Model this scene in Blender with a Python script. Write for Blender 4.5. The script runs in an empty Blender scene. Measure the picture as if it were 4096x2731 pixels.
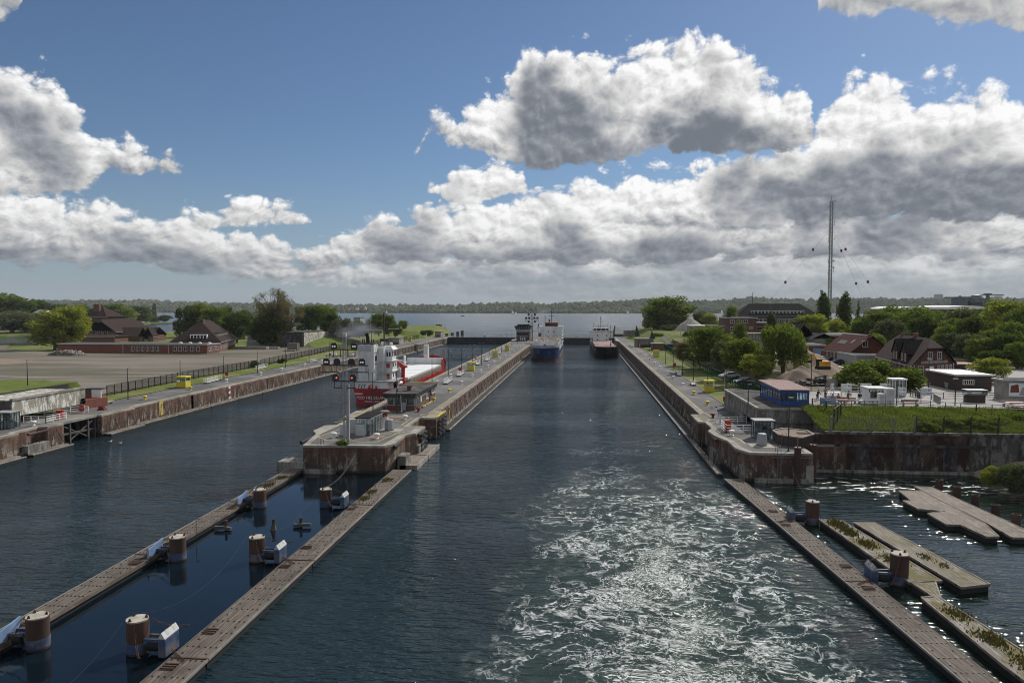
import bpy, bmesh, math, random
import numpy as np
from mathutils import Vector, Matrix, noise as mnoise
rnd = random.Random(7)
C = bpy.context.scene.collection
R = math.radians
sc = bpy.context.scene

# ---------------------------------------------------------------- camera, world, sun
# lock frame: +Y runs along the lock, x = 0 under the camera, water at z = 0
EYE = 22.6; F = 2841.0
YAW = R(5.5888); PITCH = R(2.6876)
cam = bpy.data.objects.new('camera', bpy.data.cameras.new('camera')); C.objects.link(cam); sc.camera = cam
cam.location = (0, 0, EYE); cam.rotation_euler = (math.pi/2 - PITCH, 0, YAW)
cam.data.sensor_width = 36; cam.data.lens = F/4096*36; cam.data.clip_start = 0.5; cam.data.clip_end = 30000
SUN_AZ, SUN_EL = R(33), R(40)          # azimuth clockwise from +Y
sun = bpy.data.objects.new('sun', bpy.data.lights.new('sun', 'SUN')); C.objects.link(sun)
sun.data.energy = 4.2; sun.data.angle = R(0.53); sun.data.color = (1.0, 0.94, 0.86)
sd = Vector((math.sin(SUN_AZ)*math.cos(SUN_EL), math.cos(SUN_AZ)*math.cos(SUN_EL), math.sin(SUN_EL)))
sun.rotation_euler = sd.to_track_quat('Z', 'Y').to_euler(); sun.location = (100, 100, 200)
sc.view_settings.view_transform = 'Standard'; sc.view_settings.look = 'None'
sc.view_settings.exposure = 0.0; sc.view_settings.gamma = 1.0; sc.view_settings.use_curve_mapping = False
sc.cycles.use_denoising = True; sc.cycles.filter_width = 1.0
sc.cycles.denoising_input_passes = 'RGB_ALBEDO_NORMAL'; sc.cycles.denoising_prefilter = 'ACCURATE'
sc.cycles.max_bounces = 6; sc.cycles.diffuse_bounces = 2; sc.cycles.glossy_bounces = 3
sc.cycles.transparent_max_bounces = 8; sc.cycles.sample_clamp_indirect = 4.0; sc.cycles.volume_bounces = 0

# photograph measurement -> world (each region of the photograph I measured in has an origin and a scale)
ZR = {'S':(0,0,1),'A':(0,1100,1.96),'B':(700,1100,2.61375),'C':(1200,1250,2.09125),'D':(1800,1150,2.94),'E':(2450,1150,2.61375),
      'F':(3100,1100,2.3614),'G':(2700,1450,2.61375),'H':(3300,1450,2.412),'I':(2900,1850,1.78),'J':(1100,1600,2.61375),
      'K':(0,1850,1.78),'N':(1280,1330,3.92),'O':(1480,1330,3.92),'Q':(2000,1200,4.704)}
def ray(k, u, v):
    x0, y0, s = ZR[k]
    x = (x0+u/s-2048)/F; z = -(y0+v/s-1365.5)/F
    cp, sp, cy, sy = math.cos(PITCH), math.sin(PITCH), math.cos(YAW), math.sin(YAW)
    y2 = cp+z*sp; z2 = -sp+z*cp
    return (x*cy-y2*sy, x*sy+y2*cy, z2)
def W(k, u, v, z=0.0):
    r = ray(k, u, v); t = (z-EYE)/r[2]; return (r[0]*t, r[1]*t, z)
def onY(k, u, v, Y):
    r = ray(k, u, v); t = Y/r[1]; return (r[0]*t, Y, EYE+r[2]*t)
def onX(k, u, v, X):
    r = ray(k, u, v); t = X/r[0]; return (X, r[1]*t, EYE+r[2]*t)

# ---------------------------------------------------------------- node helpers
def nd(nt, typ, ins=None, **props):
    n = nt.nodes.new(typ)
    for k, v in props.items(): setattr(n, k, v)
    for k, v in (ins or {}).items():
        s = n.inputs[k]
        if isinstance(v, bpy.types.NodeSocket): nt.links.new(v, s)
        else: s.default_value = v
    return n
def mth(nt, op, a, b=None, c=None, clamp=False):
    ins = {0: a}
    if b is not None: ins[1] = b
    if c is not None: ins[2] = c
    return nd(nt, 'ShaderNodeMath', ins, operation=op, use_clamp=clamp).outputs[0]
def vm(nt, op, a, b=None):
    ins = {0: a}
    if b is not None: ins[1] = b
    n = nd(nt, 'ShaderNodeVectorMath', ins, operation=op)
    return n.outputs['Value'] if op in ('LENGTH', 'DOT_PRODUCT') else n.outputs[0]
def noi(nt, vec, scale, detail=4, rough=0.55, dist=0.0, out='Fac'):
    n = nd(nt, 'ShaderNodeTexNoise', {'Vector': vec, 'Scale': scale, 'Detail': detail, 'Roughness': rough, 'Distortion': dist})
    return n.outputs[out]
def mr(nt, v, a, b, c=0.0, d=1.0, smooth=False):
    return nd(nt, 'ShaderNodeMapRange', {'Value': v, 'From Min': a, 'From Max': b, 'To Min': c, 'To Max': d}, clamp=True,
              interpolation_type='SMOOTHSTEP' if smooth else 'LINEAR').outputs[0]
def mixc(nt, f, a, b, blend='MIX'):
    n = nt.nodes.new('ShaderNodeMix'); n.data_type = 'RGBA'; n.blend_type = blend
    for i, v in ((0, f), (6, a), (7, b)):
        if isinstance(v, bpy.types.NodeSocket): nt.links.new(v, n.inputs[i])
        else: n.inputs[i].default_value = (v if i == 0 else (*v, 1.0)[:4])
    return n.outputs[2]
def newmat(name):
    m = bpy.data.materials.new(name); m.use_nodes = True
    nt = m.node_tree; nt.nodes.clear()
    out = nt.nodes.new('ShaderNodeOutputMaterial')
    return m, nt, out
def pos(nt, sx=1, sy=1, sz=1, local=False):
    p = nd(nt, 'ShaderNodeTexCoord').outputs['Object'] if local else nd(nt, 'ShaderNodeNewGeometry').outputs['Position']
    return vm(nt, 'MULTIPLY', p, (sx, sy, sz)) if (sx, sy, sz) != (1, 1, 1) else p
M = {}
def pm(name, c1, c2=None, scale=0.6, rough=0.8, metal=0.0, bump=0.0, bscale=None, stretch=(1,1,1), c3=None, s3=0.15, spec=0.4, lo=0.35, hi=0.65, local=False, emit=None, coat=0):
    """two or three colours mixed by noise, optional bump"""
    m, nt, out = newmat(name)
    b = nd(nt, 'ShaderNodeBsdfPrincipled', {'Roughness': rough, 'Metallic': metal, 'Specular IOR Level': spec, 'Coat Weight': coat})
    nt.links.new(b.outputs[0], out.inputs[0])
    p = pos(nt, *stretch, local=local)
    c2 = c2 or tuple(x*0.78 for x in c1)
    n = noi(nt, p, scale, 5, 0.62)
    col = mixc(nt, mr(nt, n, lo, hi), c1, c2)
    if c3:
        col = mixc(nt, mr(nt, noi(nt, p, s3, 4, 0.6), 0.46, 0.62), col, c3)
    nt.links.new(col, b.inputs['Base Color'])
    if bump:
        bn = nd(nt, 'ShaderNodeBump', {'Strength': 1.0, 'Distance': bump, 'Height': noi(nt, p, bscale or scale*6, 3, 0.6)})
        nt.links.new(bn.outputs[0], b.inputs['Normal'])
    if emit:
        b.inputs['Emission Color'].default_value = (*emit[:3], 1); b.inputs['Emission Strength'].default_value = emit[3]
    M[name] = m
    return m

# ---------------------------------------------------------------- world: Nishita sky with cumulus clouds by direction
def build_world():
    wd = bpy.data.worlds.new('World'); sc.world = wd; wd.use_nodes = True
    nt = wd.node_tree; nt.nodes.clear()
    out = nt.nodes.new('ShaderNodeOutputWorld')
    sky = nd(nt, 'ShaderNodeTexSky', sky_type='NISHITA', sun_disc=False, sun_elevation=SUN_EL, sun_rotation=SUN_AZ)
    sky.altitude = 0; sky.air_density = 1.0; sky.dust_density = 0.3; sky.ozone_density = 2.0
    d = vm(nt, 'NORMALIZE', nd(nt, 'ShaderNodeTexCoord').outputs['Generated'])
    s = nd(nt, 'ShaderNodeSeparateXYZ', {0: d}).outputs
    az = mth(nt, 'MULTIPLY', mth(nt, 'ARCTAN2', s[0], s[1]), 57.2958)
    el = mth(nt, 'MULTIPLY', mth(nt, 'ARCSINE', s[2]), 57.2958)
    def ang(u, v):
        r = ray('S', u*1.7415, v*1.7415); h = math.hypot(r[0], r[1])
        return math.degrees(math.atan2(r[0], r[1])), math.degrees(math.atan2(r[2], h))
    A0, A1, E1 = -60.0, 60.0, 40.0
    t = mr(nt, az, A0, A1)
    def curve(pts):
        """elevation in degrees as a curve over azimuth; pts measured on a 2352-px wide print of the sky"""
        n = nt.nodes.new('ShaderNodeFloatCurve'); c = n.mapping.curves[0]
        q = []
        for u, v in pts:
            a, e = ang(u, v); q.append(((a-A0)/(A1-A0), max(0, (e+4)/E1)))
        q = [(0.0, q[0][1])]+[p for p in q if 0.0 < p[0] < 1.0]+[(1.0, q[-1][1])]
        c.points[0].location = q[0]; c.points[1].location = q[-1]
        for p in q[1:-1]: c.points.new(*p)
        for p in c.points: p.handle_type = 'VECTOR'
        n.mapping.update(); nt.links.new(t, n.inputs['Value'])
        return mth(nt, 'MULTIPLY_ADD', n.outputs[0], E1, -4.0)
    def layer(top, bot, st, sb):
        a = mth(nt, 'DIVIDE', mth(nt, 'SUBTRACT', curve(top), el), st)
        b = mth(nt, 'DIVIDE', mth(nt, 'SUBTRACT', el, curve(bot)), sb)
        return a, b
    layers = [  # back to front: (top edge, base, softness of top and base in degrees, darkness of the belly)
        (layer([(-300,560),(300,590),(420,640),(800,600),(900,585),(1500,560),(2600,560)],
               [(-300,600),(300,600),(420,625),(800,660),(1200,690),(2600,692)], 3.0, 1.6), 0.42),
        (layer([(-300,450),(0,452),(100,446),(180,462),(300,500),(400,515),(440,500),(560,545),(650,560),(700,578),(770,555),(830,520),(900,498),(1000,486),(1150,464),(1240,450),(1330,428),(1470,392),(1560,402),(1640,400),(1760,420),(1900,455),(2060,462),(2352,470),(2600,470)],
               [(-300,606),(350,604),(440,636),(700,638),(800,612),(900,598),(1220,600),(1300,608),(1500,606),(1700,590),(1900,590),(2600,600)], 5.0, 2.2), 0.62),
        (layer([(-300,480),(120,484),(330,530),(400,620),(1350,560),(1480,470),(1560,420),(1640,378),(1700,366),(1850,335),(1900,235),(1960,192),(2040,176),(2110,212),(2200,212),(2352,222),(2600,240)],
               [(-300,575),(120,572),(330,560),(400,540),(1350,500),(1480,520),(1760,528),(1900,505),(2100,512),(2352,496),(2600,480)], 6.0, 2.0), 0.70),
        (layer([(-200,560),(420,560),(450,492),(560,455),(650,468),(705,505),(740,560),(960,560),(985,428),(1050,398),(1140,372),(1205,398),(1240,560),(2500,560)],
               [(-200,500),(420,500),(450,530),(600,520),(705,508),(740,500),(960,420),(985,440),(1060,462),(1120,468),(1200,440),(1240,400),(2500,400)], 3.4, 1.6), 0.35),
        (layer([(-200,200),(-60,150),(40,148),(100,180),(170,250),(215,322),(300,340),(400,388),(440,450),(930,450),(985,288),(1100,236),(1180,182),(1215,104),(1300,114),(1380,138),(1460,124),(1530,108),(1640,92),(1715,114),(1745,182),(1800,210),(1870,245),(1890,500),(2600,500)],
               [(-200,450),(120,445),(215,430),(250,398),(400,392),(440,400),(930,380),(985,302),(1060,335),(1150,362),(1230,392),(1330,378),(1420,360),(1500,342),(1620,348),(1720,352),(1870,330),(1890,300),(2600,300)], 5.0, 1.9), 0.72),
        (layer([(-300,-60),(-60,-60),(-30,-40),(60,-40),(90,-60),(1840,-60),(1880,-60),(2600,-60)], [(-300,-220),(-60,-200),(-30,34),(50,30),(80,-200),(1850,-200),(1880,26),(2050,24),(2130,30),(2220,58),(2600,60)], 2.0, 2.2), 0.45)]
    # the rest of the sky, out of the picture: broken cumulus added for lighting and reflections
    outm = mth(nt, 'MAXIMUM', mr(nt, el, 26.5, 33.0), mr(nt, mth(nt, 'ABSOLUTE', az), 50.0, 62.0))
    elw = mth(nt, 'MULTIPLY_ADD', mth(nt, 'LOGARITHM', mth(nt, 'MULTIPLY_ADD', mth(nt, 'MAXIMUM', el, 0.0), 0.4, 1.0), 2.71828), 4.5, el)
    Q = nd(nt, 'ShaderNodeCombineXYZ', {0: az, 1: elw, 2: 0.0}).outputs[0]
    def n2(v, scale, det, rough, col=False):
        n = nd(nt, 'ShaderNodeTexNoise', {'Vector': v, 'Scale': scale, 'Detail': det, 'Roughness': rough}, noise_dimensions='2D')
        return n.outputs['Color' if col else 'Fac']
    wv = vm(nt, 'SUBTRACT', n2(Q, 0.22, 2, 0.5, True), (0.5, 0.5, 0.5))
    Qw = vm(nt, 'ADD', Q, vm(nt, 'MULTIPLY', wv, (1.6, 1.3, 0)))
    def relief(Qv, det):
        vor = nd(nt, 'ShaderNodeTexVoronoi', {'Vector': Qv, 'Scale': 0.40, 'Detail': 4.0, 'Roughness': 0.52, 'Lacunarity': 2.2}, feature='F1', voronoi_dimensions='2D', normalize=True).outputs[0]
        fine = n2(Qv, 0.55, det, 0.60)
        return mth(nt, 'ADD', mth(nt, 'MULTIPLY', mth(nt, 'SUBTRACT', 1.0, vor), 1.05), mth(nt, 'MULTIPLY', fine, 0.30))
    h0 = relief(Qw, 7)
    h1 = relief(vm(nt, 'ADD', Qw, (0.30, 0.50, 0)), 5)
    big = n2(Q, 0.11, 3, 0.5)
    gen = mth(nt, 'MULTIPLY', mth(nt, 'SUBTRACT', big, 0.455), 4.5)
    hz = mth(nt, 'SUBTRACT', h0, 0.92)
    slope = mth(nt, 'SUBTRACT', h0, h1)
    bigs = mth(nt, 'SUBTRACT', big, 0.5)
    low = mr(nt, el, 0.0, 11.0, 1.0, 0.0)
    skyc = vm(nt, 'MULTIPLY', sky.outputs[0], (0.53, 0.60, 0.69))
    skyc = mixc(nt, mth(nt, 'MULTIPLY', mth(nt, 'POWER', low, 1.5), 0.72), skyc, (2.7, 3.35, 4.35))
    bright = mr(nt, el, 0.0, 8.0, 0.56, 0.94)
    da, de = ang(1560, 285)
    blot = vm(nt, 'LENGTH', vm(nt, 'MULTIPLY', vm(nt, 'SUBTRACT', nd(nt, 'ShaderNodeCombineXYZ', {0: az, 1: el, 2: 0.0}).outputs[0], (da, de, 0)), (1/5.2, 1/3.0, 0)))
    blot = mr(nt, mth(nt, 'MULTIPLY_ADD', hz, -1.2, blot), 0.35, 1.05, 0.26, 0.0, True)
    def cloud(under, aa, bb, dark):
        body = mth(nt, 'MINIMUM', mth(nt, 'MINIMUM', aa, bb), 1.0)
        dens = mth(nt, 'MULTIPLY_ADD', hz, 1.15, mth(nt, 'ADD', body, 0.15))
        cov = mr(nt, dens, 0.0, 0.21, 0.0, 1.0, True)
        depth = mth(nt, 'ADD', mth(nt, 'MULTIPLY_ADD', hz, 0.9, mth(nt, 'MINIMUM', aa, 1.3)), mth(nt, 'MULTIPLY', bigs, 3.2))
        dk = mr(nt, depth, 0.0, 1.15, 0.0, 1.0, True)
        bel = mr(nt, mth(nt, 'MULTIPLY_ADD', hz, 0.6, bb), 0.0, 1.0, 1.0, 0.0)
        sh = mth(nt, 'MULTIPLY', mth(nt, 'MAXIMUM', dk, mth(nt, 'MULTIPLY', bel, 0.62)), dark)
        lit = mth(nt, 'MULTIPLY_ADD', slope, mth(nt, 'MULTIPLY_ADD', dk, -0.45, 1.0), mth(nt, 'SUBTRACT', 1.0, mth(nt, 'MULTIPLY', sh, 0.76)))
        if dark == 0.72: lit = mth(nt, 'SUBTRACT', lit, blot)
        lit = mth(nt, 'SMOOTH_MAX', mth(nt, 'MINIMUM', lit, 1.08), 0.40, 0.12)
        lit = mth(nt, 'MULTIPLY', mth(nt, 'POWER', lit, 1.55), bright)
        cc = mixc(nt, mr(nt, lit, 0.15, 0.6), (0.78, 0.89, 1.08), (1.0, 1.0, 1.0))
        cc = nd(nt, 'ShaderNodeVectorMath', {0: cc, 'Scale': mth(nt, 'MULTIPLY', lit, 9.3)}, operation='SCALE').outputs[0]
        return mixc(nt, mth(nt, 'MULTIPLY', cov, mr(nt, el, 0.2, 4.0, 0.35, 1.0)), under, cc)
    col = skyc
    inm = mth(nt, 'SUBTRACT', 1.0, outm)
    for (la, lb), dark in layers:
        col = cloud(col, mth(nt, 'MULTIPLY_ADD', outm, -4.0, la), lb, dark)
    col = cloud(col, mth(nt, 'MULTIPLY_ADD', inm, -4.0, gen), mth(nt, 'ADD', gen, 0.2), 0.45)
    bg = nd(nt, 'ShaderNodeBackground', {'Color': col, 'Strength': 0.1})
    nt.links.new(bg.outputs[0], out.inputs[0])
    wd.cycles.sampling_method = 'MANUAL'; wd.cycles.sample_map_resolution = 512
build_world()

# ---------------------------------------------------------------- objects and meshes
def tag(o, label=None, cat=None, group=None, kind=None):
    if label: o['label'] = label
    if cat: o['category'] = cat
    if group: o['group'] = group
    if kind: o['kind'] = kind
    return o
def base_of(p):
    v = Vector((0, 0, 0))
    while p is not None: v += Vector(p.location); p = p.parent
    return v
def thing(name, label, cat, loc=(0,0,0), group=None):
    o = bpy.data.objects.new(name, None); C.objects.link(o); o.location = loc
    o.empty_display_size = 0.5
    return tag(o, label, cat, group)
def link(name, me, m, parent=None, loc=None):
    o = bpy.data.objects.new(name, me); C.objects.link(o)
    if m is not None: me.materials.append(m)
    if parent is not None: o.parent = parent
    if loc is not None: o.location = loc
    return o
class MB:
    def __init__(s): s.v = []; s.f = []
    def add(s, vs, fs):
        n = len(s.v); s.v += [tuple(v) for v in vs]; s.f += [tuple(i+n for i in f) for f in fs]; return s
    def box(s, x0, x1, y0, y1, z0, z1):
        return s.add([(x0,y0,z0),(x1,y0,z0),(x1,y1,z0),(x0,y1,z0),(x0,y0,z1),(x1,y0,z1),(x1,y1,z1),(x0,y1,z1)],
                     [(0,3,2,1),(4,5,6,7),(0,1,5,4),(1,2,6,5),(2,3,7,6),(3,0,4,7)])
    def cbox(s, c, sx, sy, sz, rz=0.0, rx=0.0):
        m = Matrix.Translation(c) @ Matrix.Rotation(rz, 4, 'Z') @ Matrix.Rotation(rx, 4, 'X')
        vs = [m @ Vector((a*sx/2, b*sy/2, e*sz/2)) for e in (-1, 1) for a, b in ((-1,-1),(1,-1),(1,1),(-1,1))]
        return s.add(vs, [(0,3,2,1),(4,5,6,7),(0,1,5,4),(1,2,6,5),(2,3,7,6),(3,0,4,7)])
    def prism(s, poly, z0, z1, tops=None, cap=True):
        """poly counter-clockwise; tops = per-vertex top heights"""
        n = len(poly)
        vs = [(p[0], p[1], z0) for p in poly] + [(p[0], p[1], tops[i] if tops else z1) for i, p in enumerate(poly)]
        fs = [(i, (i+1) % n, n+(i+1) % n, n+i) for i in range(n)]
        if cap: fs += [tuple(range(n, 2*n)), tuple(range(n-1, -1, -1))]
        return s.add(vs, fs)
    def poly(s, pts): return s.add(pts, [tuple(range(len(pts)))])
    def bar(s, a, b, w, h=None):
        a, b = Vector(a), Vector(b); h = h or w; d = b-a
        if d.length < 1e-6: return s
        q = d.to_track_quat('Z', 'Y'); vs = []
        for p in (a, b):
            for i, j in ((-1,-1),(1,-1),(1,1),(-1,1)): vs.append(p + q @ Vector((i*w/2, j*h/2, 0)))
        return s.add(vs, [(0,3,2,1),(4,5,6,7),(0,1,5,4),(1,2,6,5),(2,3,7,6),(3,0,4,7)])
    def cyl(s, a, b, r0, r1=None, n=10, cap=True):
        a, b = Vector(a), Vector(b); r1 = r0 if r1 is None else r1; d = b-a
        q = d.to_track_quat('Z', 'Y'); vs = []
        for p, r in ((a, r0), (b, r1)):
            for i in range(n):
                t = 2*math.pi*i/n; vs.append(p + q @ Vector((r*math.cos(t), r*math.sin(t), 0)))
        fs = [(i, (i+1) % n, n+(i+1) % n, n+i) for i in range(n)]
        if cap: fs += [tuple(range(n-1, -1, -1)), tuple(range(n, 2*n))]
        return s.add(vs, fs)
    def tube(s, pts, r, n=6, r1=None):
        for i in range(len(pts)-1):
            k = len(pts)-1; ra = r if r1 is None else r+(r1-r)*i/k; rb = r if r1 is None else r+(r1-r)*(i+1)/k
            s.cyl(pts[i], pts[i+1], ra, rb, n)
        return s
    def lathe(s, prof, c=(0,0,0), n=14):
        vs = [(c[0]+r*math.cos(2*math.pi*i/n), c[1]+r*math.sin(2*math.pi*i/n), c[2]+z) for r, z in prof for i in range(n)]
        fs = [(k*n+i, k*n+(i+1) % n, (k+1)*n+(i+1) % n, (k+1)*n+i) for k in range(len(prof)-1) for i in range(n)]
        fs += [tuple(range(n-1, -1, -1)), tuple(range((len(prof)-1)*n, len(prof)*n))]
        return s.add(vs, fs)
    def ball(s, c, r, n=8, k=5, sz=1.0):
        return s.lathe([(max(0.02*r, r*math.sin(math.pi*j/k)), -r*sz*math.cos(math.pi*j/k)) for j in range(k+1)], c, n)
    def grid(s, fn, nu, nv):
        vs = [fn(i/nu, j/nv) for j in range(nv+1) for i in range(nu+1)]
        return s.add(vs, [(j*(nu+1)+i, j*(nu+1)+i+1, (j+1)*(nu+1)+i+1, (j+1)*(nu+1)+i) for j in range(nv) for i in range(nu)])
    def rot(s, ang, c=(0,0)):
        ca, sa = math.cos(ang), math.sin(ang)
        s.v = [(c[0]+(x-c[0])*ca-(y-c[1])*sa, c[1]+(x-c[0])*sa+(y-c[1])*ca, z) for x, y, z in s.v]; return s
    def build(s, name, mat, parent=None, smooth=False, origin=None, bevel=0, label=None):
        if parent is not None: o = base_of(parent)
        elif origin is not None: o = Vector(origin)
        else:
            xs = [v[0] for v in s.v]; ys = [v[1] for v in s.v]
            o = Vector(((min(xs)+max(xs))/2, (min(ys)+max(ys))/2, min(v[2] for v in s.v)))
        me = bpy.data.meshes.new(name)
        me.from_pydata([(v[0]-o.x, v[1]-o.y, v[2]-o.z) for v in s.v], [], s.f); me.update()
        if smooth:
            me.polygons.foreach_set('use_smooth', [True]*len(me.polygons))
            try: me.set_sharp_from_angle(angle=R(40))
            except Exception: pass
        ob = link(name, me, M[mat] if isinstance(mat, str) else mat, parent, None if parent is not None else o)
        if bevel:
            b = ob.modifiers.new('bevel', 'BEVEL'); b.width = bevel; b.segments = 1; b.limit_method = 'ANGLE'
        if label: ob['label'] = label
        return ob
def dup(root, loc, rz=None, label=None, group=None, scale=None):
    r = root.copy(); C.objects.link(r); r.location = loc
    if rz is not None: r.rotation_euler = (0, 0, rz)
    if scale is not None: r.scale = scale if isinstance(scale, tuple) else (scale,)*3
    if label: r['label'] = label
    if group: r['group'] = group
    for ch in list(root.children):
        c = ch.copy(); C.objects.link(c); c.parent = r
        for g in list(ch.children):
            e = g.copy(); C.objects.link(e); e.parent = c
    return r
def text(name, s, size, mat, parent, loc, rot, align='CENTER', depth=0.01, sx=1.0):
    cu = bpy.data.curves.new(name, 'FONT'); cu.body = s; cu.size = size; cu.align_x = align; cu.align_y = 'CENTER'; cu.extrude = depth
    t = bpy.data.objects.new(name, cu); C.objects.link(t)
    me = bpy.data.meshes.new_from_object(t); bpy.data.objects.remove(t); me.materials.clear()
    o = link(name, me, M[mat], parent); o.location = Vector(loc)-base_of(parent) if parent else loc
    o.rotation_euler = rot; o.scale = (sx, 1, 1); return o
# ---------------------------------------------------------------- materials
pm('concrete', (0.25,0.24,0.215), (0.17,0.16,0.145), 0.9, 0.9, bump=0.02, c3=(0.15,0.15,0.14), s3=0.25)
pm('pale_concrete', (0.34,0.32,0.275), (0.24,0.225,0.195), 0.8, 0.9, bump=0.02, c3=(0.17,0.16,0.14), s3=0.35)
pm('asphalt', (0.095,0.095,0.096), (0.068,0.068,0.070), 0.5, 0.92, bump=0.01, bscale=12, c3=(0.15,0.146,0.14), s3=0.12)
pm('light_asphalt', (0.31,0.30,0.285), (0.25,0.24,0.23), 0.35, 0.92, c3=(0.25,0.24,0.23), s3=0.09)
pm('brick_paving', (0.24,0.15,0.11), (0.18,0.12,0.09), 1.5, 0.9)
pm('red_brick', (0.20,0.072,0.05), (0.13,0.05,0.038), 1.4, 0.9, bump=0.01)
pm('brown_brick', (0.165,0.085,0.06), (0.105,0.056,0.042), 1.4, 0.9, bump=0.01)
pm('dark_brick', (0.075,0.05,0.042), (0.05,0.036,0.03), 1.4, 0.9)
pm('roof_tile', (0.050,0.034,0.030), (0.034,0.025,0.023), 0.9, 0.9, spec=0.08, bump=0.04, bscale=3)
pm('red_tile', (0.085,0.032,0.025), (0.055,0.024,0.02), 0.9, 0.9, spec=0.08, bump=0.04, bscale=3)
pm('orange_tile', (0.36,0.12,0.06), (0.26,0.09,0.05), 0.9, 0.8)
pm('dark_slate', (0.026,0.025,0.026), (0.017,0.017,0.018), 0.7, 0.9, spec=0.06)
pm('grey_roof', (0.10,0.105,0.11), (0.07,0.075,0.08), 0.4, 0.85, spec=0.15)
pm('felt_roof', (0.07,0.068,0.064), (0.04,0.04,0.037), 0.55, 0.95, c3=(0.12,0.115,0.11), s3=0.4, spec=0.1)
pm('white_roof', (0.78,0.78,0.76), (0.66,0.66,0.64), 0.2, 0.6)
pm('white_paint', (0.74,0.74,0.72), (0.66,0.66,0.64), 0.8, 0.45)
pm('ship_white', (0.72,0.73,0.73), (0.60,0.61,0.61), 0.35, 0.4, stretch=(1,1,0.3), c3=(0.5,0.5,0.49), s3=0.2)
pm('grey_paint', (0.32,0.33,0.34), (0.26,0.27,0.28), 0.9, 0.5)
pm('light_grey', (0.46,0.47,0.47), (0.38,0.39,0.39), 0.9, 0.5)
pm('dark_paint', (0.022,0.024,0.027), (0.03,0.032,0.034), 1.0, 0.5)
pm('black_rubber', (0.012,0.012,0.013), (0.02,0.02,0.02), 1.5, 0.8)
pm('steel', (0.25,0.25,0.25), (0.18,0.18,0.18), 2.0, 0.4, metal=0.8)
pm('rust', (0.06,0.034,0.026), (0.036,0.022,0.018), 1.6, 0.85, stretch=(1,1,0.2), c3=(0.095,0.05,0.034), s3=0.8)
pm('rusty_iron', (0.085,0.042,0.028), (0.045,0.026,0.02), 3.0, 0.9)
pm('pile_top', (0.44,0.41,0.35), (0.28,0.26,0.22), 1.6, 0.9)
pm('yellow_paint', (0.62,0.52,0.04), (0.52,0.42,0.04), 0.8, 0.55)
pm('line_yellow', (0.52,0.40,0.09), (0.34,0.28,0.12), 1.2, 0.8, lo=0.42, hi=0.62)
pm('red_paint', (0.42,0.03,0.02), (0.32,0.025,0.018), 0.8, 0.5)
pm('rust_red', (0.20,0.045,0.03), (0.14,0.035,0.025), 1.0, 0.7)
pm('hull_red', (0.46,0.022,0.024), (0.36,0.018,0.02), 0.25, 0.35, stretch=(1,1,0.4), c3=(0.17,0.013,0.014), s3=0.12)
pm('hull_blue', (0.012,0.025,0.13), (0.016,0.045,0.14), 0.22, 0.35, c3=(0.03,0.08,0.12), s3=0.1)
pm('hull_blue_side', (0.05,0.13,0.26), (0.04,0.10,0.21), 0.2, 0.4)
pm('hull_black', (0.006,0.006,0.008), (0.010,0.011,0.013), 0.2, 0.5, c3=(0.03,0.033,0.036), s3=0.15, spec=0.15)
pm('boot_top', (0.12,0.035,0.03), (0.08,0.03,0.026), 0.4, 0.6)
pm('hatch_white', (0.78,0.79,0.78), (0.70,0.71,0.71), 0.3, 0.5)
pm('hatch_pink', (0.29,0.165,0.15), (0.22,0.13,0.12), 0.3, 0.6)
pm('timber_cargo', (0.50,0.46,0.40), (0.16,0.13,0.11), 1.2, 0.85, lo=0.42, hi=0.58)
pm('blue_paint', (0.02,0.08,0.28), (0.018,0.06,0.22), 0.8, 0.45)
pm('navy_paint', (0.015,0.025,0.07), (0.012,0.02,0.05), 0.8, 0.5)
pm('float_blue', (0.035,0.075,0.17), (0.025,0.05,0.11), 1.5, 0.6, c3=(0.12,0.12,0.125), s3=1.2)
pm('pale_blue_panel', (0.19,0.29,0.46), (0.14,0.22,0.36), 1.0, 0.4)
pm('pink_roof', (0.44,0.29,0.27), (0.36,0.24,0.22), 0.5, 0.6)
pm('green_fence', (0.008,0.05,0.032), (0.006,0.035,0.024), 0.8, 0.6)
pm('bark', (0.10,0.08,0.06), (0.06,0.048,0.038), 2.0, 0.95)
pm('sand', (0.205,0.183,0.155), (0.125,0.112,0.094), 0.11, 0.97, stretch=(0.30,1,1), c3=(0.10,0.098,0.07), s3=0.03, spec=0.1)
pm('dirt', (0.24,0.18,0.13), (0.17,0.13,0.10), 0.3, 0.95, bump=0.1, bscale=2)
pm('stone', (0.34,0.31,0.27), (0.17,0.155,0.14), 1.0, 0.95)
pm('rubble_dark', (0.05,0.05,0.05), (0.10,0.095,0.09), 1.2, 0.9)
pm('grass', (0.125,0.155,0.035), (0.075,0.11,0.022), 0.35, 0.97, bump=0.06, bscale=3, c3=(0.17,0.165,0.07), s3=0.08, spec=0.1)
pm('field_floor', (0.16,0.14,0.085), (0.09,0.10,0.04), 0.12, 0.95, spec=0.1)
pm('moss', (0.10,0.10,0.02), (0.16,0.13,0.04), 2.0, 0.95)
pm('orange_vest', (0.75,0.12,0.03), (0.65,0.10,0.03), 2.0, 0.7)
pm('navy_cloth', (0.02,0.025,0.05), None, 2.0, 0.9)
pm('olive_cloth', (0.10,0.10,0.04), None, 2.0, 0.9)
pm('red_cloth', (0.4,0.03,0.03), None, 2.0, 0.9)
pm('grey_cloth', (0.16,0.16,0.17), None, 2.0, 0.9)
pm('skin', (0.55,0.34,0.25), (0.5,0.3,0.22), 5, 0.6)
pm('hair', (0.05,0.035,0.025), None, 5, 0.8)
pm('digger_yellow', (0.60,0.30,0.03), (0.5,0.25,0.03), 1.0, 0.5)
pm('car_dark', (0.03,0.033,0.04), None, 1.0, 0.25, coat=0.5)
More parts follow.
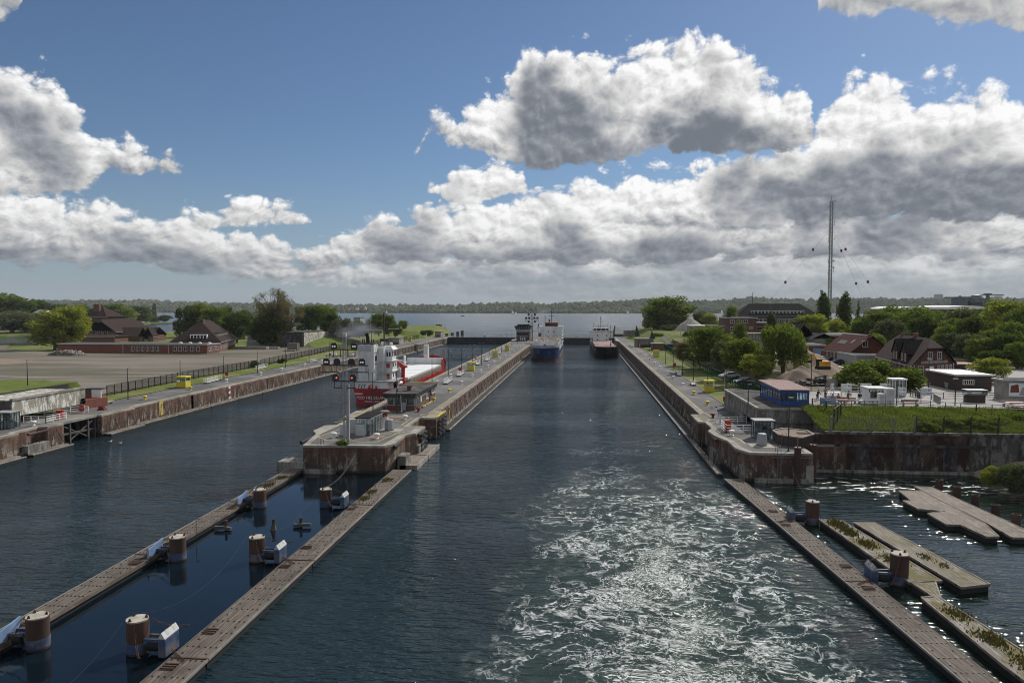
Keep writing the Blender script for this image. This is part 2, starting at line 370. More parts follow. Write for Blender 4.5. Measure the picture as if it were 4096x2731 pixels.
pm('car_silver', (0.35,0.36,0.37), None, 1.0, 0.3, coat=0.5)
pm('car_red', (0.35,0.04,0.04), None, 1.0, 0.3, coat=0.5)
pm('sail', (0.82,0.82,0.80), None, 1.0, 0.7)
pm('board_blue', (0.20,0.33,0.48), (0.5,0.55,0.6), 0.9, 0.5)
pm('far_wall', (0.55,0.54,0.50), (0.45,0.43,0.40), 0.05, 0.8)
pm('warship', (0.10,0.12,0.14), None, 0.3, 0.6)
pm('lamp_white', (0.8,0.8,0.75), None, 1.0, 0.3, emit=(1.0,0.98,0.9,0.2))
pm('lamp_red', (0.8,0.1,0.05), None, 1.0, 0.3, emit=(1.0,0.10,0.04,1.6))
pm('bright_roof', (0.80,0.80,0.78), (0.76,0.76,0.74), 0.02, 0.35)
pm('lens_off', (0.05,0.05,0.055), None, 1.0, 0.2)

def glass_mat():
    m, nt, out = newmat('glass')
    g = nd(nt, 'ShaderNodeBsdfGlossy', {'Color': (0.9,0.95,1,1), 'Roughness': 0.03})
    t = nd(nt, 'ShaderNodeBsdfTransparent', {'Color': (0.72,0.80,0.80,1)})
    f = nd(nt, 'ShaderNodeFresnel', {'IOR': 1.5})
    x = nd(nt, 'ShaderNodeMixShader', {0: mth(nt, 'MULTIPLY_ADD', f.outputs[0], 1.0, 0.05), 1: t.outputs[0], 2: g.outputs[0]})
    nt.links.new(x.outputs[0], out.inputs[0]); M['glass'] = m
    m, nt, out = newmat('dark_glass')
    b = nd(nt, 'ShaderNodeBsdfPrincipled', {'Base Color': (0.02,0.025,0.03,1), 'Roughness': 0.06, 'Specular IOR Level': 0.6})
    nt.links.new(b.outputs[0], out.inputs[0]); M['dark_glass'] = m
glass_mat()

def lock_wall_mat(name, dark=1.0, streak=1.0, brick=(0.13,0.070,0.052)):
    """brick quay wall: warm brick above, grimy band lower down, white lime near the water, vertical drips"""
    m, nt, out = newmat(name)
    b = nd(nt, 'ShaderNodeBsdfPrincipled', {'Roughness': 0.9, 'Specular IOR Level': 0.25})
    nt.links.new(b.outputs[0], out.inputs[0])
    p = pos(nt); z = nd(nt, 'ShaderNodeSeparateXYZ', {0: p}).outputs[2]
    c = mixc(nt, mr(nt, noi(nt, pos(nt, 1, 1, 3), 1.6, 5, 0.7), 0.35, 0.65), tuple(x*dark for x in brick), tuple(x*dark*0.62 for x in brick))
    edge = mth(nt, 'ADD', z, mth(nt, 'MULTIPLY', noi(nt, pos(nt, 1, 1, 0.2), 0.35, 4, 0.6), 1.1))
    grime = mr(nt, edge, 2.3, 3.1, 1.0, 0.0)
    c = mixc(nt, mth(nt, 'MULTIPLY', grime, 0.75), c, tuple(x*dark for x in (0.072,0.052,0.04)))
    cream = mr(nt, noi(nt, pos(nt, 1, 1, 0.35), 0.55, 5, 0.65), 0.50, 0.60)
    c = mixc(nt, mth(nt, 'MULTIPLY', cream, 0.45), c, tuple(x*dark for x in (0.22,0.18,0.13)))
    dr = mr(nt, noi(nt, pos(nt, 1, 1, 0.10), 1.3, 4, 0.7), 0.54, 0.64)
    c = mixc(nt, mth(nt, 'MULTIPLY', dr, 0.55), c, (0.02,0.017,0.015))
    lime = mr(nt, noi(nt, pos(nt, 1, 1, 0.5), 1.1, 6, 0.75), 0.52, 0.60)
    lime = mth(nt, 'MULTIPLY', lime, mr(nt, z, 0.3, 3.0, 1.0, 0.12))
    c = mixc(nt, mth(nt, 'MULTIPLY', lime, 0.75*streak), c, tuple(x*dark for x in (0.42,0.40,0.36)))
    wet = mr(nt, z, 0.15, 0.55, 1.0, 0.0)
    c = mixc(nt, mth(nt, 'MULTIPLY', wet, 0.85), c, (0.018,0.018,0.013))
    nt.links.new(c, b.inputs['Base Color'])
    bt = nd(nt, 'ShaderNodeTexBrick', {'Vector': vm(nt, 'MULTIPLY', vm(nt, 'ADD', nd(nt, 'ShaderNodeCombineXYZ', {0: mth(nt, 'ADD', nd(nt, 'ShaderNodeSeparateXYZ', {0: p}).outputs[0], nd(nt, 'ShaderNodeSeparateXYZ', {0: p}).outputs[1]), 1: z, 2: 0.0}).outputs[0], (0,0,0)), (1,1,1)), 'Scale': 1.0, 'Mortar Size': 0.02, 'Brick Width': 0.6, 'Row Height': 0.22})
    bn = nd(nt, 'ShaderNodeBump', {'Distance': 0.03, 'Height': mth(nt, 'SUBTRACT', noi(nt, p, 3, 4, 0.7), mth(nt, 'MULTIPLY', bt.outputs['Fac'], 0.5))})
    nt.links.new(bn.outputs[0], b.inputs['Normal']); M[name] = m
lock_wall_mat('lock_brick'); lock_wall_mat('pale_lock_brick', 1.5, 0.8, (0.16,0.10,0.075))
lock_wall_mat('old_wall', 0.6, 1.0, (0.085,0.035,0.032))

def stained_concrete(name, base, dark, light, sc_=0.8):
    m, nt, out = newmat(name)
    b = nd(nt, 'ShaderNodeBsdfPrincipled', {'Roughness': 0.92, 'Specular IOR Level': 0.25})
    nt.links.new(b.outputs[0], out.inputs[0])
    c = mixc(nt, mr(nt, noi(nt, pos(nt, 1, 1, 0.3), sc_, 6, 0.7), 0.4, 0.62), base, dark)
    c = mixc(nt, mth(nt, 'MULTIPLY', mr(nt, noi(nt, pos(nt, 1.2, 1.2, 0.5), 0.9, 7, 0.72), 0.50, 0.56), 0.85), c, light)
    c = mixc(nt, mth(nt, 'MULTIPLY', mr(nt, noi(nt, pos(nt, 1, 1, 0.12), 1.6, 3, 0.6), 0.56, 0.66), 0.6), c, tuple(x*0.35 for x in dark))
    nt.links.new(c, b.inputs['Base Color'])
    bn = nd(nt, 'ShaderNodeBump', {'Distance': 0.03, 'Height': noi(nt, pos(nt), 4, 4, 0.7)}); nt.links.new(bn.outputs[0], b.inputs['Normal'])
    M[name] = m
stained_concrete('stained_concrete', (0.20,0.19,0.17), (0.10,0.095,0.085), (0.28,0.27,0.25))
stained_concrete('limewash', (0.32,0.30,0.25), (0.20,0.19,0.155), (0.66,0.66,0.63))
stained_concrete('dark_stained', (0.085,0.08,0.07), (0.05,0.047,0.042), (0.17,0.165,0.15))
stained_concrete('black_render', (0.05,0.045,0.048), (0.03,0.028,0.03), (0.11,0.10,0.10))

def planks(name, c1, c2, c3, moss=0.0):
    """boards running along Y, with butt joints, bolts left to geometry; moss in patches"""
    m, nt, out = newmat(name)
    b = nd(nt, 'ShaderNodeBsdfPrincipled', {'Roughness': 0.9, 'Specular IOR Level': 0.3})
    nt.links.new(b.outputs[0], out.inputs[0])
    p = nd(nt, 'ShaderNodeTexCoord').outputs['Object']
    s = nd(nt, 'ShaderNodeSeparateXYZ', {0: p}).outputs
    board = mth(nt, 'FLOOR', mth(nt, 'MULTIPLY', s[0], 3.4))
    fr = mth(nt, 'FRACT', mth(nt, 'MULTIPLY', s[0], 3.4))
    q = nd(nt, 'ShaderNodeCombineXYZ', {0: mth(nt, 'MULTIPLY', board, 7.3), 1: mth(nt, 'MULTIPLY', s[1], 0.12), 2: 0.0}).outputs[0]
    n1 = noi(nt, q, 1.0, 3, 0.6); n2 = noi(nt, vm(nt, 'MULTIPLY', p, (9, 0.9, 1)), 1.0, 5, 0.7); n3 = noi(nt, p, 0.5, 5, 0.65)
    c = mixc(nt, mr(nt, n1, 0.35, 0.65), c1, c2)
    c = mixc(nt, mr(nt, n2, 0.45, 0.70), c, c3)
    c = mixc(nt, mr(nt, n3, 0.50, 0.72, 0, 0.6), c, tuple(x*0.5 for x in c2))
    if moss:
        mo = mth(nt, 'MULTIPLY', mr(nt, noi(nt, p, 0.42, 6, 0.7), 0.50-0.06*moss, 0.60-0.04*moss), min(1, moss))
        c = mixc(nt, mo, c, (0.12,0.105,0.035))
    gap = mth(nt, 'GREATER_THAN', fr, 0.90)
    c = mixc(nt, mth(nt, 'MULTIPLY', gap, 0.75), c, (0.012,0.010,0.008))
    nt.links.new(c, b.inputs['Base Color'])
    bn = nd(nt, 'ShaderNodeBump', {'Distance': 0.04, 'Height': mth(nt, 'SUBTRACT', n2, mth(nt, 'MULTIPLY', gap, 0.8))})
    nt.links.new(bn.outputs[0], b.inputs['Normal']); M[name] = m
planks('plank_brown', (0.125,0.105,0.087), (0.07,0.058,0.048), (0.21,0.18,0.155))
planks('plank_mossy', (0.20,0.185,0.15), (0.13,0.118,0.09), (0.34,0.31,0.26), 0.45)
planks('plank_grey', (0.22,0.19,0.16), (0.14,0.12,0.10), (0.34,0.31,0.275))
planks('plank_overgrown', (0.21,0.195,0.165), (0.14,0.128,0.105), (0.42,0.40,0.37), 1.2)

def leaf_mat(name, c1, c2, c3):
    m, nt, out = newmat(name)
    oi = nd(nt, 'ShaderNodeObjectInfo').outputs['Random']
    p = nd(nt, 'ShaderNodeTexCoord').outputs['Object']
    n = noi(nt, p, 0.45, 3, 0.6); n2 = noi(nt, p, 3.0, 2, 0.6)
    c = mixc(nt, mr(nt, n, 0.38, 0.62), c1, c2)
    c = mixc(nt, mr(nt, n2, 0.50, 0.72), c, c3)
    c = mixc(nt, mr(nt, oi, 0, 1, 0.0, 0.35), c, tuple(x*0.7 for x in c2))
    d = nd(nt, 'ShaderNodeBsdfDiffuse', {'Color': c}); t = nd(nt, 'ShaderNodeBsdfTranslucent', {'Color': mixc(nt, 1.0, c, (1.0,1.15,0.55), 'MULTIPLY')})
    x = nd(nt, 'ShaderNodeMixShader', {0: 0.42, 1: d.outputs[0], 2: t.outputs[0]})
    nt.links.new(x.outputs[0], out.inputs[0]); M[name] = m
leaf_mat('leaf_green', (0.16,0.20,0.05), (0.10,0.14,0.034), (0.27,0.30,0.08))
leaf_mat('leaf_yellow', (0.29,0.30,0.065), (0.20,0.22,0.05), (0.40,0.39,0.09))
leaf_mat('leaf_dark', (0.09,0.125,0.038), (0.06,0.088,0.03), (0.15,0.18,0.055))
leaf_mat('leaf_grey', (0.12,0.135,0.075), (0.085,0.10,0.055), (0.25,0.25,0.19))
leaf_mat('leaf_olive', (0.20,0.165,0.085), (0.15,0.125,0.065), (0.27,0.22,0.13))
leaf_mat('long_grass', (0.17,0.20,0.055), (0.12,0.15,0.045), (0.27,0.26,0.11))

def water_mat():
    m, nt, out = newmat('water')
    p = pos(nt); s = nd(nt, 'ShaderNodeSeparateXYZ', {0: p}).outputs; X, Y = s[0], s[1]
    def band(v, a, b, soft): return mth(nt, 'MULTIPLY', mr(nt, v, a-soft, a+soft), mr(nt, v, b-soft, b+soft, 1.0, 0.0))
    calm = mth(nt, 'MULTIPLY', band(X, -38.6, -25.0, 0.4), mr(nt, Y, 93.0, 95.0, 1.0, 0.0))
    calm2 = mth(nt, 'MULTIPLY', mr(nt, X, 20.0, 24.0), mr(nt, Y, 101.0, 103.0, 1.0, 0.0))
    calm3 = mth(nt, 'MULTIPLY', calm2, mr(nt, noi(nt, p, 0.06, 2, 0.5), 0.42, 0.56, 0.985, 0.86))
    # wake of the departing ship: world-space envelope
    wob = vm(nt, 'ADD', p, vm(nt, 'MULTIPLY', vm(nt, 'SUBTRACT', noi(nt, p, 0.045, 4, 0.6, out='Color'), (0.5,0.5,0.5)), (22, 22, 0)))
    sw = nd(nt, 'ShaderNodeSeparateXYZ', {0: wob}).outputs
    env = mth(nt, 'MULTIPLY', band(sw[0], -5.0, 15.5, 3.5), mr(nt, sw[1], 70.0, 98.0, 1.0, 0.0))
    e2 = mth(nt, 'MULTIPLY', band(sw[0], -5.0, 18.5, 5.0), mr(nt, sw[1], 90.0, 190.0, 0.30, 0.0))
    core = mth(nt, 'MULTIPLY', band(sw[0], 3.5, 12.0, 3.0), mr(nt, sw[1], 60.0, 88.0, 1.0, 0.0))
    # swirling coordinates for foam threads
    q1 = vm(nt, 'ADD', p, vm(nt, 'MULTIPLY', vm(nt, 'SUBTRACT', noi(nt, p, 0.09, 3, 0.6, out='Color'), (0.5,0.5,0.5)), (7, 7, 0)))
    q2 = vm(nt, 'ADD', q1, vm(nt, 'MULTIPLY', vm(nt, 'SUBTRACT', noi(nt, q1, 0.5, 3, 0.65, out='Color'), (0.5,0.5,0.5)), (1.3, 1.3, 0)))
    def ridge(v, sc_, det, wdt):
        n = noi(nt, v, sc_, det, 0.6)
        return mr(nt, mth(nt, 'ABSOLUTE', mth(nt, 'SUBTRACT', n, 0.5)), 0.0, wdt, 1.0, 0.0)
    patch = mr(nt, noi(nt, q1, 0.14, 5, 0.68), 0.40, 0.62)
    D = mth(nt, 'ADD', mth(nt, 'MULTIPLY', env, mth(nt, 'MULTIPLY_ADD', patch, 0.46, 0.16)), mth(nt, 'MULTIPLY', core, mth(nt, 'MULTIPLY_ADD', patch, 0.36, 0.34)))
    D = mth(nt, 'MULTIPLY', D, mth(nt, 'MULTIPLY_ADD', mr(nt, sw[1], 45.0, 90.0, 1.0, 0.0), 0.25, 0.75))
    D = mth(nt, 'MINIMUM', mth(nt, 'ADD', D, mth(nt, 'MULTIPLY', e2, mth(nt, 'MULTIPLY_ADD', patch, 0.8, 0.1))), 1.0)
    brk = mr(nt, noi(nt, q2, 1.3, 5, 0.72), 0.38, 0.56)
    th = mth(nt, 'MULTIPLY', mth(nt, 'MAXIMUM', ridge(q2, 0.20, 4, 0.024), ridge(q2, 0.42, 5, 0.022)), brk)
    sp = noi(nt, vm(nt, 'MULTIPLY', q2, (0.9, 1.5, 1)), 4.2, 6, 0.74)
    t0 = mth(nt, 'MULTIPLY_ADD', D, -0.225, 0.715)
    speck = nd(nt, 'ShaderNodeMapRange', {'Value': sp, 'From Min': t0, 'From Max': mth(nt, 'ADD', t0, 0.07)}, clamp=True).outputs[0]
    foam = mth(nt, 'MAXIMUM', speck, mth(nt, 'MULTIPLY', th, mr(nt, D, 0.10, 0.55)))
    foam = mth(nt, 'MULTIPLY', foam, mr(nt, D, 0.02, 0.12), clamp=True)
    # drifting scum near the retaining wall
    scum = mth(nt, 'MULTIPLY', mth(nt, 'MULTIPLY', band(X, 27, 50, 4), band(Y, 90.5, 97.5, 1.6)), mr(nt, noi(nt, vm(nt, 'MULTIPLY', q1, (0.35, 1, 1)), 0.9, 5, 0.7), 0.56, 0.60))
    foam = mth(nt, 'MAXIMUM', foam, mth(nt, 'MULTIPLY', scum, 0.8))
    deep = mixc(nt, mth(nt, 'MULTIPLY', core, mth(nt, 'MULTIPLY_ADD', patch, 0.65, 0.2)), (0.009,0.024,0.032), (0.17,0.235,0.175))
    deep = mixc(nt, mth(nt, 'MULTIPLY', mth(nt, 'SUBTRACT', env, core, clamp=True), 0.7), deep, (0.035,0.062,0.056))
    deep = mixc(nt, calm2, deep, (0.006,0.014,0.010))
    deep = mixc(nt, calm, deep, (0.003,0.008,0.013))
    base = mixc(nt, foam, deep, (0.72,0.75,0.74))
    # ripples
    st = vm(nt, 'MULTIPLY', p, (0.8, 1.15, 1))
    a = noi(nt, st, 0.36, 3, 0.55); b2 = noi(nt, vm(nt, 'MULTIPLY', st, (0.55, 1.25, 1)), 1.1, 3, 0.55); c2 = noi(nt, st, 0.07, 2, 0.5)
    gust = mr(nt, noi(nt, vm(nt, 'MULTIPLY', p, (0.35, 1.0, 1)), 0.030, 5, 0.65), 0.38, 0.62, 0.35, 1.1)
    quiet = mth(nt, 'SUBTRACT', 1.0, mth(nt, 'MAXIMUM', mth(nt, 'MULTIPLY', calm, 0.985), mth(nt, 'MULTIPLY', calm3, 0.9)))
    h = mth(nt, 'ADD', mth(nt, 'MULTIPLY', a, 0.60), mth(nt, 'MULTIPLY', b2, 1.0))
    far_ = mr(nt, Y, 420.0, 1000.0, 1.0, 0.30)
    h = mth(nt, 'MULTIPLY', h, far_)
    h = mth(nt, 'ADD', mth(nt, 'MULTIPLY', h, gust), mth(nt, 'MULTIPLY', c2, 0.9))
    h = mth(nt, 'MULTIPLY', h, quiet)
    rough_w = mth(nt, 'ADD', mth(nt, 'MULTIPLY', noi(nt, q1, 0.5, 6, 0.68), 0.75), mth(nt, 'MULTIPLY', noi(nt, q2, 2.6, 4, 0.7), 0.22))
    rough_w = mth(nt, 'ADD', rough_w, mth(nt, 'MULTIPLY', sp, 0.10))
    h = mth(nt, 'ADD', h, mth(nt, 'MULTIPLY', mth(nt, 'MULTIPLY', rough_w, mth(nt, 'ADD', env, e2)), 0.75))
    bn = nd(nt, 'ShaderNodeBump', {'Strength': 1.0, 'Distance': 1.0, 'Height': h})
    bs = nd(nt, 'ShaderNodeBsdfPrincipled', {'Base Color': base, 'Roughness': mth(nt, 'ADD', mr(nt, foam, 0, 1, 0.055, 0.7), mr(nt, Y, 420.0, 1000.0, 0.0, 0.16)), 'IOR': 1.333, 'Normal': bn.outputs[0]})
    nt.links.new(bs.outputs[0], out.inputs[0]); M['water'] = m
water_mat()
# ---------------------------------------------------------------- setting: water, land, hills
DK = 3.8
o = MB().add([(-9000,-60,0),(9000,-60,0),(9000,9000,0),(-9000,9000,0)], [(0,1,2,3)]).build('water', 'water', origin=(0,0,0)); tag(o, kind='structure')
def sheet(name, pts, z, mat, thick=0.0):
    """flat ground sheet (closed slab when thick)"""
    b = MB()
    if thick: b.prism([(p[0], p[1]) for p in pts], z-thick, z)
    else: b.poly([(p[0], p[1], z) for p in pts])
    return tag(b.build(name, mat, origin=(0,0,0)), kind='structure')
# west (left) land
sheet('left_land', [(-92.3,60),(-92.3,108),(-92.3,117),(-92.3,470),(-95,500),(-112,560),(-128,640),(-135,700),(-180,660),(-260,600),(-335,560),(-318,470),(-300,400),(-302,368),(-312,352),(-345,335),(-700,300),(-700,60)], 3.5, 'grass', 5)
sheet('sand_field', [(-103.5,60),(-103.5,170),(-104,215),(-112,300),(-118,345),(-150,330),(-158,284),(-215,276),(-262,300),(-302,350),(-312,350),(-345,333),(-700,298),(-600,60)], 3.92, 'sand')
sheet('left_grass_strip', [(-94.9,128),(-94.9,340),(-110,352),(-118,349),(-111.5,302),(-103.4,217),(-102.9,172),(-102.5,128)], 3.9, 'grass')
sheet('village_shore', [(-446,500),(-455,560),(-520,780),(-600,940),(-585,990),(-660,1010),(-840,1300),(-1200,1500),(-2600,1500),(-2600,420)], 1.6, 'grass', 3)
o = MB().prism([(-655,975),(-560,1000),(-562,1004),(-660,985)], -1, 1.4).build('village_mole', 'stone'); tag(o, kind='structure')
o = MB(); [o.add([(a[0],a[1],3.935),(c[0],c[1],3.935),(c[0],c[1]+1.6,3.935),(a[0],a[1]+1.6,3.935)],[(0,1,2,3)]) for a, c in zip([(-330,196),(-230,186),(-150,178),(-112,184)],[(-230,186),(-150,178),(-112,184),(-106,215)])]; tag(o.build('sandy_track','stone',origin=(0,0,0)), kind='structure')
sheet('dark_soil', [(-330,205),(-250,203),(-192,214),(-186,228),(-210,242),(-262,246),(-330,240)], 3.94, 'dirt')
# east (right) land
sheet('right_land', [(27.6,128),(38.5,128),(38.5,126),(60,126),(1200,126),(1200,1500),(500,1400),(250,1000),(120,720),(62,600),(34,520),(22.4,470),(22.4,128)], 3.5, 'grass', 5)
sheet('right_grass_strip', [(27.6,130),(38.6,130),(38.6,330),(33,344),(27.6,336)], 3.86, 'grass')
sheet('grass_path', [(31.2,140),(32.1,140),(32.9,292),(32.0,292)], 3.87, 'sand')
# raised yard: a real slab of ground with a grassy flank towards the lock
sheet('yard_ground', [(36.0,113.2),(300,113.2),(300,480),(62,480),(44,350),(41,200),(39,126),(36.4,126)], 7.4, 'field_floor', 4.5)
sheet('visitor_terrace', [(36.2,113.4),(140,113.4),(140,131),(66,131),(58,133),(36.4,133)], 7.44, 'light_asphalt')
sheet('yard_road', [(64,131.5),(140,131.5),(140,190),(92,190),(84,168),(72,157),(66,148),(62,134)], 7.436, 'light_asphalt')
sheet('site_road', [(84.2,171),(69,207),(61,262),(66,266),(73.5,209),(92,190)], 7.45, 'light_asphalt')
# grass bank between the retaining wall and the terrace
rs = random.Random(3)
def bank(u, v):
    x = 33.5+u*70; y = 101.9+v*11.6
    return (x, y, 5.55+1.9*min(1, v*1.15)+0.12*math.sin(x*1.3+y)*v*(1-v)*3)
tag(MB().grid(bank, 60, 10).build('grass_bank', 'grass', origin=(0,0,0), smooth=True), kind='structure')
# shore at the right edge: rubble beach and slope
def shore(u, v):
    x = 50.5+u*50; y = 101.5-u*6-v*(9+14*u)*min(1, u*5+0.05)
    z = 3.6*(1-v)**1.3*min(1, u*4)-0.3+0.25*mnoise.noise((x*0.7, y*0.7, 0))
    return (x, y, z)
tag(MB().grid(shore, 60, 16).build('shore_slope', 'dirt', origin=(0,0,0), smooth=True), kind='structure')
# grassy embankments
def mound(name, foot, top, z0, z1):
    b = MB(); n = len(foot)
    vs = [(p[0], p[1], z0) for p in foot]+[(p[0], p[1], z1) for p in top]
    b.add(vs, [(i, (i+1) % n, n+(i+1) % n, n+i) for i in range(n)]+[tuple(range(n, 2*n))])
    return tag(b.build(name, 'grass', origin=(0,0,0)), kind='structure')
mound('left_embankment', [(-126,328),(-108,398),(-104,440),(-128,470),(-175,440),(-165,335)], [(-142,345),(-128,385),(-122,425),(-130,448),(-160,430),(-155,350)], 3.4, 8.6)
mound('end_embankment', [(-99,446),(-98,520),(-112,600),(-160,620),(-150,470),(-112,440)], [(-108,458),(-107,510),(-118,580),(-140,600),(-135,480),(-114,456)], 3.4, 8.2)
mound('near_left_plateau', [(-99.3,60),(-99.3,136),(-122,142),(-130,60)], [(-99.4,60),(-99.4,131),(-116,134),(-118,60)], 3.6, 8.05)
mound('right_embankment', [(36,352),(30,430),(29,520),(46,600),(110,620),(110,380),(60,345)], [(48,372),(40,430),(39,505),(54,575),(100,590),(100,400),(64,368)], 3.4, 8.8)

# far wooded hills: ground ridge plus one mass of crowns
SKY = [(-900,1196),(0,1203),(60,1202),(150,1200),(300,1197),(600,1197),(800,1207),(1000,1212),(1500,1218),(1800,1217),(2020,1208),(2200,1212),(2450,1201),(2600,1193),(2720,1202),(2850,1203),(2960,1190),(3040,1184),(3250,1193),(3400,1194),(3500,1189),(3700,1187),(3900,1188),(4096,1191),(4700,1190)]
def sky_at(u):
    for (a, b), (c, d) in zip(SKY, SKY[1:]):
        if u <= c: return b+(d-b)*(u-a)/(c-a)
    return SKY[-1][1]
def hill(u, v):
    su = -900+5600*u; r = ray('S', su, sky_at(su)); h = math.hypot(r[0], r[1])
    d0 = 3350+260*math.sin(su*0.0021)+(700 if su < 1000 else 0)*max(0, min(1, (1000-su)/700)); d1 = d0+900
    d = d0+(d1-d0)*v
    top = EYE+r[2]/h*d1-17
    sh = (1-(1-v)**1.6)
    z = -1+(top+1)*sh*(0.93+0.12*mnoise.noise((su*0.004, v*2.2, 1)))
    return (r[0]/h*d, r[1]/h*d, max(z, -1))
tag(MB().grid(hill, 260, 8).build('hills', 'leaf_dark', origin=(0,0,0), smooth=True), kind='structure')
def woods():
    b = MB(); rr = random.Random(11)
    ico = bmesh.new(); bmesh.ops.create_icosphere(ico, subdivisions=1, radius=1.0)
    iv = [v.co.copy() for v in ico.verts]; fi = [tuple(v.index for v in f.verts) for f in ico.faces]; ico.free()
    for i in range(8500):
        u = rr.uniform(0.13, 0.92); v = rr.random()**1.4
        x, y, z = hill(u, v); s = rr.choice((6, 8, 11, 15))*rr.uniform(0.85, 1.2)*(0.8+0.3*v)
        if z < 0.5: z = 1
        su = -900+5600*u
        if su < 1500 and v < 0.5 and rr.random() < 0.35: continue
        k = rr.uniform(0.8, 1.25)
        b.add([(x+p.x*s, y+p.y*s, z+s*0.35+p.z*s*k) for p in iv], fi)
    o = b.build('distant_woods', 'far_leaf', origin=(0,0,0))
    tag(o, 'wooded hillside across the bay, one long green mass under the skyline', 'woods', kind='stuff')
def far_leaf():
    m, nt, out = newmat('far_leaf')
    p = pos(nt)
    c = mixc(nt, mr(nt, noi(nt, p, 0.012, 4, 0.7), 0.38, 0.62), (0.06,0.08,0.045), (0.12,0.135,0.065))
    c = mixc(nt, mr(nt, noi(nt, p, 0.05, 3, 0.7), 0.45, 0.65, 0, 0.8), c, (0.04,0.055,0.035))
    c = mixc(nt, mr(nt, noi(nt, p, 0.0025, 3, 0.6), 0.45, 0.6, 0, 0.6), c, (0.15,0.16,0.085))
    b = nd(nt, 'ShaderNodeBsdfDiffuse', {'Color': c}); nt.links.new(b.outputs[0], out.inputs[0]); M['far_leaf'] = m
far_leaf(); woods()

# ---------------------------------------------------------------- lock walls
def lock_body(name, label, outline, deckline, z1=3.5, bodymat='lock_brick', cat='lock wall'):
    cx = sum(p[0] for p in outline)/len(outline)
    root = thing(name, label, cat, (cx, outline[0][1], 0))
    MB().prism(outline, -2, z1).build('brick_wall', bodymat, root)
    # coping: ring between outline (slightly proud) and deckline
    n = len(outline); b = MB()
    area = sum(outline[i][0]*outline[(i+1) % n][1]-outline[(i+1) % n][0]*outline[i][1] for i in range(n))
    b.prism(outline, z1+0.002, DK); b.build('coping', 'pale_concrete', root)
    MB().poly([(p[0], p[1], DK+0.006) for p in deckline]).build('deck_surface', 'asphalt', root)
    return root
isl = [(-38.0,93.5),(-26.7,94.2),(-25.9,96.2),(-25.9,102.2),(-24.7,104.4),(-24.7,110.6),(-27.6,110.6),(-27.6,119.2),(-24.7,119.2),(-24.7,127.2),(-26.0,127.2),(-26.0,405),(-24.9,410),(-24.9,432),(-26,436),(-26,500),(-33,520),(-40,500),(-40,430),(-41.1,426),(-41.1,412),(-40,408),(-40,127.2),(-41,126.4),(-41,119),(-39.3,118.5),(-39.3,110.5),(-41,110),(-41,105),(-39.6,102.6)]
deck = [(-37.4,94.5),(-27.2,95.1),(-26.9,102.6),(-25.9,104.9),(-25.9,109.6),(-28.2,110.2),(-28.2,119.8),(-26.9,120.5),(-27.0,499),(-33,516),(-39,499),(-39,120),(-38.6,110.3),(-38.8,102.8)]
island = lock_body('lock_island', 'long brick lock island with asphalt deck between the two chambers', isl, deck)
b = MB()
for (x0, x1, yy0, yy1) in ((-27.0,-26.15,128,404),(-39.85,-39.0,128,404)):
    y = yy0
    while y < yy1: b.box(x0, x1, y, y+0.42, DK+0.002, DK+0.012); y += 0.84
b.build('edge_slats', 'concrete', island)['kind'] = 'stuff'
b = MB()
def line(b, pts, w=0.16, z=DK+0.016):
    for (x0, y0), (x1, y1) in zip(pts, pts[1:]):
        d = Vector((x1-x0, y1-y0)); L = d.length; d /= L; nx, ny = -d.y*w/2, d.x*w/2
        b.add([(x0+nx,y0+ny,z),(x0-nx,y0-ny,z),(x1-nx,y1-ny,z),(x1+nx,y1+ny,z)], [(0,1,2,3)])
line(b, [(-27.1,404),(-27.1,124.5),(-28.4,122.6),(-26.6,119.9),(-24.9,119.7)])
line(b, [(-39.0,404),(-39.0,128),(-38.9,112),(-37.4,107.2),(-38.2,99.8),(-36.2,97.4),(-30.6,96.6),(-28.6,96.8),(-27.5,103.8),(-26.1,106)], z=DK+0.018)
line(b, [(-28.8,118.6),(-28.8,111.2),(-25.3,110.9)], z=DK+0.02)
for i in range(12): line(b, [(-38.8,112+i*1.35),(-40.6,113.4+i*1.35)], 0.12, DK+0.02)
for i in range(9): line(b, [(-26.9,120.6+i*0.75),(-24.95,120.6+i*0.75)], 0.12, DK+0.02)
b.build('yellow_marking', 'line_yellow', island)
for x0, x1, y0, y1 in ((-33.5,-29.4,118.9,120.6),(-31.6,-29.5,114.2,115.3),(-35.0,-33.3,112.0,113.5),(-30.9,-28.6,99.6,101.8),(-35,-33.6,108.2,109.6)): MB().box(x0,x1,y0,y1,DK,DK+0.03).build('brick_patch', 'brick_paving', island)
MB().box(-31.1,-27.4,104.8,107.6,DK,DK+0.035).build('concrete_pad', 'pale_concrete', island)
MB().box(-37.9,-33.4,93.0,93.6,-0.6,0.55).build('footing', 'stained_concrete', island)
for y0, y1 in ((96.6,99.4),(104.6,108.6)): MB().box(-25.6,-24.4,y0,y1,-2,1.9).build('concrete_block', 'stained_concrete', island)
MB().box(-41.6,-37.6,93.2,96.4,-2,1.5).build('concrete_block', 'stained_concrete', island)
for (x, y0, y1) in ((-25.75,95.6,98.4),(-24.55,105.0,108.0),(-39.9,97.5,101.5)): MB().cyl((x,y0,3.35),(x,y1,3.35),0.24,n=12).build('fender_roll', 'black_rubber', island)
MB().box(-24.9,-24.55,119.4,126.9,DK,DK+0.14).build('yellow_kerb', 'yellow_paint', island)
for k in range(7): MB().cyl((-24.6,119.9+k,DK+0.1),(-24.6,120.5+k,DK+0.1),0.17,n=8).build('edge_roller', 'yellow_paint', island)
for y0 in (106.2, 108.4, 120.2, 122.6, 124.8):
    for k in range(4):
        MB().box(-24.55,-24.2,y0,y0+1.6,0.7+k*0.75,1.05+k*0.75).build('timber_fender', 'dark_paint', island)
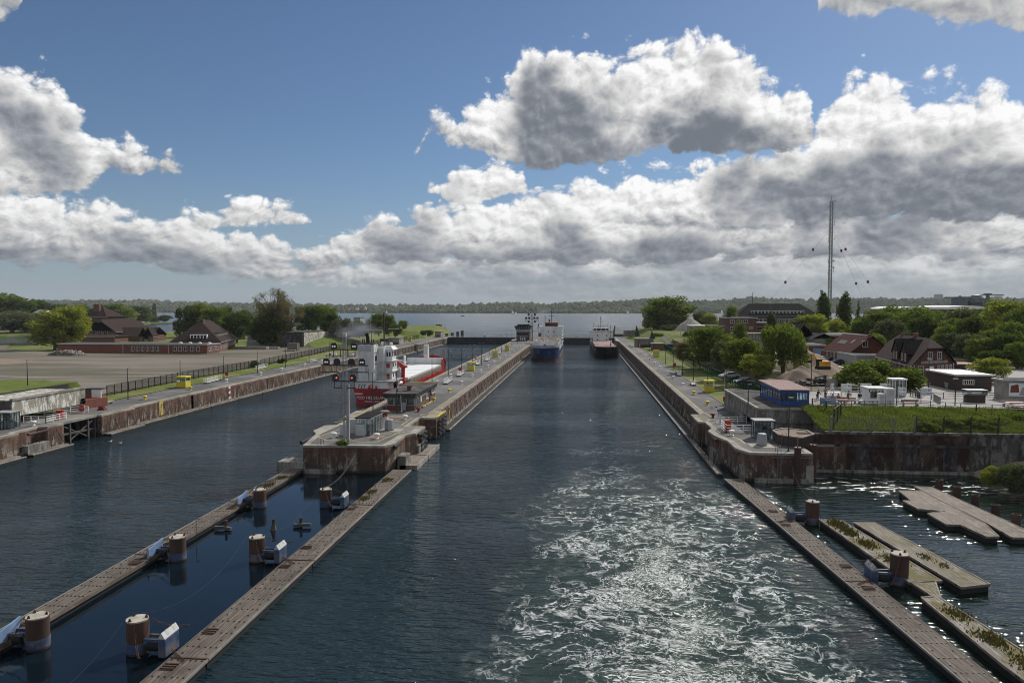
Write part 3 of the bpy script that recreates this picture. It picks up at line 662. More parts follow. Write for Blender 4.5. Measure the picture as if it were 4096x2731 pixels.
b = MB()
for s in (-0.22, 0.22):
    b.tube([(-35.6+s,93.35,0.2),(-35.6+s,93.35,3.8),(-35.6+s,93.5,4.7),(-35.6+s,94.2,4.7),(-35.6+s,94.4,3.8)], 0.035, 6)
for k in range(14): b.bar((-35.82,93.35,0.3+k*0.27),(-35.38,93.35,0.3+k*0.27),0.035)
b.build('ladder', 'steel', island)
for y in (146,180.5,232,283.5,335,386): MB().box(-26.03,-25.96,y,y+0.35,0.3,3.45).build('slot_shade', 'dark_paint', island)  # flat dark strips paint in the shade of recessed slots
MB().box(-26.02,-25.95,137.2,138.1,0.4,3.45).build('yellow_panel', 'line_yellow', island)

# right quay
rq = [(21.0,127.8),(19.3,127.8),(19.3,119.4),(20.4,119.2),(20.4,113.2),(19.4,110.9),(19.7,106.5),(20.7,102.6),(20.7,97.1),(21.9,94.4),(29.9,94.4),(30.0,100.6),(36.4,101.2),(36.4,128),(27.6,128.4),(27.6,130),(27.6,470),(21,470),(21,436),(19.8,434),(19.8,412),(21,408)]
rdeck = [(21.9,129),(20.2,127),(20.2,120),(21.2,119.6),(21.2,112.6),(20.4,110.6),(20.6,107),(21.6,103),(21.7,97.7),(22.5,95.3),(29.2,95.3),(29.4,101),(36,102),(36,127.6),(27.5,128),(27.5,468),(21.9,468)]
rquay = lock_body('right_quay', 'right-hand brick quay with asphalt deck and pale coping', rq, rdeck, cat='quay')
b = MB(); y = 130
while y < 404: b.box(21.12,21.85,y,y+0.42,DK+0.002,DK+0.012); y += 0.84
b.build('edge_slats', 'concrete', rquay)['kind'] = 'stuff'
b = MB(); line(b, [(22.0,404),(22.0,131),(22.5,124.2),(21.0,120.8)]); line(b, [(20.8,110.4),(22.7,103.6),(22.7,100.6),(25.8,99.9)])
for i in range(8): line(b, [(19.4,121+i*0.85),(21.6,121+i*0.85)], 0.12, DK+0.02)
b.build('yellow_marking', 'line_yellow', rquay)
MB().box(23.0,26.6,97.8,100.4,DK,DK+0.035).build('concrete_pad', 'pale_concrete', rquay)
for (x, y0, y1) in ((19.55,105.2,109.2),(20.75,96.2,99.6)): MB().cyl((x+0.1,y0,3.3),(x-0.1,y1,3.3),0.22,n=12).build('fender_roll', 'rust', rquay)
for y0, y1, x in ((104.6,107.8,19.1),(95.2,97.8,21.0)): MB().box(x,x+1.6,y0,y1,-2,1.9).build('concrete_block', 'stained_concrete', rquay)
MB().box(22.5,29.2,93.7,94.45,-0.6,0.5).build('footing', 'stained_concrete', rquay)
b = MB()
for s in (-0.22, 0.22): b.tube([(25.6+s,94.2,0.2),(25.6+s,94.2,3.8),(25.6+s,94.4,4.7),(25.6+s,95.1,4.7),(25.6+s,95.3,3.8)], 0.035, 6)
for k in range(14): b.bar((25.38,94.2,0.3+k*0.27),(25.82,94.2,0.3+k*0.27),0.035)
b.build('ladder', 'steel', rquay)
MB().box(24.6,29.85,94.22,94.38,3.2,3.3).build('pipe_rail', 'steel', rquay)
MB().box(29.0,29.95,94.25,95,-1,2.2).build('corner_stone', 'pale_concrete', rquay)
MB().box(27.56,27.72,128.4,335,DK-0.1,DK+0.12).build('kerb', 'concrete', rquay)

# left quay
lq = [(-85.3,116.9),(-85.3,430),(-84.2,433),(-84.2,452),(-86,455),(-86,475),(-96.5,475),(-96.5,60),(-84.3,60),(-84.3,98.5),(-85.6,99),(-85.6,103.5),(-84.4,104.2),(-84.3,108),(-92,108),(-92,116.8),(-84.1,116.9),(-84.1,126.4),(-85.3,126.6)]
lq = [(-85.3,126.6),(-85.3,430),(-84.2,433),(-84.2,452),(-86,455),(-86,475),(-96.5,475),(-96.5,60),(-84.3,60),(-84.3,98.5),(-85.7,99),(-85.7,104),(-84.4,104.4),(-84.4,108),(-92,108),(-92,116.9),(-84.2,116.9),(-84.2,126.4)]
ldeck = [(-86.2,127.2),(-86.2,470),(-95.8,470),(-95.8,60),(-85.2,60),(-85.2,98),(-86.4,98.6),(-86.4,104.8),(-85.2,105.2),(-85.2,107.6),(-95,107.7),(-95,117.2),(-85,117.3),(-85,126.4)]
lquay = lock_body('left_quay', 'left-hand brick quay wall with pale coping and walkway', lq, ldeck, bodymat='lock_brick', cat='quay')
b = MB(); line(b, [(-86.3,428),(-86.3,127.4),(-85.6,119)])
b.build('yellow_marking', 'line_yellow', lquay)
b = MB()
for u, v in ((1505,985),): pass
for yy in (onX('A',1507,985,-85.3)[1], onX('B',180,1320,-85.3)[1], onX('B',967,1130,-85.3)[1], onX('B',1507,1000,-85.3)[1], 300, 352): MB().box(-85.28,-85.2,yy-0.35,yy+0.35,0.2,3.4).build('slot_shade', 'dark_paint', lquay)  # dark strips on the wall face, slot shade put into colour
yy = onX('A',1262,1040,-85.3)[1]; MB().box(-85.27,-85.22,yy-0.7,yy+0.7,0.8,3.75).build('yellow_panel', 'line_yellow', lquay)
yy = onX('B',568,1230,-85.3)[1]
for k in range(5): MB().box(-85.27,-85.22,yy-0.45,yy+0.45,0.55+k*0.62,1.17+k*0.62).build('gauge_panel', 'white_paint' if k % 2 == 0 else 'red_paint', lquay)
MB().box(-84.5,-83.5,99.2,103.6,-2,1.7).build('concrete_block', 'stained_concrete', lquay)
MB().cyl((-84.1,100,3.3),(-84.1,104,3.3),0.22,n=12).build('fender_roll', 'rust', lquay)

# lock gates
def gate(x0, x1, label):
    g = thing('lock_gate', label, 'lock gate', ((x0+x1)/2, 444, 0))
    MB().box(x0,x1,442.6,447.4,-2,4.0).build('gate_body', 'gate_steel', g)
    b = MB()
    for z in (0.9, 2.3, 3.4): b.box(x0,x1,442.35,442.6,z,z+0.22)
    b.build('girder', 'gate_steel', g)
    MB().box(x0,x1,442.3,447.6,4.0,4.15).build('walkway', 'dark_paint', g)
    b = MB()
    for y in (442.5, 447.4):
        x = x0
        while x < x1: b.bar((x,y,4.15),(x,y,5.15),0.05); x += 2.0
        for z in (4.65, 5.12): b.bar((x0,y,z),(x1,y,z),0.05)
    b.build('railing', 'light_grey', g)
    return g
pm('gate_steel', (0.012,0.016,0.026), (0.02,0.022,0.03), 0.4, 0.6, c3=(0.035,0.03,0.028), s3=0.3)
g1 = gate(-25.0, 19.9, 'dark steel lock gate closing the right chamber behind the moored ships')
MB().add([(-3.6,442.2,5.1),(-1.4,442.2,5.1),(-2.5,442.2,3.9),(-3.6,442.1,5.1),(-1.4,442.1,5.1),(-2.5,442.1,3.9)], [(0,2,1),(3,4,5),(0,1,4,3),(1,2,5,4),(2,0,3,5)]).build('marker_board', 'light_grey', g1)
g2 = gate(-84.3, -41.2, 'long dark steel gate closing the left chamber, open water behind it')
MB().cbox((-60.5,442.3,5.0),1.7,0.1,1.1).build('marker_board', 'light_grey', g2)

# floating fenders along the chamber walls
def fender(x0, x1, y0, y1, side, label, group, mat='plank_grey'):
    """side=+1: water lies towards +x"""
    f = thing('fender_float', label, 'floating fender', ((x0+x1)/2, y0, 0), group)
    MB().box(x0,x1,y0+0.15,y1-0.15,-0.4,0.32).build('float_body', 'black_rubber', f)
    if side > 0: a, c, e = (x0, x0+0.75), (x1-0.22, x1), x1
    else: a, c, e = (x1-0.75, x1), (x0, x0+0.22), x0
    MB().box(a[0],a[1],y0+0.2,y1-0.2,0.32,0.50).build('timber_ledge', mat, f)
    MB().box(c[0],c[1],y0+0.15,y1-0.15,0.32,0.46).build('edge_rail', 'pale_concrete' if side > 0 else 'concrete', f)
    xw = x0-0.05 if side > 0 else x1+0.05
    for k in (0.25, 0.75):
        yc = y0+(y1-y0)*k
        for s in (-1, 1): MB().bar((xw+0.06*side, yc+s*0.25, 3.1), (xw+0.5*side, yc+s*1.5, 0.5), 0.07).build('chain', 'dark_paint', f)
    return f
seg = 13.0
y = 127.4
while y < 400:
    fender(-25.95,-23.85,y,min(y+seg,404),1,'timber topped floating fender along the island side of the right chamber','floating fenders along the island wall'); y += seg
y = 96.4
while y < 400:
    fender(18.1,20.6 if y > 112 else 18.9,y,min(y+seg,404),-1,'dark floating fender at the foot of the right quay wall','floating fenders along the right quay'); y += seg
y = 127.0
while y < 428:
    fender(-85.2,-83.6,y,min(y+seg,429),1,'dark floating fender at the foot of the left quay wall','floating fenders along the left quay'); y += seg
f = fender(-84.2,-82.6,62,98,1,'pale floating fender at the left edge below the near left quay','near left fenders')
f = fender(-84.2,-82.6,99,108,1,'short pale floating fender beside the opening of the left gate pocket','near left fenders')
f = fender(-84.1,-82.6,117,127,1,'short pale floating fender below the wall section right of the gate pocket','near left fenders')
for a, c, l in ((96.6,103.6,'broad worn timber raft against the island head, rusty chains on it'),(104.0,112.2,'narrow pale timber raft beside the stepped concrete block of the island')):
    f = thing('timber_raft', l, 'raft', (-24,a,0))
    MB().box(-25.3,-22.9,a,c,-0.4,0.62).build('timber_deck', 'plank_grey', f); MB().box(-22.9,-22.75,a,c,-0.2,0.7).build('edge_rail', 'pale_concrete', f)
# ---------------------------------------------------------------- timber booms, piles, chains in the foreground
def boom(label, x0a, x1a, ya, x0b, x1b, yb, mat, rail_side, end='square', joints=(), name='timber_boom', cat='guide boom', bolts=True, rails=True):
    """floating timber boom from (x0a..x1a, ya) far to (x0b..x1b, yb) near; planks run along it"""
    ang = math.atan2(-(x0b-x0a), yb-ya)           # skew handled by building in a rotated frame
    f = thing(name, label, cat, ((x0a+x1a)/2, ya, 0))
    cxa, cxb = (x0a+x1a)/2, (x0b+x1b)/2; w = (x1a-x0a); L = math.hypot(cxb-cxa, yb-ya)
    f.rotation_euler = (0, 0, math.atan2(-(cxa-cxb), ya-yb))
    # local frame: +Y away from the camera, origin at the far end
    o = f.location.copy(); f.location = (0, 0, 0)
    dk = 0.62
    ys = [0]+[-j for j in joints]+[-L]
    for a, c in zip(ys, ys[1:]):
        MB().box(-w/2, w/2, c+0.06, a-0.06, 0.42, dk).build('plank_deck', mat, f)
        MB().box(-w/2+0.06, w/2-0.06, c+0.1, a-0.1, -0.5, 0.42).build('float_body', 'black_rubber', f)
        if rails:
            xr = w/2 if rail_side > 0 else -w/2-0.14
            MB().box(xr+0.02, xr+0.12, c+0.06, a-0.06, 0.50, dk+0.04).build('edge_rail', 'concrete', f)
        if rails: MB().box((-w/2-0.1) if rail_side > 0 else w/2, (-w/2) if rail_side > 0 else w/2+0.1, c+0.06, a-0.06, 0.35, dk+0.03).build('edge_board', mat, f)
    if bolts:
        b = MB(); y = -1.6; k = 0
        while y > -L+0.5:
            xs = [-w*0.42, -w*0.25, -w*0.08, w*0.1, w*0.26, w*0.42]
            for x in xs: b.cbox((x, y+0.12*(1 if k % 2 else 0), dk+0.03), 0.085, 0.085, 0.06)
            for x in (-w*0.33, w*0.33): b.cbox((x, y-0.9, dk+0.03), 0.09, 0.09, 0.07)
            y -= 1.9; k += 1
        b.build('bolts', 'dark_paint', f)['kind'] = 'stuff'
    for j in joints: MB().box(-w/2-0.05, w/2+0.05, -j-0.07, -j+0.07, dk-0.02, dk+0.06).build('joint_iron', 'rusty_iron', f)
    f.location = o
    return f
boom('long timber guide boom running to the island head, right of the still water', -25.4, -23.05, 94.0, -25.75, -23.25, 30.5, 'plank_brown', 1, joints=(17.4, 35.0, 52.5))
boom('long timber guide boom on the far left of the still water', -39.85, -37.95, 97.0, -39.3, -37.6, 30.5, 'plank_brown', -1, joints=(20.6, 38.0, 55.0))
boom('dark timber guide boom along the right side of the open channel', 18.5, 20.5, 93.2, 22.9, 25.3, 36, 'plank_brown', -1, joints=(18.6, 34.6, 51.0))
def float_shape(label, pts, mat, name='timber_float'):
    c = (sum(p[0] for p in pts)/len(pts), sum(p[1] for p in pts)/len(pts), 0)
    f = thing(name, label, 'timber float', c)
    # planks along the long axis: rotate the local frame of the mesh
    q = [(p[0], p[1]) for p in pts]
    MB().prism(q, 0.45, 0.66).build('plank_deck', mat, f)
    n = len(q); cx, cy = c[0], c[1]
    MB().prism([(cx+(x-cx)*0.985, cy+(y-cy)*0.985) for x, y in q], -0.5, 0.45).build('float_body', 'black_rubber', f)
    b = MB()
    for k in range(n): b.bar((*q[k], 0.62), (*q[(k+1) % n], 0.62), 0.14, 0.16)
    b.build('edge_beam', 'plank_grey', f)
    return f
float_shape('mossy plank float beside the right boom, its inner edge overgrown with weeds', [(29.0,59.4),(26.9,75.6),(24.7,75.7),(26.2,59.6),(26.3,58.7)], 'plank_overgrown')
float_shape('weathered plank float with two small green tufts, right of the mossy one', [(32.5,59.1),(30.0,75.2),(27.9,75.0),(29.9,58.2)], 'plank_mossy')
float_shape('overgrown plank float nearest the camera at the right edge, brown moss on top', [(29.6,40),(28.3,47.4),(27.2,55.8),(28.4,59.2),(26.4,59.0),(26.75,56.0),(25.8,55.8),(26.0,45.3),(26.4,40)], 'plank_overgrown')
float_shape('stepped grey plank float in the right basin with notched left side', [(40.9,89.0),(41.1,76.1),(40.1,71.7),(38.9,71.5),(38.4,75.3),(37.0,75.2),(37.0,79.1),(39.2,80.2),(36.8,80.8),(36.6,84.1),(37.6,84.2),(38.1,88.7)], 'plank_grey')
float_shape('straight grey plank float in the right basin beside the row of rusty posts', [(42.9,90.9),(44.1,71.8),(41.2,71.5),(41.4,76),(40.9,91)], 'plank_grey')
# weeds growing on the floats
def weeds(label, spots, mat='long_grass'):
    b = MB(); rr = random.Random(len(spots))
    for x, y, n, sp, h in spots:
        for i in range(n):
            px, py = x+rr.gauss(0, sp), y+rr.gauss(0, sp*1.8); a = rr.random()*6.28; w = 0.05+rr.random()*0.07; hh = h*rr.uniform(0.4, 1)
            b.add([(px-w*math.cos(a),py-w*math.sin(a),0.6),(px+w*math.cos(a),py+w*math.sin(a),0.6),(px+rr.gauss(0,0.08),py+rr.gauss(0,0.08),0.66+hh)], [(0,1,2)])
    o = b.build('weeds', mat); tag(o, label, 'weeds', kind='stuff'); return o
weeds('tufts of weeds growing out of the mossy right floats', [(25.9,74,260,0.35,0.5),(26.2,71.5,300,0.35,0.4),(26.6,68,300,0.35,0.3),(27.2,64,300,0.4,0.25),(30.3,65,120,0.25,0.18),(30.9,63,100,0.22,0.15),(27.0,53,300,0.4,0.22),(27.2,49,400,0.4,0.25),(27.5,45.5,400,0.45,0.2)], 'moss')
weeds('grass tufts along the seams near the far end of the left booms', [(-24.7,88,200,0.3,0.2),(-24.9,82,200,0.25,0.2),(-24.9,79,180,0.25,0.25),(-38.6,88,150,0.3,0.2),(-38.6,84,150,0.3,0.2)], 'moss')

def chain(pts, name, parent, link_=0.24):
    """chain as alternating small links along a polyline"""
    b = MB(); k = 0
    for a, c in zip(pts, pts[1:]):
        a, c = Vector(a), Vector(c); n = max(1, int((c-a).length/link_)); q = (c-a).to_track_quat('Z', 'Y')
        for i in range(n):
            m = a+(c-a)*((i+0.5)/n); s = q @ (Vector((1,0,0)) if k % 2 else Vector((0,1,0))); d = (c-a).normalized()*link_*0.62; s = s*0.055
            b.bar(m-d/1+s, m+d/1+s, 0.035); b.bar(m-d+(-s), m+d-s, 0.035); b.bar(m+d+s, m+d-s, 0.035); k += 1
    return b.build(name, 'rusty_iron', parent)
def sag(a, c, dip, n=8):
    a, c = Vector(a), Vector(c)
    return [tuple(a+(c-a)*(i/n)-Vector((0,0,dip*4*(i/n)*(1-i/n)))) for i in range(n+1)]
def pile(x, y, r, h, label, group=None, collar=True):
    p = thing('mooring_pile', label, 'pile', (x, y, 0), group)
    MB().cyl((x,y,-3),(x+0.02,y,h),r,n=28).build('steel_tube', 'rust', p, smooth=True)
    MB().cyl((x,y,h),(x,y,h+0.09),r*0.98,n=28).build('concrete_cap', 'pile_top', p)
    if collar:
        MB().cyl((x,y,0.15),(x,y,0.75),r*1.05,n=28).build('blue_collar', 'float_blue', p, smooth=True)
    b = MB()
    for a in (0.4, 2.5, 4.4): b.cyl((x+r*0.8*math.cos(a),y+r*0.8*math.sin(a),h),(x+r*0.8*math.cos(a),y+r*0.8*math.sin(a),h+0.28),0.16,0.05,4)
    b.build('lifting_lugs', 'rusty_iron', p)
    return p
def fender_arm(x, y, side, label, bx, gx='float_blue'):
    """blue hinged fender between pile and boom; side = direction of the boom from the pile"""
    g = thing('fender_unit', label, 'fender', (x+side*1.6, y-0.2, 0))
    s = side
    if gx != 'pale_blue_panel': MB().prism([(x+s*1.95,y-0.9),(x+s*2.45,y-0.9),(x+s*2.45,y+0.75),(x+s*1.95,y+0.75)][::(1 if s > 0 else -1)], 0.1, 1.35).build('fender_panel', 'float_blue', g, bevel=0.05)
    if gx != 'pale_blue_panel': MB().add([(x+s*1.95,y-0.9,1.35),(x+s*2.45,y-0.9,1.35),(x+s*2.2,y-0.9,1.75),(x+s*1.95,y+0.75,1.35),(x+s*2.45,y+0.75,1.35),(x+s*2.2,y+0.75,1.75)], [(0,1,2),(3,5,4),(0,2,5,3),(1,4,5,2),(0,3,4,1)]).build('sloping_hood', gx, g)
    MB().cyl((x+s*0.9,y-0.1,0.6),(x+s*1.95,y-0.1,0.6),0.42,n=12).build('rubber_roll', 'black_rubber', g, smooth=True)
    MB().bar((x+s*0.7,y-0.4,1.0),(x+s*1.95,y-0.4,1.0),0.12,0.2).build('hinge_arm', 'float_blue', g)
    MB().bar((x+s*0.7,y+0.3,1.0),(x+s*1.95,y+0.3,1.0),0.12,0.2).build('hinge_arm', 'float_blue', g)
    return g
PILES = [(-28.9,77.6,2.0,1,'rusty pile nearest the island head on the right of the still water'),(-28.85,60.2,2.1,1,'second rusty pile from the island, beside the right-hand boom'),(-29.0,43.2,2.15,1,'rusty pile nearest the camera beside the right-hand boom'),
         (-36.3,76.6,2.0,-1,'farthest rusty pile beside the left boom'),(-36.05,59.7,2.05,-1,'middle rusty pile beside the left boom'),(-36.0,43.1,2.1,-1,'large rusty pile at the lower left edge'),
         (24.2,76.3,2.35,-2,'rusty pile beside the right boom, nearer the right quay head'),(26.0,60.1,2.5,-2,'rusty pile beside the right boom, nearer the camera'),(28.6,43.6,2.6,-2,'rusty pile at the lower right corner, mostly cut off')]
for i, (x, y, h, s, l) in enumerate(PILES[:8]):
    p = pile(x, y, 0.69, h, l)
    d = 1 if s == 1 else -1
    fl = ('white-stickered grey fender block ' if s == 1 else 'blue fender plate ' if s == -1 else 'dark fender block ')+['by the pile nearest the island','by the second pile from the island','by the pile nearest the camera','by the farthest left pile','by the middle left pile','at the lower left edge','by the upper right pile','by the lower right pile'][i]
    g = fender_arm(x, y, d, fl, 0, 'light_grey' if s == 1 else 'grey_paint' if s == -2 else 'pale_blue_panel')
    if s == -1:
        MB().add([(x-1.75,y-1.7,0.1),(x-1.75,y+0.4,0.5),(x-1.75,y+0.7,1.75),(x-1.75,y-1.5,1.35),(x-1.9,y-1.7,0.1),(x-1.9,y+0.4,0.5),(x-1.9,y+0.7,1.75),(x-1.9,y-1.5,1.35)], [(0,1,2,3),(7,6,5,4),(0,4,5,1),(1,5,6,2),(2,6,7,3),(3,7,4,0)]).build('blue_plate', 'pale_blue_panel', g)
    if s != -1:
        b = MB()
        for dy in (-0.35, 0.4):
            for dd in (0,): b.add([(x+d*2.20,y+dy-0.12,1.765),(x+d*2.38,y+dy-0.12,1.51),(x+d*2.38,y+dy+0.12,1.51),(x+d*2.20,y+dy+0.12,1.765)], [(0,1,2,3),(3,2,1,0)])
        b.build('number_sticker', 'white_paint', g)
    bx = -25.5 if s == 1 else -37.75 if s == -1 else x-3.05
    for k, (a, c, dip) in enumerate((((x+d*0.3,y-0.8,h),(x+d*1.6,y-2.3,0.8),0.5),((x+d*0.75,y+0.3,h),(x+d*2.9,y+1.2,1.4),0.25),((bx-d*0.6,y-0.9,0.72),(bx+d*1.0,y-2.2,0.72),0.0))):
        cobj = chain(sag(a, c, dip), 'chain', p)
        cobj['label'] = 'rusty chain'
    b = MB()
    for yy in (y+1.6, y-3.2):
        for k in range(3): b.box(min(bx, bx+d*0.9), max(bx, bx+d*0.9), yy+k*0.28, yy+k*0.28+0.10, 0.66, 0.74)
    o = b.build('hinge_iron', 'rusty_iron', p)
# cables strung pile to pile
def cable(label, pts, r=0.02, mat='steel'):
    o = MB().tube(pts, r, 5).build('cable', mat); tag(o, label, 'cable'); return o
for k in range(3):
    dx = 0.09*k
    cable(['leftmost of three','middle of three','rightmost of three'][k]+' thin cables hanging from the island front to the nearest pile', sag((-30.6+dx,93.6,3.0),(-29.2+dx,77.5,2.2),0.9,14), 0.014, 'dark_paint')
cable('thin sagging wire from the pile near the island to the second pile', sag((-29.6,77,2.1),(-29.6,60.8,2.2),1.6,16), 0.006, 'dark_paint')
cable('thin sagging wire from the second pile to the pile nearest the camera', sag((-29.6,59.6,2.2),(-29.6,43.9,2.25),1.6,16), 0.006, 'dark_paint')
cable('thin wire running from the nearest pile out of the bottom of the picture', sag((-29.6,42.6,2.25),(-29.6,30,2.3),1.6,16), 0.006, 'dark_paint')
cable('cable from the right quay head down to the upper right pile', sag((26.9,94.2,3.2),(24.3,76.2,2.8),1.4,14), 0.02, 'dark_paint')
for x, y, k, l in ((-36.0,68.3,1,'charred timber stump with a plank, leftmost in the still water'),(-31.2,68.8,0,'slim charred timber stump in the middle of the still water'),(-28.8,70.0,1,'charred timber stump with two planks, nearest the right boom')):
    t = thing('timber_stump', l, 'stump', (x, y, 0))
    MB().cyl((x,y,-1),(x+0.03,y,1.0 if k else 1.15),0.18,0.15,8).build('post', 'rusty_iron', t)
    if k: MB().cbox((x+(0.45 if x > -30 else -0.45),y-0.1,0.3),1.3,0.35,0.28,rz=0.15).build('plank', 'rubble_dark', t); MB().cbox((x-(0.35 if x > -30 else -0.3),y-0.15,0.22),0.7,0.3,0.3,rz=-0.1).build('plank', 'rubble_dark', t)
    else: MB().cyl((x,y,0),(x,y,0.55),0.34,0.2,7).build('collar', 'rubble_dark', t)
b = MB(); b.tube([(-37.3,65.0,0.6),(-37.3,65.0,2.1),(-36.9,65.0,2.1)],0.03,5); tag(b.build('boom_marker_rod','dark_paint'), 'thin bent iron rod standing on the left boom', 'rod')
for i, (x, y) in enumerate(((44.6,92.6),(44.9,89.0),(45.0,85.2),(45.0,81.2),(45.0,77.5))):
    p = thing('tube_pile', ['farthest rusty tube post of the right basin','second farthest rusty tube post of the right basin','middle rusty tube post of the right basin','fourth rusty tube post beside the straight plank float','nearest rusty tube post at the right edge'][i], 'pile', (x, y, 0), 'rusty posts in the right basin')
    b = MB(); b.lathe([(0.42,-2),(0.42,1.25),(0.36,1.25),(0.36,0.6)], (x,y,0), 18); b.build('steel_tube', 'rust', p, smooth=True)
    MB().cyl((x,y,0.55),(x,y,0.62),0.37,n=18).build('inner_plug', 'black_rubber', p)
p = pile(27.7, 93.6, 0.42, 4.7, 'tall slim rusty pile against the right quay head', collar=False)
MB().cyl((27.7,93.6,4.7),(27.7,93.6,5.9),0.05,n=6).build('rod', 'steel', p)
p = pile(30.9, 97.8, 0.5, 4.3, 'black pile with pale cap behind the right quay head', collar=False)
p.children[0].data = p.children[0].data.copy(); p.children[0].data.materials[0] = M['dark_paint']
# ---------------------------------------------------------------- island furniture
def bollard_proto(mat):
    b = thing('bollard', 'white steel mooring bollard', 'bollard')
    MB().lathe([(0.30,0),(0.30,0.06),(0.20,0.10),(0.20,0.42),(0.24,0.46)], (0,0,0), 14).build('post', mat, b, smooth=True)
    MB().lathe([(0.24,0.46),(0.40,0.50),(0.42,0.62),(0.34,0.74),(0.12,0.78)], (0,0,0), 14).build('head', mat, b, smooth=True)
    return b
BW, BY, BR = bollard_proto('white_paint'), bollard_proto('yellow_paint'), bollard_proto('rust_red')
used = set()
def place(proto, loc, rz=0.0, label=None, group=None, scale=None):
    if proto.name in used: return dup(proto, loc, rz, label, group, scale)
    used.add(proto.name); proto.location = loc; proto.rotation_euler = (0,0,rz)
    if label: proto['label'] = label
    if group: proto['group'] = group
    if scale: proto.scale = scale if isinstance(scale, tuple) else (scale,)*3
    return proto
S125 = 1.08
def B(p, x, y, l, g=None): place(p, (x, y, DK), 0, l, g, S125)
for y in (173.2,190.8,206.3,223.3,239.2,256.3,273,290,307,324,341,358,375,392): B(BW, -29.5, y, 'white bollard in the row along the right half of the island deck', 'white bollards on the right half of the island')
for y in (173.7,192.0,205.7,239.2,255.4,272.4,290,307,325,343): B(BW, -35.85, y, 'white bollard in the row along the left half of the island deck', 'white bollards on the left half of the island')
B(BY, -29.4, 156.1, 'yellow bollard standing alone beyond the brick control house'); B(BY, -29.6, 140.3, 'yellow bollard beside the striped kerb stones of the control house')
B(BR, -29.4, 126, 'dark red bollard at the right front corner of the control house'); B(BR, -36.0, 126.8, 'dark red bollard at the left front corner of the control house')
B(BW, -35.7, 99.3, 'white mooring head at the front left of the island head'); B(BW, -29.3, 99.2, 'white mooring head at the front right of the island head'); B(BW, -29.5, 116.6, 'white mooring head in front of the control house, right of the winch')
for y in (137.6,): B(BY, -89.5, y, 'yellow bollard on the left quay nearest the camera')
B(BY, -89.6, 154.9, 'yellow bollard on the left quay beside the yellow hut')
for y in (171.8,191.2,205.1,222.8,238.5,255,272,289): B(BW, -89.7, y, 'white bollard in the row along the left quay', 'white bollards on the left quay')
B(BW, -87.3, 105, 'white mooring head on the near left quay beside the railing')
for y in (173.9,191.4,207.5,224.5,240.9,258.4,275.9,293,311.6,320.8,338,355,372): B(BW, 24.4, y, 'white bollard in the row along the right quay', 'white bollards on the right quay')
B(BY, 24.4, 157.1, 'yellow bollard on the right quay, second from the camera'); B(BY, 24.4, 140.2, 'yellow bollard on the right quay nearest the red one')
B(BR, 22.5, 123.9, 'dark red bollard at the bend of the right quay'); B(BW, 22.2, 107, 'white mooring head on the right quay head')

# deck lamps: thin pole with a T-shaped head
def lamp_proto(h, tee):
    l = thing('lamp_post', 'dark steel lamp post', 'lamp post')
    MB().cyl((0,0,0),(0,0,h),0.10,0.055,8).build('pole', 'dark_paint', l)
    if tee:
        MB().cyl((-0.75,0,h),(0.75,0,h),0.04,n=6).build('cross_arm', 'dark_paint', l)
        for s in (-1, 1): MB().cbox((s*0.62,0,h-0.02),0.42,0.2,0.12).build('lamp_head', 'grey_paint', l)
    else:
        MB().cbox((0.22,0,h+0.02),0.6,0.2,0.12).build('lamp_head', 'grey_paint', l)
    MB().cbox((0,0,0.05),0.3,0.3,0.1).build('base_plate', 'dark_paint', l)
    return l
LT, LS = lamp_proto(7.4, True), lamp_proto(6.4, False)
for i, (x, y) in enumerate([(-36.8,122.5),(-32.7,123.4),(-37.0,173.6),(-35.6,188.4),(-33.7,197.8),(-33.9,219.2),(-32.8,231.8),(-33.3,255),(-34.3,283),(-33.9,299.8),(-34.8,328.5),(-34.5,352),(-34.2,380)]):
    place(LT, (x, y, DK), 0.0, ['T-shaped lamp post left of the control house','T-shaped lamp post in front of the control house window','T-shaped lamp post just beyond the control house roof','T-shaped lamp post beside the first white gangway'][i] if i < 4 else 'T-shaped lamp post in the far row along the middle of the island', 'far lamp posts on the island' if i >= 4 else None)
for i, (x, y) in enumerate([(-93.3,137.8),(-94.4,159),(-92.7,176.3),(-92.6,195.4),(-92.7,215.1),(-93.2,235.9),(-93.2,256),(-93.5,277),(-94,300)]):
    place(LS, (x, y, DK), 0.3, ['lamp post on the left quay nearest the concrete beam','lamp post rising in front of the yellow hut on the left quay'][i] if i < 2 else 'thin lamp post in the far row along the left quay', 'far lamp posts on the left quay' if i >= 2 else None)
place(LS, (-104,124,8.0), 0.3, 'short lamp post behind the whitewashed concrete beam', None, (1,1,0.75))
for i, (x, y) in enumerate([(28.2,141.7),(28.2,162.1),(29.1,188.1),(28.1,201.2),(28,220.7),(28,240.8),(28,280),(29.3,312)]):
    place(LS, (x, y, DK), -0.4, ['lamp post with red box at its foot on the right quay','lamp post in front of the right-hand yellow hut'][i] if i < 2 else 'thin lamp post in the far row on the right grass strip', 'far lamp posts on the right quay' if i >= 2 else None)
place(LS, (26.4,115.4,7.3), 0, 'short lamp post on the edge of the concrete gate house roof', None, (1,1,0.5))
place(LS, (27.2,95.9,DK), 0, 'lamp post on the right quay head beside the grey winch cover', None, (1,1,1.1))

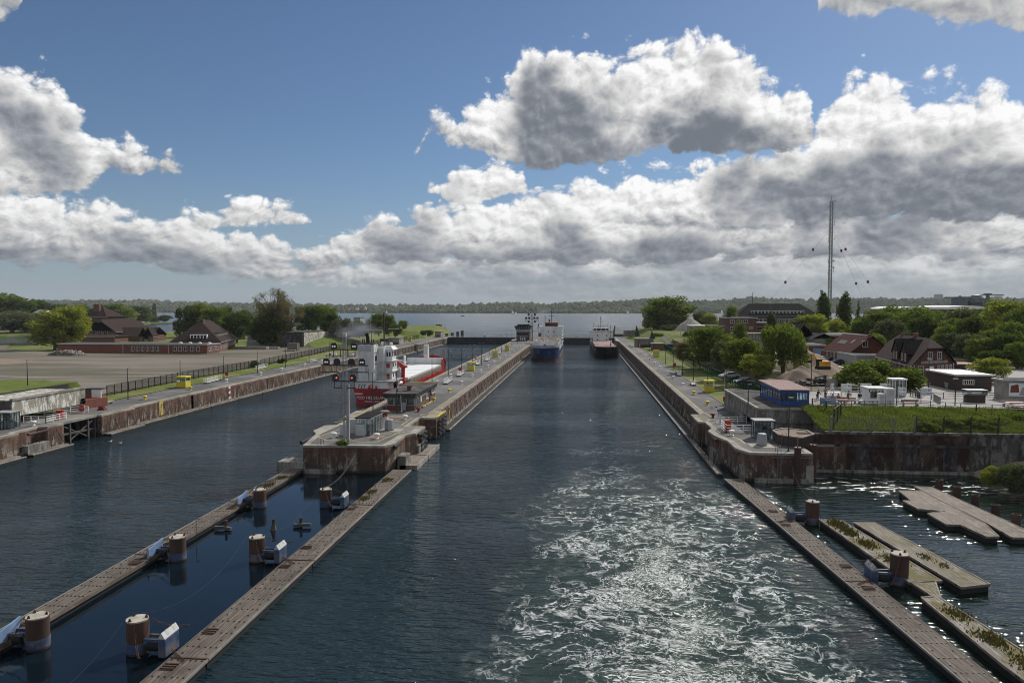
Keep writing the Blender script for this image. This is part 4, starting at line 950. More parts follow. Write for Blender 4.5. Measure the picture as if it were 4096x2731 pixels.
# yellow huts
def hut(x, y, label, w=2.0, d=1.8, h=2.7, base=DK, rz=0):
    t = thing('yellow_hut', label, 'hut', (x, y, base))
    MB().box(x-w/2,x+w/2,y-d/2,y+d/2,base+0.1,base+1.45).build('panels', 'yellow_paint', t, bevel=0.02)
    b = MB()
    for sx in (-1,1):
        for sy in (-1,1): b.box(x+sx*(w/2-0.05)-0.05,x+sx*(w/2-0.05)+0.05,y+sy*(d/2-0.05)-0.05,y+sy*(d/2-0.05)+0.05,base+1.45,base+h-0.35)
    b.build('corner_posts', 'yellow_paint', t)
    MB().box(x-w/2+0.06,x+w/2-0.06,y-d/2+0.06,y+d/2-0.06,base+1.47,base+h-0.36).build('window', 'glass', t)
    MB().box(x-0.4,x+0.4,y-0.25,y+0.25,base+1.46,base+1.75).build('control_desk', 'white_paint', t)
    MB().box(x-w/2-0.12,x+w/2+0.12,y-d/2-0.12,y+d/2+0.12,base+h-0.35,base+h).build('roof', 'yellow_paint', t, bevel=0.03)
    b = MB()
    for k in range(9): b.box(x-w/2-0.02+k*w/8-0.01,x-w/2+0.02+k*w/8+0.01,y-d/2-0.03,y-d/2,base+0.1,base+1.45)
    b.build('ribs', 'yellow_paint', t)['kind'] = 'stuff'
    return t
hut(-33.0, 210.8, 'yellow hut on the island, nearest of the island huts'); hut(-32.6, 268.3, 'yellow hut in the middle of the island deck'); hut(-32.6, 311.8, 'small far yellow hut on the island near the control tower')
hut(-94.0, 159.6, 'yellow hut on the left quay beside the fence', 2.3, 2.2); hut(28.5, 162.0, 'yellow hut on the right grass strip, nearest the camera'); hut(28.6, 275.4, 'far yellow hut at the start of the green fence')
hut(-96, 392, 'tiny yellow hut at the far end of the left quay')

# white aluminium gangways lying on the deck
def gangway_proto(L):
    g = thing('gangway', 'white gangway', 'gangway')
    MB().box(-0.45,0.45,0,L,0.28,0.36).build('tread', 'light_grey', g)
    b = MB()
    for s in (-0.45, 0.45):
        b.bar((s,0,0.32),(s,L,0.32),0.09); b.bar((s,0,1.2),(s,L,1.2),0.06); b.bar((s,0,0.75),(s,L,0.75),0.05)
        y = 0
        while y <= L+0.01: b.bar((s,y,0.3),(s,y,1.2),0.05); y += L/7
    b.build('railing', 'white_paint', g)
    for yy in (0.4, L-0.4): MB().cyl((-0.6,yy,0.15),(0.6,yy,0.15),0.15,n=8).build('wheel_axle', 'dark_paint', g)
    return g
GW = gangway_proto(9.0)
for x, y, rz, l in [(-33.4,172,0.03,'white gangway on the island nearest the control house'),(-33.6,192,0.03,'white gangway on the island beside the red lifebuoy post'),(-34.0,230.5,0.1,'white gangway on the island in front of the middle yellow hut'),(-33.5,249,0.02,'white gangway leaning away from the middle yellow hut'),(-33.7,288,0.02,'far white gangway on the island between the last huts'),
                    (-92.9,167.5,0.12,'white gangway on the left quay just past the yellow hut'),(-98.2,206.5,0.12,'white gangway on the grass beside the left fence'),(-93.5,236,-0.3,'far white gangway on the left quay'),(27.0,199,-0.1,'white gangway beside the right grass strip'),(27.0,174.5,-0.1,'grey gangway casting a long shadow on the right quay'),(27.6,284,-0.05,'far white gangway at the edge of the right grass strip')]:
    place(GW, (x, y, DK), rz, l, None, (1, 0.5, 1) if 'grey gangway' in l or 'far' in l else (1,1,1))

# lifebuoys on posts
def lifebuoy(x, y, z, label, h=1.6):
    t = thing('lifebuoy_stand', label, 'lifebuoy', (x, y, z-h))
    b = MB(); n = 14
    for i in range(n):
        a0, a1 = 2*math.pi*i/n, 2*math.pi*(i+1)/n
        b.cyl((x+0.38*math.cos(a0),y,z+0.38*math.sin(a0)),(x+0.38*math.cos(a1),y,z+0.38*math.sin(a1)),0.11,n=6)
    b.build('ring', 'red_paint', t); MB().bar((x,y+0.15,z-h),(x,y+0.15,z+0.4),0.08).build('post', 'dark_paint', t)
    MB().cbox((x,y+0.08,z),0.6,0.06,0.7).build('back_board', 'red_paint', t)
    return t
lifebuoy(-34.1,197.4,DK+1.6,'red lifebuoy on the lamp post of the island deck'); lifebuoy(28.4,220.2,DK+1.6,'red lifebuoy box on the right grass strip')
lifebuoy(-92.4,177.2,DK+1.6,'red lifebuoy box beside the left fence')
t = thing('hose_reel', 'red hose reel box at the foot of the right quay lamp post', 'hose reel', (28.0,140.6,DK))
MB().box(27.5,28.7,140.3,140.9,DK+0.7,DK+1.7).build('box_body', 'red_paint', t, bevel=0.05)
for s in (27.7, 28.5): MB().cyl((s,140.6,DK),(s,140.6,DK+0.7),0.05,n=6).build('leg', 'dark_paint', t)
MB().cyl((27.45,140.6,DK+1.2),(28.75,140.6,DK+1.2),0.35,n=14).build('reel', 'red_paint', t)
b = thing('curved_post', 'tall post with a hooked red and white top behind the hose reel', 'post', (28.2,143,DK))
MB().tube([(28.2,143,DK),(28.2,143,DK+6.2),(28.35,143,DK+6.6),(28.7,143,DK+6.75),(28.95,143,DK+6.5)],0.06,6).build('pole', 'light_grey', b)
MB().cyl((28.2,143,DK+5.1),(28.2,143,DK+5.9),0.09,n=8).build('red_band', 'red_paint', b)

# signal mast
def signal_mast(x, y, zb, zt, label, s=1.0, big=True):
    m = thing('signal_mast', label, 'signal mast', (x, y, zb))
    b = MB()
    w = 0.26*s
    for sx in (-1, 1):
        for sy in (-1, 1): b.bar((x+sx*w,y+sy*w,zb),(x+sx*w*0.8,y+sy*w*0.8,zt),0.07*s)
    z = zb
    while z < zt-0.5:
        b.bar((x-w,y-w,z),(x+w,y-w,z),0.035*s); b.bar((x+w,y-w,z),(x+w,y+w,z+0.35*s),0.035*s); b.bar((x-w,y-w,z+0.35*s),(x-w,y+w,z),0.035*s); z += 0.42*s
    b.build('lattice_mast', 'grey_paint' if big else 'dark_paint', m)
    MB().box(x+w*1.1,x+w*1.1+0.28*s,y-0.2*s,y+0.2*s,zb,zb+(zt-zb)*0.55).build('cable_duct', 'grey_paint', m)
    MB().cbox((x,y,zt+0.25*s),0.5*s,0.5*s,0.55*s).build('top_box', 'light_grey', m)
    rows = [(zt-1.75*s, (-1.45,1.45), 'white', 1.55), (zt-3.95*s, (-2.55,-1.05,1.05,2.55), 'white', 3.1), (zt-6.15*s, (-1.25,1.25), 'red', 1.45)] if big else [(zt-1.2, (-1.45,1.45), 'off', 1.5), (zt-3.2, (-2.6,-1.2,1.2,2.6), 'off', 3.0), (zt-5.3, (-1.45,1.45), 'off', 1.5)]
    for z, xs, c, ww in rows:
        MB().bar((x-ww*s*1.0-0.3*s,y-0.2,z-0.05),(x+ww*s*1.0+0.3*s,y-0.2,z-0.05),0.2*s,0.16*s).build('cross_arm', 'dark_paint', m)
        b = MB()
        for dx in (-0.75,-0.1,0.5) if False else (-1,1):
            for q in (0.35, 1.0): b.bar((x+dx*ww*s*q,y-0.2,z-0.05),(x+dx*ww*s*q,y-0.2,z-1.0*s),0.08*s)
            b.bar((x+dx*ww*s*0.25,y-0.2,z-1.0*s),(x+dx*ww*s*1.1,y-0.2,z-1.0*s),0.22*s,0.14*s)
        b.build('service_step', 'dark_paint', m)
        for i, dx in enumerate(xs):
            cx = x+dx*s; hw = 0.47*s; zz = z+0.05*s; yf = y-0.35
            poly = [(cx-hw,zz),(cx+hw,zz),(cx+hw,zz+0.62*s),(cx+hw*0.6,zz+0.86*s),(cx-hw*0.6,zz+0.86*s),(cx-hw,zz+0.62*s)]
            n = 6; bb = MB()
            bb.add([(p[0],yf,p[1]) for p in poly]+[(p[0],yf+0.12,p[1]) for p in poly], [tuple(range(n)), tuple(range(2*n-1,n-1,-1))]+[(k,n+k,n+(k+1)%n,(k+1)%n) for k in range(n)])
            head = bb.build('signal_head', 'dark_paint', m)
            for j, lx in enumerate((-0.15, 0.15)):
                on = (c == 'white' and i in (0, len(xs)-1)) or (c == 'red' and ((i == 0) == (j == 1)))
                MB().cyl((cx+lx*s,yf-0.10,zz+0.36*s),(cx+lx*s,yf-0.005,zz+0.36*s),0.115*s,n=14).build('lens', ('lamp_red' if c == 'red' else 'lamp_white') if on and c != 'off' else 'lens_off', head)
    return m
mast = signal_mast(-33.0, 96.6, DK, 18.6, 'tall lattice signal mast with eight dark signal heads on the island head')
mast2 = signal_mast(-28.6, 410, DK, 19.6, 'distant signal mast with blue-black heads beside the control tower', 1.25, False)
t = mast
for a in (0.2, 1.2, 2.4, 3.6, 5.0): MB().tube([(-33,96.6,DK+0.9),(-33+0.6*math.cos(a),96.6+0.6*math.sin(a),DK+0.35),(-33+1.6*math.cos(a),96.6+1.0*math.sin(a)*0.9,DK+0.05)],0.04,5).build('foot_stay', 'light_grey', t)
for x in (-34.6,-32.2):
    c = thing('cable_cabinet', 'grey electrical cabinet '+('left' if x < -34 else 'right')+' of the mast foot', 'cabinet', (x,100.8,DK))
    MB().box(x-0.65,x+0.65,100.5,101.1,DK+0.1,DK+1.75).build('cabinet_body', 'light_grey', c, bevel=0.03); MB().box(x-0.62,x+0.62,100.46,100.5,DK+0.2,DK+1.65).build('door', 'light_grey', c); MB().box(x-0.7,x+0.7,100.45,101.15,DK,DK+0.1).build('plinth', 'concrete', c)
# glass shelter
def glass_shelter(label, P0, w, l, h, rz, frame, zb=DK, roof='dark_slate', door=False):
    t = thing('glass_shelter', label, 'shelter')
    b = MB()
    nx, ny = max(2, int(w/0.5)), max(2, int(l/0.75))
    for i in range(nx+1):
        for y in (0, l): b.box(i*w/nx-0.035,i*w/nx+0.035,y-0.035,y+0.035,0,h)
    for j in range(1, ny):
        for x in (0, w): b.box(x-0.035,x+0.035,j*l/ny-0.035,j*l/ny+0.035,0,h)
    b.build('frame', frame, t)
    MB().box(0.02,w-0.02,0.02,l-0.02,0.05,h-0.08).build('glazing', 'glass', t)
    MB().box(-0.14,w+0.14,-0.14,l+0.14,h,h+0.14).build('roof', roof, t)
    MB().box(-0.142,w+0.142,-0.142,l+0.142,h-0.09,h+0.02).build('roof_edge', frame, t)
    MB().box(0.3,w-0.3,l*0.6,l*0.6+0.5,0.1,1.1).build('equipment', 'light_grey', t)
    t.location = P0; t.rotation_euler = (0,0,rz); return t
glass_shelter('long glass shelter with dark roof behind the signal mast', (-33.0,101.3,DK), 2.1, 6.0, 2.6, -0.02, 'grey_paint')
c = thing('equipment_cabinet', 'grey upright cabinet behind the glass shelter', 'cabinet', (-34.0,103.5,DK)); MB().box(-34.6,-33.5,103,104.2,DK,DK+2.1).build('cabinet_body', 'grey_paint', c, bevel=0.03); MB().box(-34.5,-33.6,102.97,103.0,DK+0.1,DK+2.0).build('door', 'light_grey', c)
# winch cover, capstan
def winch_cover(x, y, label, s=1.0):
    t = thing('winch_cover', label, 'winch cover', (x, y, DK))
    n = 8; b = MB(); r0, r1 = 0.92*s, 0.74*s
    b.lathe([(r0,0.15*s),(r0*1.0,0.5*s),(r1*1.05,1.95*s),(r1,2.05*s),(r1*0.6,2.12*s)], (x,y,DK), 8); b.build('cover', 'grey_paint', t, bevel=0.02)
    MB().lathe([(0.5*s,0),(0.5*s,0.16*s)], (x,y,DK), 8).build('base', 'grey_paint', t)
    return t
winch_cover(-29.4, 106.4, 'tapered grey winch cover on the concrete pad of the island', 0.82); winch_cover(24.7, 99.6, 'tapered grey winch cover on the right quay head', 0.8)
t = thing('capstan', 'old rust-red capstan with flared stone foot on the island', 'capstan', (-32.5,114.8,DK))
MB().lathe([(1.25,0),(1.1,0.18),(0.7,0.42),(0.5,0.75)], (-32.5,114.8,DK), 20).build('foot', 'pile_top', t, smooth=True)
MB().lathe([(0.5,0.75),(0.44,0.95),(0.46,1.35),(0.56,1.5)], (-32.5,114.8,DK), 20).build('drum', 'rust_red', t, smooth=True)
MB().lathe([(0.56,1.5),(0.78,1.56),(0.78,1.72),(0.6,1.8),(0.1,1.84)], (-32.5,114.8,DK), 20).build('cap', 'concrete', t, smooth=True)
b = MB(); b.tube([(-30.9,110.2,DK),(-30.9,110.2,DK+1.4),(-31.3,110.2,DK+1.55)],0.05,6); tag(b.build('bent_pipe','light_grey'),'short bent pipe between the capstan and the winch cover','pipe')

# control house
h = thing('control_house', 'low brown control house with overhanging flat roof on the island', 'control house', (-32.7,134,DK))
x0,x1,y0,y1 = -35.6,-30.4,127.3,145.5
MB().box(x0,x1,y0,y1,DK,DK+0.95).build('base_wall', 'brown_brick', h)
MB().box(x0,x0+0.3,y0+0.6,y1,DK+0.95,DK+3.0).build('wall', 'brown_brick', h); MB().box(x0,x1,y1-0.3,y1,DK+0.95,DK+3.0).build('wall', 'brown_brick', h)
MB().box(x1-0.25,x1,131.3,136.7,DK+0.95,DK+3.0).build('wall', 'dark_brick', h); MB().box(x1-0.25,x1,142.0,145.2,DK+0.95,DK+1.4).build('wall', 'dark_brick', h)
MB().box(x0-0.5,x1+0.5,y0-1.2,y1+0.4,DK+3.0,DK+3.28).build('roof', 'felt_roof', h)
MB().box(x0-0.35,x1+0.35,y0-1.0,y1+0.2,DK+2.45,DK+3.0).build('fascia', 'dark_paint', h)
MB().box(x0+0.3,x1-0.3,y0+2.6,y0+2.75,DK+0.95,DK+2.45).build('inner_partition', 'grey_paint', h)
for xa, xb in ((-35.5,-34.3),(-34.2,-32.0),(-31.9,-30.5)):
    w_ = MB().box(xa,xb,y0-0.01,y0+0.05,DK+0.95,DK+2.45).build('window', 'glass', h); b = MB()
    for xx in (xa, xb): b.box(xx-0.04,xx+0.04,y0-0.05,y0+0.06,DK+0.95,DK+2.45)
    b.box(xa,xb,y0-0.045,y0+0.06,DK+0.93,DK+1.0); b.build('window_frame', 'light_grey', w_)
for ya, yb in ((y0+0.1,y0+1.4),(y0+1.5,131.2)):
    w_ = MB().box(x1-0.05,x1+0.01,ya,yb,DK+0.3,DK+2.45).build('window', 'glass', h); b = MB()
    for yy in np.linspace(ya, yb, 3): b.box(x1-0.06,x1+0.05,yy-0.04,yy+0.04,DK+0.3,DK+2.45)
    b.build('window_frame', 'grey_paint', w_)
for ya, yb, z0, z1 in ((136.8,138.6,1.0,2.5),(141.9,145.0,1.45,2.5),(131.4,136.6,2.15,2.5)):
    w_ = MB().box(x1-0.04,x1+0.02,ya,yb,DK+z0,DK+z1).build('window', 'dark_glass', h); b = MB()
    for yy in np.linspace(ya, yb, 4): b.box(x1,x1+0.07,yy-0.05,yy+0.05,DK+z0,DK+z1)
    b.box(x1,x1+0.14,ya-0.1,yb+0.1,DK+z0-0.12,DK+z0); b.build('window_frame', 'white_paint', w_)
MB().box(x1+0.002,x1+0.06,139.6,140.7,DK,DK+2.3).build('door', 'dark_paint', h); MB().box(x1+0.002,x1+0.05,132.0,132.8,DK+1.0,DK+2.1).build('notice_board', 'white_paint', h)
MB().box(-32.9,-32.0,y0-0.35,y0-0.25,DK+0.1,DK+1.5).build('panel', 'grey_paint', h)
MB().box(-35.6,-34.2,y0-0.08,y0-0.002,DK,DK+0.9).build('red_panel', 'rust_red', h)
c = MB().box(-32.6,-31.9,130.5,131.2,DK+3.28,DK+4.05).build('chimney', 'rust_red', h); MB().box(-32.75,-31.75,130.35,131.35,DK+4.05,DK+4.2).build('chimney_cap', 'dark_paint', c)
MB().cyl((-34,128.9,DK+3.28),(-34,128.9,DK+3.7),0.08,n=8).build('vent_pipe', 'dark_paint', h)
MB().box(-36.0,-30.0,144.4,146.2,DK+3.285,DK+3.33).build('yellow_roof_edge', 'moss', h)
for k in range(9):
    o = MB().box(-30.1+0.02*k,-29.6,131.0+k*1.25,131.9+k*1.25,DK,DK+0.28).build('kerb_stone', 'yellow_paint' if k % 2 else 'pale_concrete', None, bevel=0.05)
    tag(o, ('yellow' if k % 2 else 'pale')+' kerb stone in the striped row beside the control house', 'kerb stone', ('yellow' if k % 2 else 'pale')+' stones of the striped kerb')
# three small lamps / leaning gauge post
t = thing('leaning_post', 'leaning white post with a bulb end beside the front lamp post', 'post', (-32.3,125,DK)); MB().cyl((-32.35,125.2,DK),(-32.5,125.4,DK+3.0),0.07,n=8).build('post', 'light_grey', t); MB().ball((-32.3,125.2,DK+0.15),0.2,8,5).build('bulb', 'light_grey', t, smooth=True)
# control tower at the far end
t = thing('control_tower', 'brick lock control tower with glazed flared upper storey', 'tower', (-33.3,408,DK))
MB().box(-37.0,-29.6,404,416,DK,9.0).build('wall', 'dark_brick', t)
MB().box(-36.4,-31.2,403.7,404,DK,6.4).build('entrance_block', 'dark_brick', t)
for k in range(3): MB().box(-35.0+k*1.2,-34.2+k*1.2,403.6,403.7,DK+0.3,DK+2.3).build('door', 'light_grey', t)
for k in range(4):
    w_ = MB().box(-36.7+k*1.75,-35.6+k*1.75,403.95,404.0,6.7,8.2).build('window', 'dark_glass', t); MB().box(-36.8+k*1.75,-35.5+k*1.75,403.9,403.99,6.55,6.7).build('sill', 'white_paint', w_)
MB().box(-37.2,-29.4,403.8,416.2,9.0,9.25).build('cornice', 'concrete', t)
q = [(-37.2,403.8),(-29.4,403.8),(-29.4,416),(-37.2,416)]; q2 = [(-38.0,403.0),(-28.5,403.0),(-28.5,417),(-38.0,417)]
b = MB(); b.add([(p[0],p[1],9.25) for p in q]+[(p[0]+(0.15),p[1],10.2) for p in q], [(0,1,5,4),(1,2,6,5),(2,3,7,6),(3,0,4,7)]); b.build('balcony_wall', 'grey_paint', t)
b = MB(); b.add([(p[0],p[1],10.2) for p in q]+[(p[0],p[1],12.0) for p in q2], [(0,1,5,4),(1,2,6,5),(2,3,7,6),(3,0,4,7)]); g_ = b.build('glazing', 'dark_glass', t)
b = MB()
for i in range(8): b.bar((q[0][0]+i*7.8/7,403.75,10.2),(q2[0][0]+i*9.5/7,402.95,12.0),0.14)
b.build('mullion', 'light_grey', g_)
MB().box(-38.2,-28.3,402.8,417.2,12.0,12.35).build('roof', 'dark_slate', t); MB().box(-36.5,-30,405,414,12.35,13.1).build('roof_hatch', 'dark_slate', t)
b = MB()
for x in np.linspace(-36.5,-30,8): b.bar((x,404.5,12.35),(x,404.5,13.6),0.06)
b.bar((-36.5,404.5,13.6),(-30,404.5,13.6),0.06); b.build('roof_railing', 'dark_paint', t)
# jetty and dolphins beyond the gates
for i, (x, y, h_) in enumerate([(-27.4,470,6.2),(-26.2,474,7.5),(-25.1,478,8.2),(-24.2,483,9.0),(-23.4,489,9.4)]):
    tag(MB().box(x-0.9,x+0.9,y-0.9,y+0.9,-1,h_).build('sheet_pile_dolphin','rubble_dark'), ['lowest','second','third','fourth','tallest'][i]+' of the stepped black dolphins beyond the control tower', 'dolphin')
for i, (x, y, h_) in enumerate([(-90,470,5.6),(-87,474,6.0),(-84,478,6.6),(-81.5,482,7.2)]):
    tag(MB().cyl((x,y,-1),(x,y,h_),1.0,n=12).build('mooring_dolphin','rubble_dark'), ['leftmost low','second','third','tall rightmost'][i]+' black dolphin behind the left gate', 'dolphin')
b = thing('timber_jetty', 'long dark timber jetty running out to the bay beyond the right quay', 'jetty', (22,470,0))
MB().add([(21.5,470,0),(27.5,470,0),(32,620,0),(29,620,0),(21.5,470,5.6),(27.5,470,5.6),(32,620,6),(29,620,6)], [(0,1,5,4),(1,2,6,5),(2,3,7,6),(3,0,4,7),(4,5,6,7)]).build('jetty_deck', 'rubble_dark', b)
for k in range(14): MB().cyl((21.2+k*0.55,470+k*11,-1),(21.2+k*0.55,470+k*11,7.6),0.5,n=8).build('pile', 'dark_paint', b)
# end wedge wall on the right
t = thing('wing_wall', 'triangular rust-brown wing wall at the end of the right quay', 'wall', (28,470,3.8)); MB().add([(27,462,8.2),(40,462,8.2),(34,462,4.2),(27,462,4.2),(27,464,8.2),(40,464,8.2),(34,464,4.2),(27,464,4.2)], [(0,3,2,1),(4,5,6,7),(0,1,5,4),(1,2,6,5),(0,4,7,3),(3,7,6,2)]).build('wall', 'stained_concrete', t)

# people
def person(x, y, z, rz, top, legs, label, pose='stand', hair='hair', helmet=None, scale=1.0):
    """one continuous skinned body with clothing and hair as children; faces local -Y"""
    p = thing('person', label, 'person', (0,0,0))
    hip, sh = 0.92, 1.42
    sit = pose == 'sit'
    if sit: hip, sh = 0.55, 1.05
    lean = {'lean': 0.25, 'stand': 0.0, 'walk': 0.05, 'sit': 0.05}[pose]; st = 0.22 if pose == 'walk' else 0.03
    head = (0, -lean-0.02, sh+0.25)
    kn = (lambda s: (s*0.10, -0.42, hip)) if sit else (lambda s: (s*0.10, -0.04-s*st*0.7, hip*0.53))
    an = (lambda s: (s*0.10, -0.44, 0.08)) if sit else (lambda s: (s*0.11, s*st*1.1*(-1), 0.08))
    V = [((0,0,hip),0.15),((0,-lean*0.4,hip+0.2),0.135),((0,-lean*0.8,sh-0.08),0.155),((0,-lean,sh+0.06),0.06),((0,-lean,sh+0.14),0.085),(head,0.095),((0,head[1],sh+0.33),0.06)]
    E = [(0,1),(1,2),(2,3),(3,4),(4,5),(5,6)]
    el_ = {-1: (-0.27,-lean-0.05,sh-0.3), 1: (0.27,-lean-0.05,sh-0.3)}
    wr_ = {-1: (-0.24,-lean-0.24,sh-0.45), 1: (0.24,-lean-0.24,sh-0.45)}
    for s in (-1, 1):
        n = len(V); V += [((s*0.19,-lean*0.9,sh-0.04),0.07),(el_[s],0.05),(wr_[s],0.035),((wr_[s][0],wr_[s][1]-0.09,wr_[s][2]-0.05),0.04)]; E += [(2,n),(n,n+1),(n+1,n+2),(n+2,n+3)]
        n = len(V); k, a = kn(s), an(s); V += [((s*0.09,0,hip-0.06),0.095),(k,0.068),(a,0.045),((a[0],a[1]-0.16,0.04),0.04)]; E += [(0,n),(n,n+1),(n+1,n+2),(n+2,n+3)]
    def skin(name, V, E, mat, parent, grow=0.0):
        me = bpy.data.meshes.new(name); me.from_pydata([v for v, r in V], E, []); ob = link(name, me, M[mat], parent)
        md = ob.modifiers.new('skin', 'SKIN')
        for i, (v, r) in enumerate(V): me.skin_vertices[0].data[i].radius = (r+grow, r+grow)
        me.skin_vertices[0].data[0].use_root = True
        ss = ob.modifiers.new('sub', 'SUBSURF'); ss.levels = 1; ss.render_levels = 1; return ob
    skin('body', V, E, 'skin', p)
    jv = [0,1,2]; JV = [V[i] for i in jv]+[V[7],V[8],V[9],V[15],V[16],V[17]]; skin('jacket', JV, [(0,1),(1,2),(2,3),(3,4),(4,5),(2,6),(6,7),(7,8)], top, p, 0.025)
    TV = [V[0],V[11],V[12],V[13],V[19],V[20],V[21]]; skin('trousers', TV, [(0,1),(1,2),(2,3),(0,4),(4,5),(5,6)], legs, p, 0.02)
    MB().ball((0,head[1]+0.015,sh+0.29),0.125,10,6,1.0).build('helmet' if helmet else 'hair', helmet or hair, p, smooth=True)
    p.location = (x, y, z); p.rotation_euler = (0,0,rz); p.scale = (scale,)*3
    return p
person(-37.6, 251.4, DK, 1.2, 'orange_vest', 'orange_vest', 'worker in orange workwear standing at the left edge of the island', 'walk', helmet='orange_vest', scale=1.15)
person(27.0, 335, DK, 0.5, 'orange_vest', 'orange_vest', 'worker in orange workwear at the far end of the right quay', 'stand', helmet='orange_vest', scale=1.15)
person(-27.6, 398, DK, 0.5, 'orange_vest', 'navy_cloth', 'far worker in an orange jacket beside the control tower', 'stand', helmet='orange_vest', scale=1.15)
# ---------------------------------------------------------------- ships
def hull_loft(L, B, zt, zb, deck, stern_full=0.8, bow_rake=3.0, flare=0.25, ns=28, nz=5, bow_len=0.22, stern_len=0.12):
    """rows along the length (local +Y is the bow), returns fn(i, j) -> point for side s; zt/zb(t) give the band's top and bottom height"""
    def pt(s, t, q):
        z = zb(t)+(zt(t)-zb(t))*q
        f = 1.0
        if t > 1-bow_len: k = (t-(1-bow_len))/bow_len; wl = math.sqrt(max(0, 1-k**2.0)); dk = (max(0, 1-k**3.2))**0.5; m = min(1, max(0, z/deck)); f = wl+(dk-wl)*m
        if t < stern_len: k = 1-t/stern_len; m = min(1, max(0, z/deck)); lo = 1-0.45*k**1.6; hi = 1-(1-stern_full)*k**2; f = lo+(hi-lo)*m
        y = t*L+(bow_rake*min(1, max(0, z/deck))*max(0, (t-(1-bow_len))/bow_len)**2)
        if t < stern_len: y -= 0.0
        return (s*B/2*f, y, z)
    return pt
def hull_band(L, B, z0, z1, deck, **kw):
    ns, nz = 36, 4
    pt = hull_loft(L, B, z1, z0, deck, **kw); b = MB(); ids = {}
    for s in (-1, 1):
        n = len(b.v)
        vs = [pt(s, i/ns, j/nz) for j in range(nz+1) for i in range(ns+1)]
        fs = [(n0, n0+1, n0+ns+2, n0+ns+1) for j in range(nz) for i in range(ns) for n0 in [j*(ns+1)+i]]
        if s < 0: fs = [f[::-1] for f in fs]
        b.add(vs, fs)
    # transom
    m = len(b.v)
    vs = [pt(-1, 0, j/nz) for j in range(nz+1)]+[pt(1, 0, j/nz) for j in range(nz+1)]
    b.add(vs, [(j, nz+1+j, nz+2+j, j+1) for j in range(nz)]); return b
def deck_plate(L, B, zf, deck, inset=0.3, **kw):
    ns = 36; pt = hull_loft(L, B-inset, zf, lambda t: 0, deck, **kw)
    b = MB(); l = [pt(-1, i/ns, 1) for i in range(ns+1)]; r = [pt(1, i/ns, 1) for i in range(ns+1)]
    return b.add(l+r, [(i, ns+1+i, ns+2+i, i+1) for i in range(ns)])
def railing(b, pts, h=1.0, step=1.5, r=0.04, rails=2):
    for a, c in zip(pts, pts[1:]):
        a, c = Vector(a), Vector(c); L = (c-a).length; n = max(1, int(L/step))
        for k in range(n+1):
            p = a+(c-a)*(k/n); b.bar(p, p+Vector((0,0,h)), r)
        for j in range(rails): b.bar(a+Vector((0,0,h*(j+1)/rails)), c+Vector((0,0,h*(j+1)/rails)), r)
def win(b, x0, x1, y, z0, z1, d=0.04): b.box(x0, x1, y-d, y+d, z0, z1)
def moved(t, x, y, rz): t.location = (x, y, 0); t.rotation_euler = (0,0,rz)

# red and white coaster seen from astern
s = thing('cargo_ship', 'red and white cargo ship lying stern-on in the left chamber, tall white funnel casing', 'ship')
L_, B_ = 63.0, 12.8
zr = lambda t: 3.88+(3.6*max(0, (t-0.86)/0.14)**0.8 if t > 0.86 else 0)
kw = dict(stern_full=0.78, bow_rake=2.5, bow_len=0.20, stern_len=0.12)
hull_band(L_, B_, lambda t: -1.2, zr, 4.0, **kw).build('hull', 'hull_red', s, smooth=True)
deck_plate(L_, B_, lambda t: zr(t)-0.75, 4.0, **kw).build('deck', 'rust_red', s)
# stern house: aft casing
MB().box(-4.9,3.2,0.6,9.0,3.1,5.4).build('stern_house', 'ship_white', s, bevel=0.1)
MB().box(-5.2,4.6,0.4,9.4,5.4,5.6).build('upper_deck', 'grey_paint', s)
fn = MB()
fn.lathe([(1,0),(1,0)], (0,0,-50), 4); fn = MB()
fp = [(-4.0,1.0),(-3.7,0.55),(-2.9,0.3),(-2.25,0.55),(-2.2,0.6),(-2.15,0.55),(-1.4,0.3),(-0.6,0.55),(-0.25,1.0),(-0.25,4.2),(-4.0,4.2)]
MB().prism(fp, 5.6, 14.2).build('funnel_casing', 'ship_white', s)
MB().box(-3.9,1.2,4.2,6.4,5.6,13.2).build('casing_block', 'ship_white', s)
MB().box(-4.1,-0.15,0.35,4.3,14.2,14.42).build('funnel_top', 'dark_paint', s)
MB().tube([(-1.9,2.0,14.4),(-1.95,1.9,15.9),(-2.15,1.6,16.7)],0.42,10).build('exhaust_pipe', 'black_rubber', s, smooth=True)
b = MB()
for x in (-3.4,-2.9,-1.2,-0.7): b.cyl((x,2.6,14.4),(x,2.6,15.3),0.13,n=7)
b.build('exhaust_pipe', 'dark_paint', s)
for x in (-3.2,-1.3): MB().box(x-0.7,x+0.7,0.24,0.3,12.6,13.9).build('louvre', 'light_grey', s)
b = MB()
for z in (12.0,9.4): b.box(-0.3,-0.2,1.2,4.0,z,z+0.1)
b.build('casing_band', 'dark_paint', s)
MB().cyl((-0.2,2.6,10.8),(-0.17,2.6,10.8),0.75,n=16).build('funnel_emblem', 'dark_paint', s)
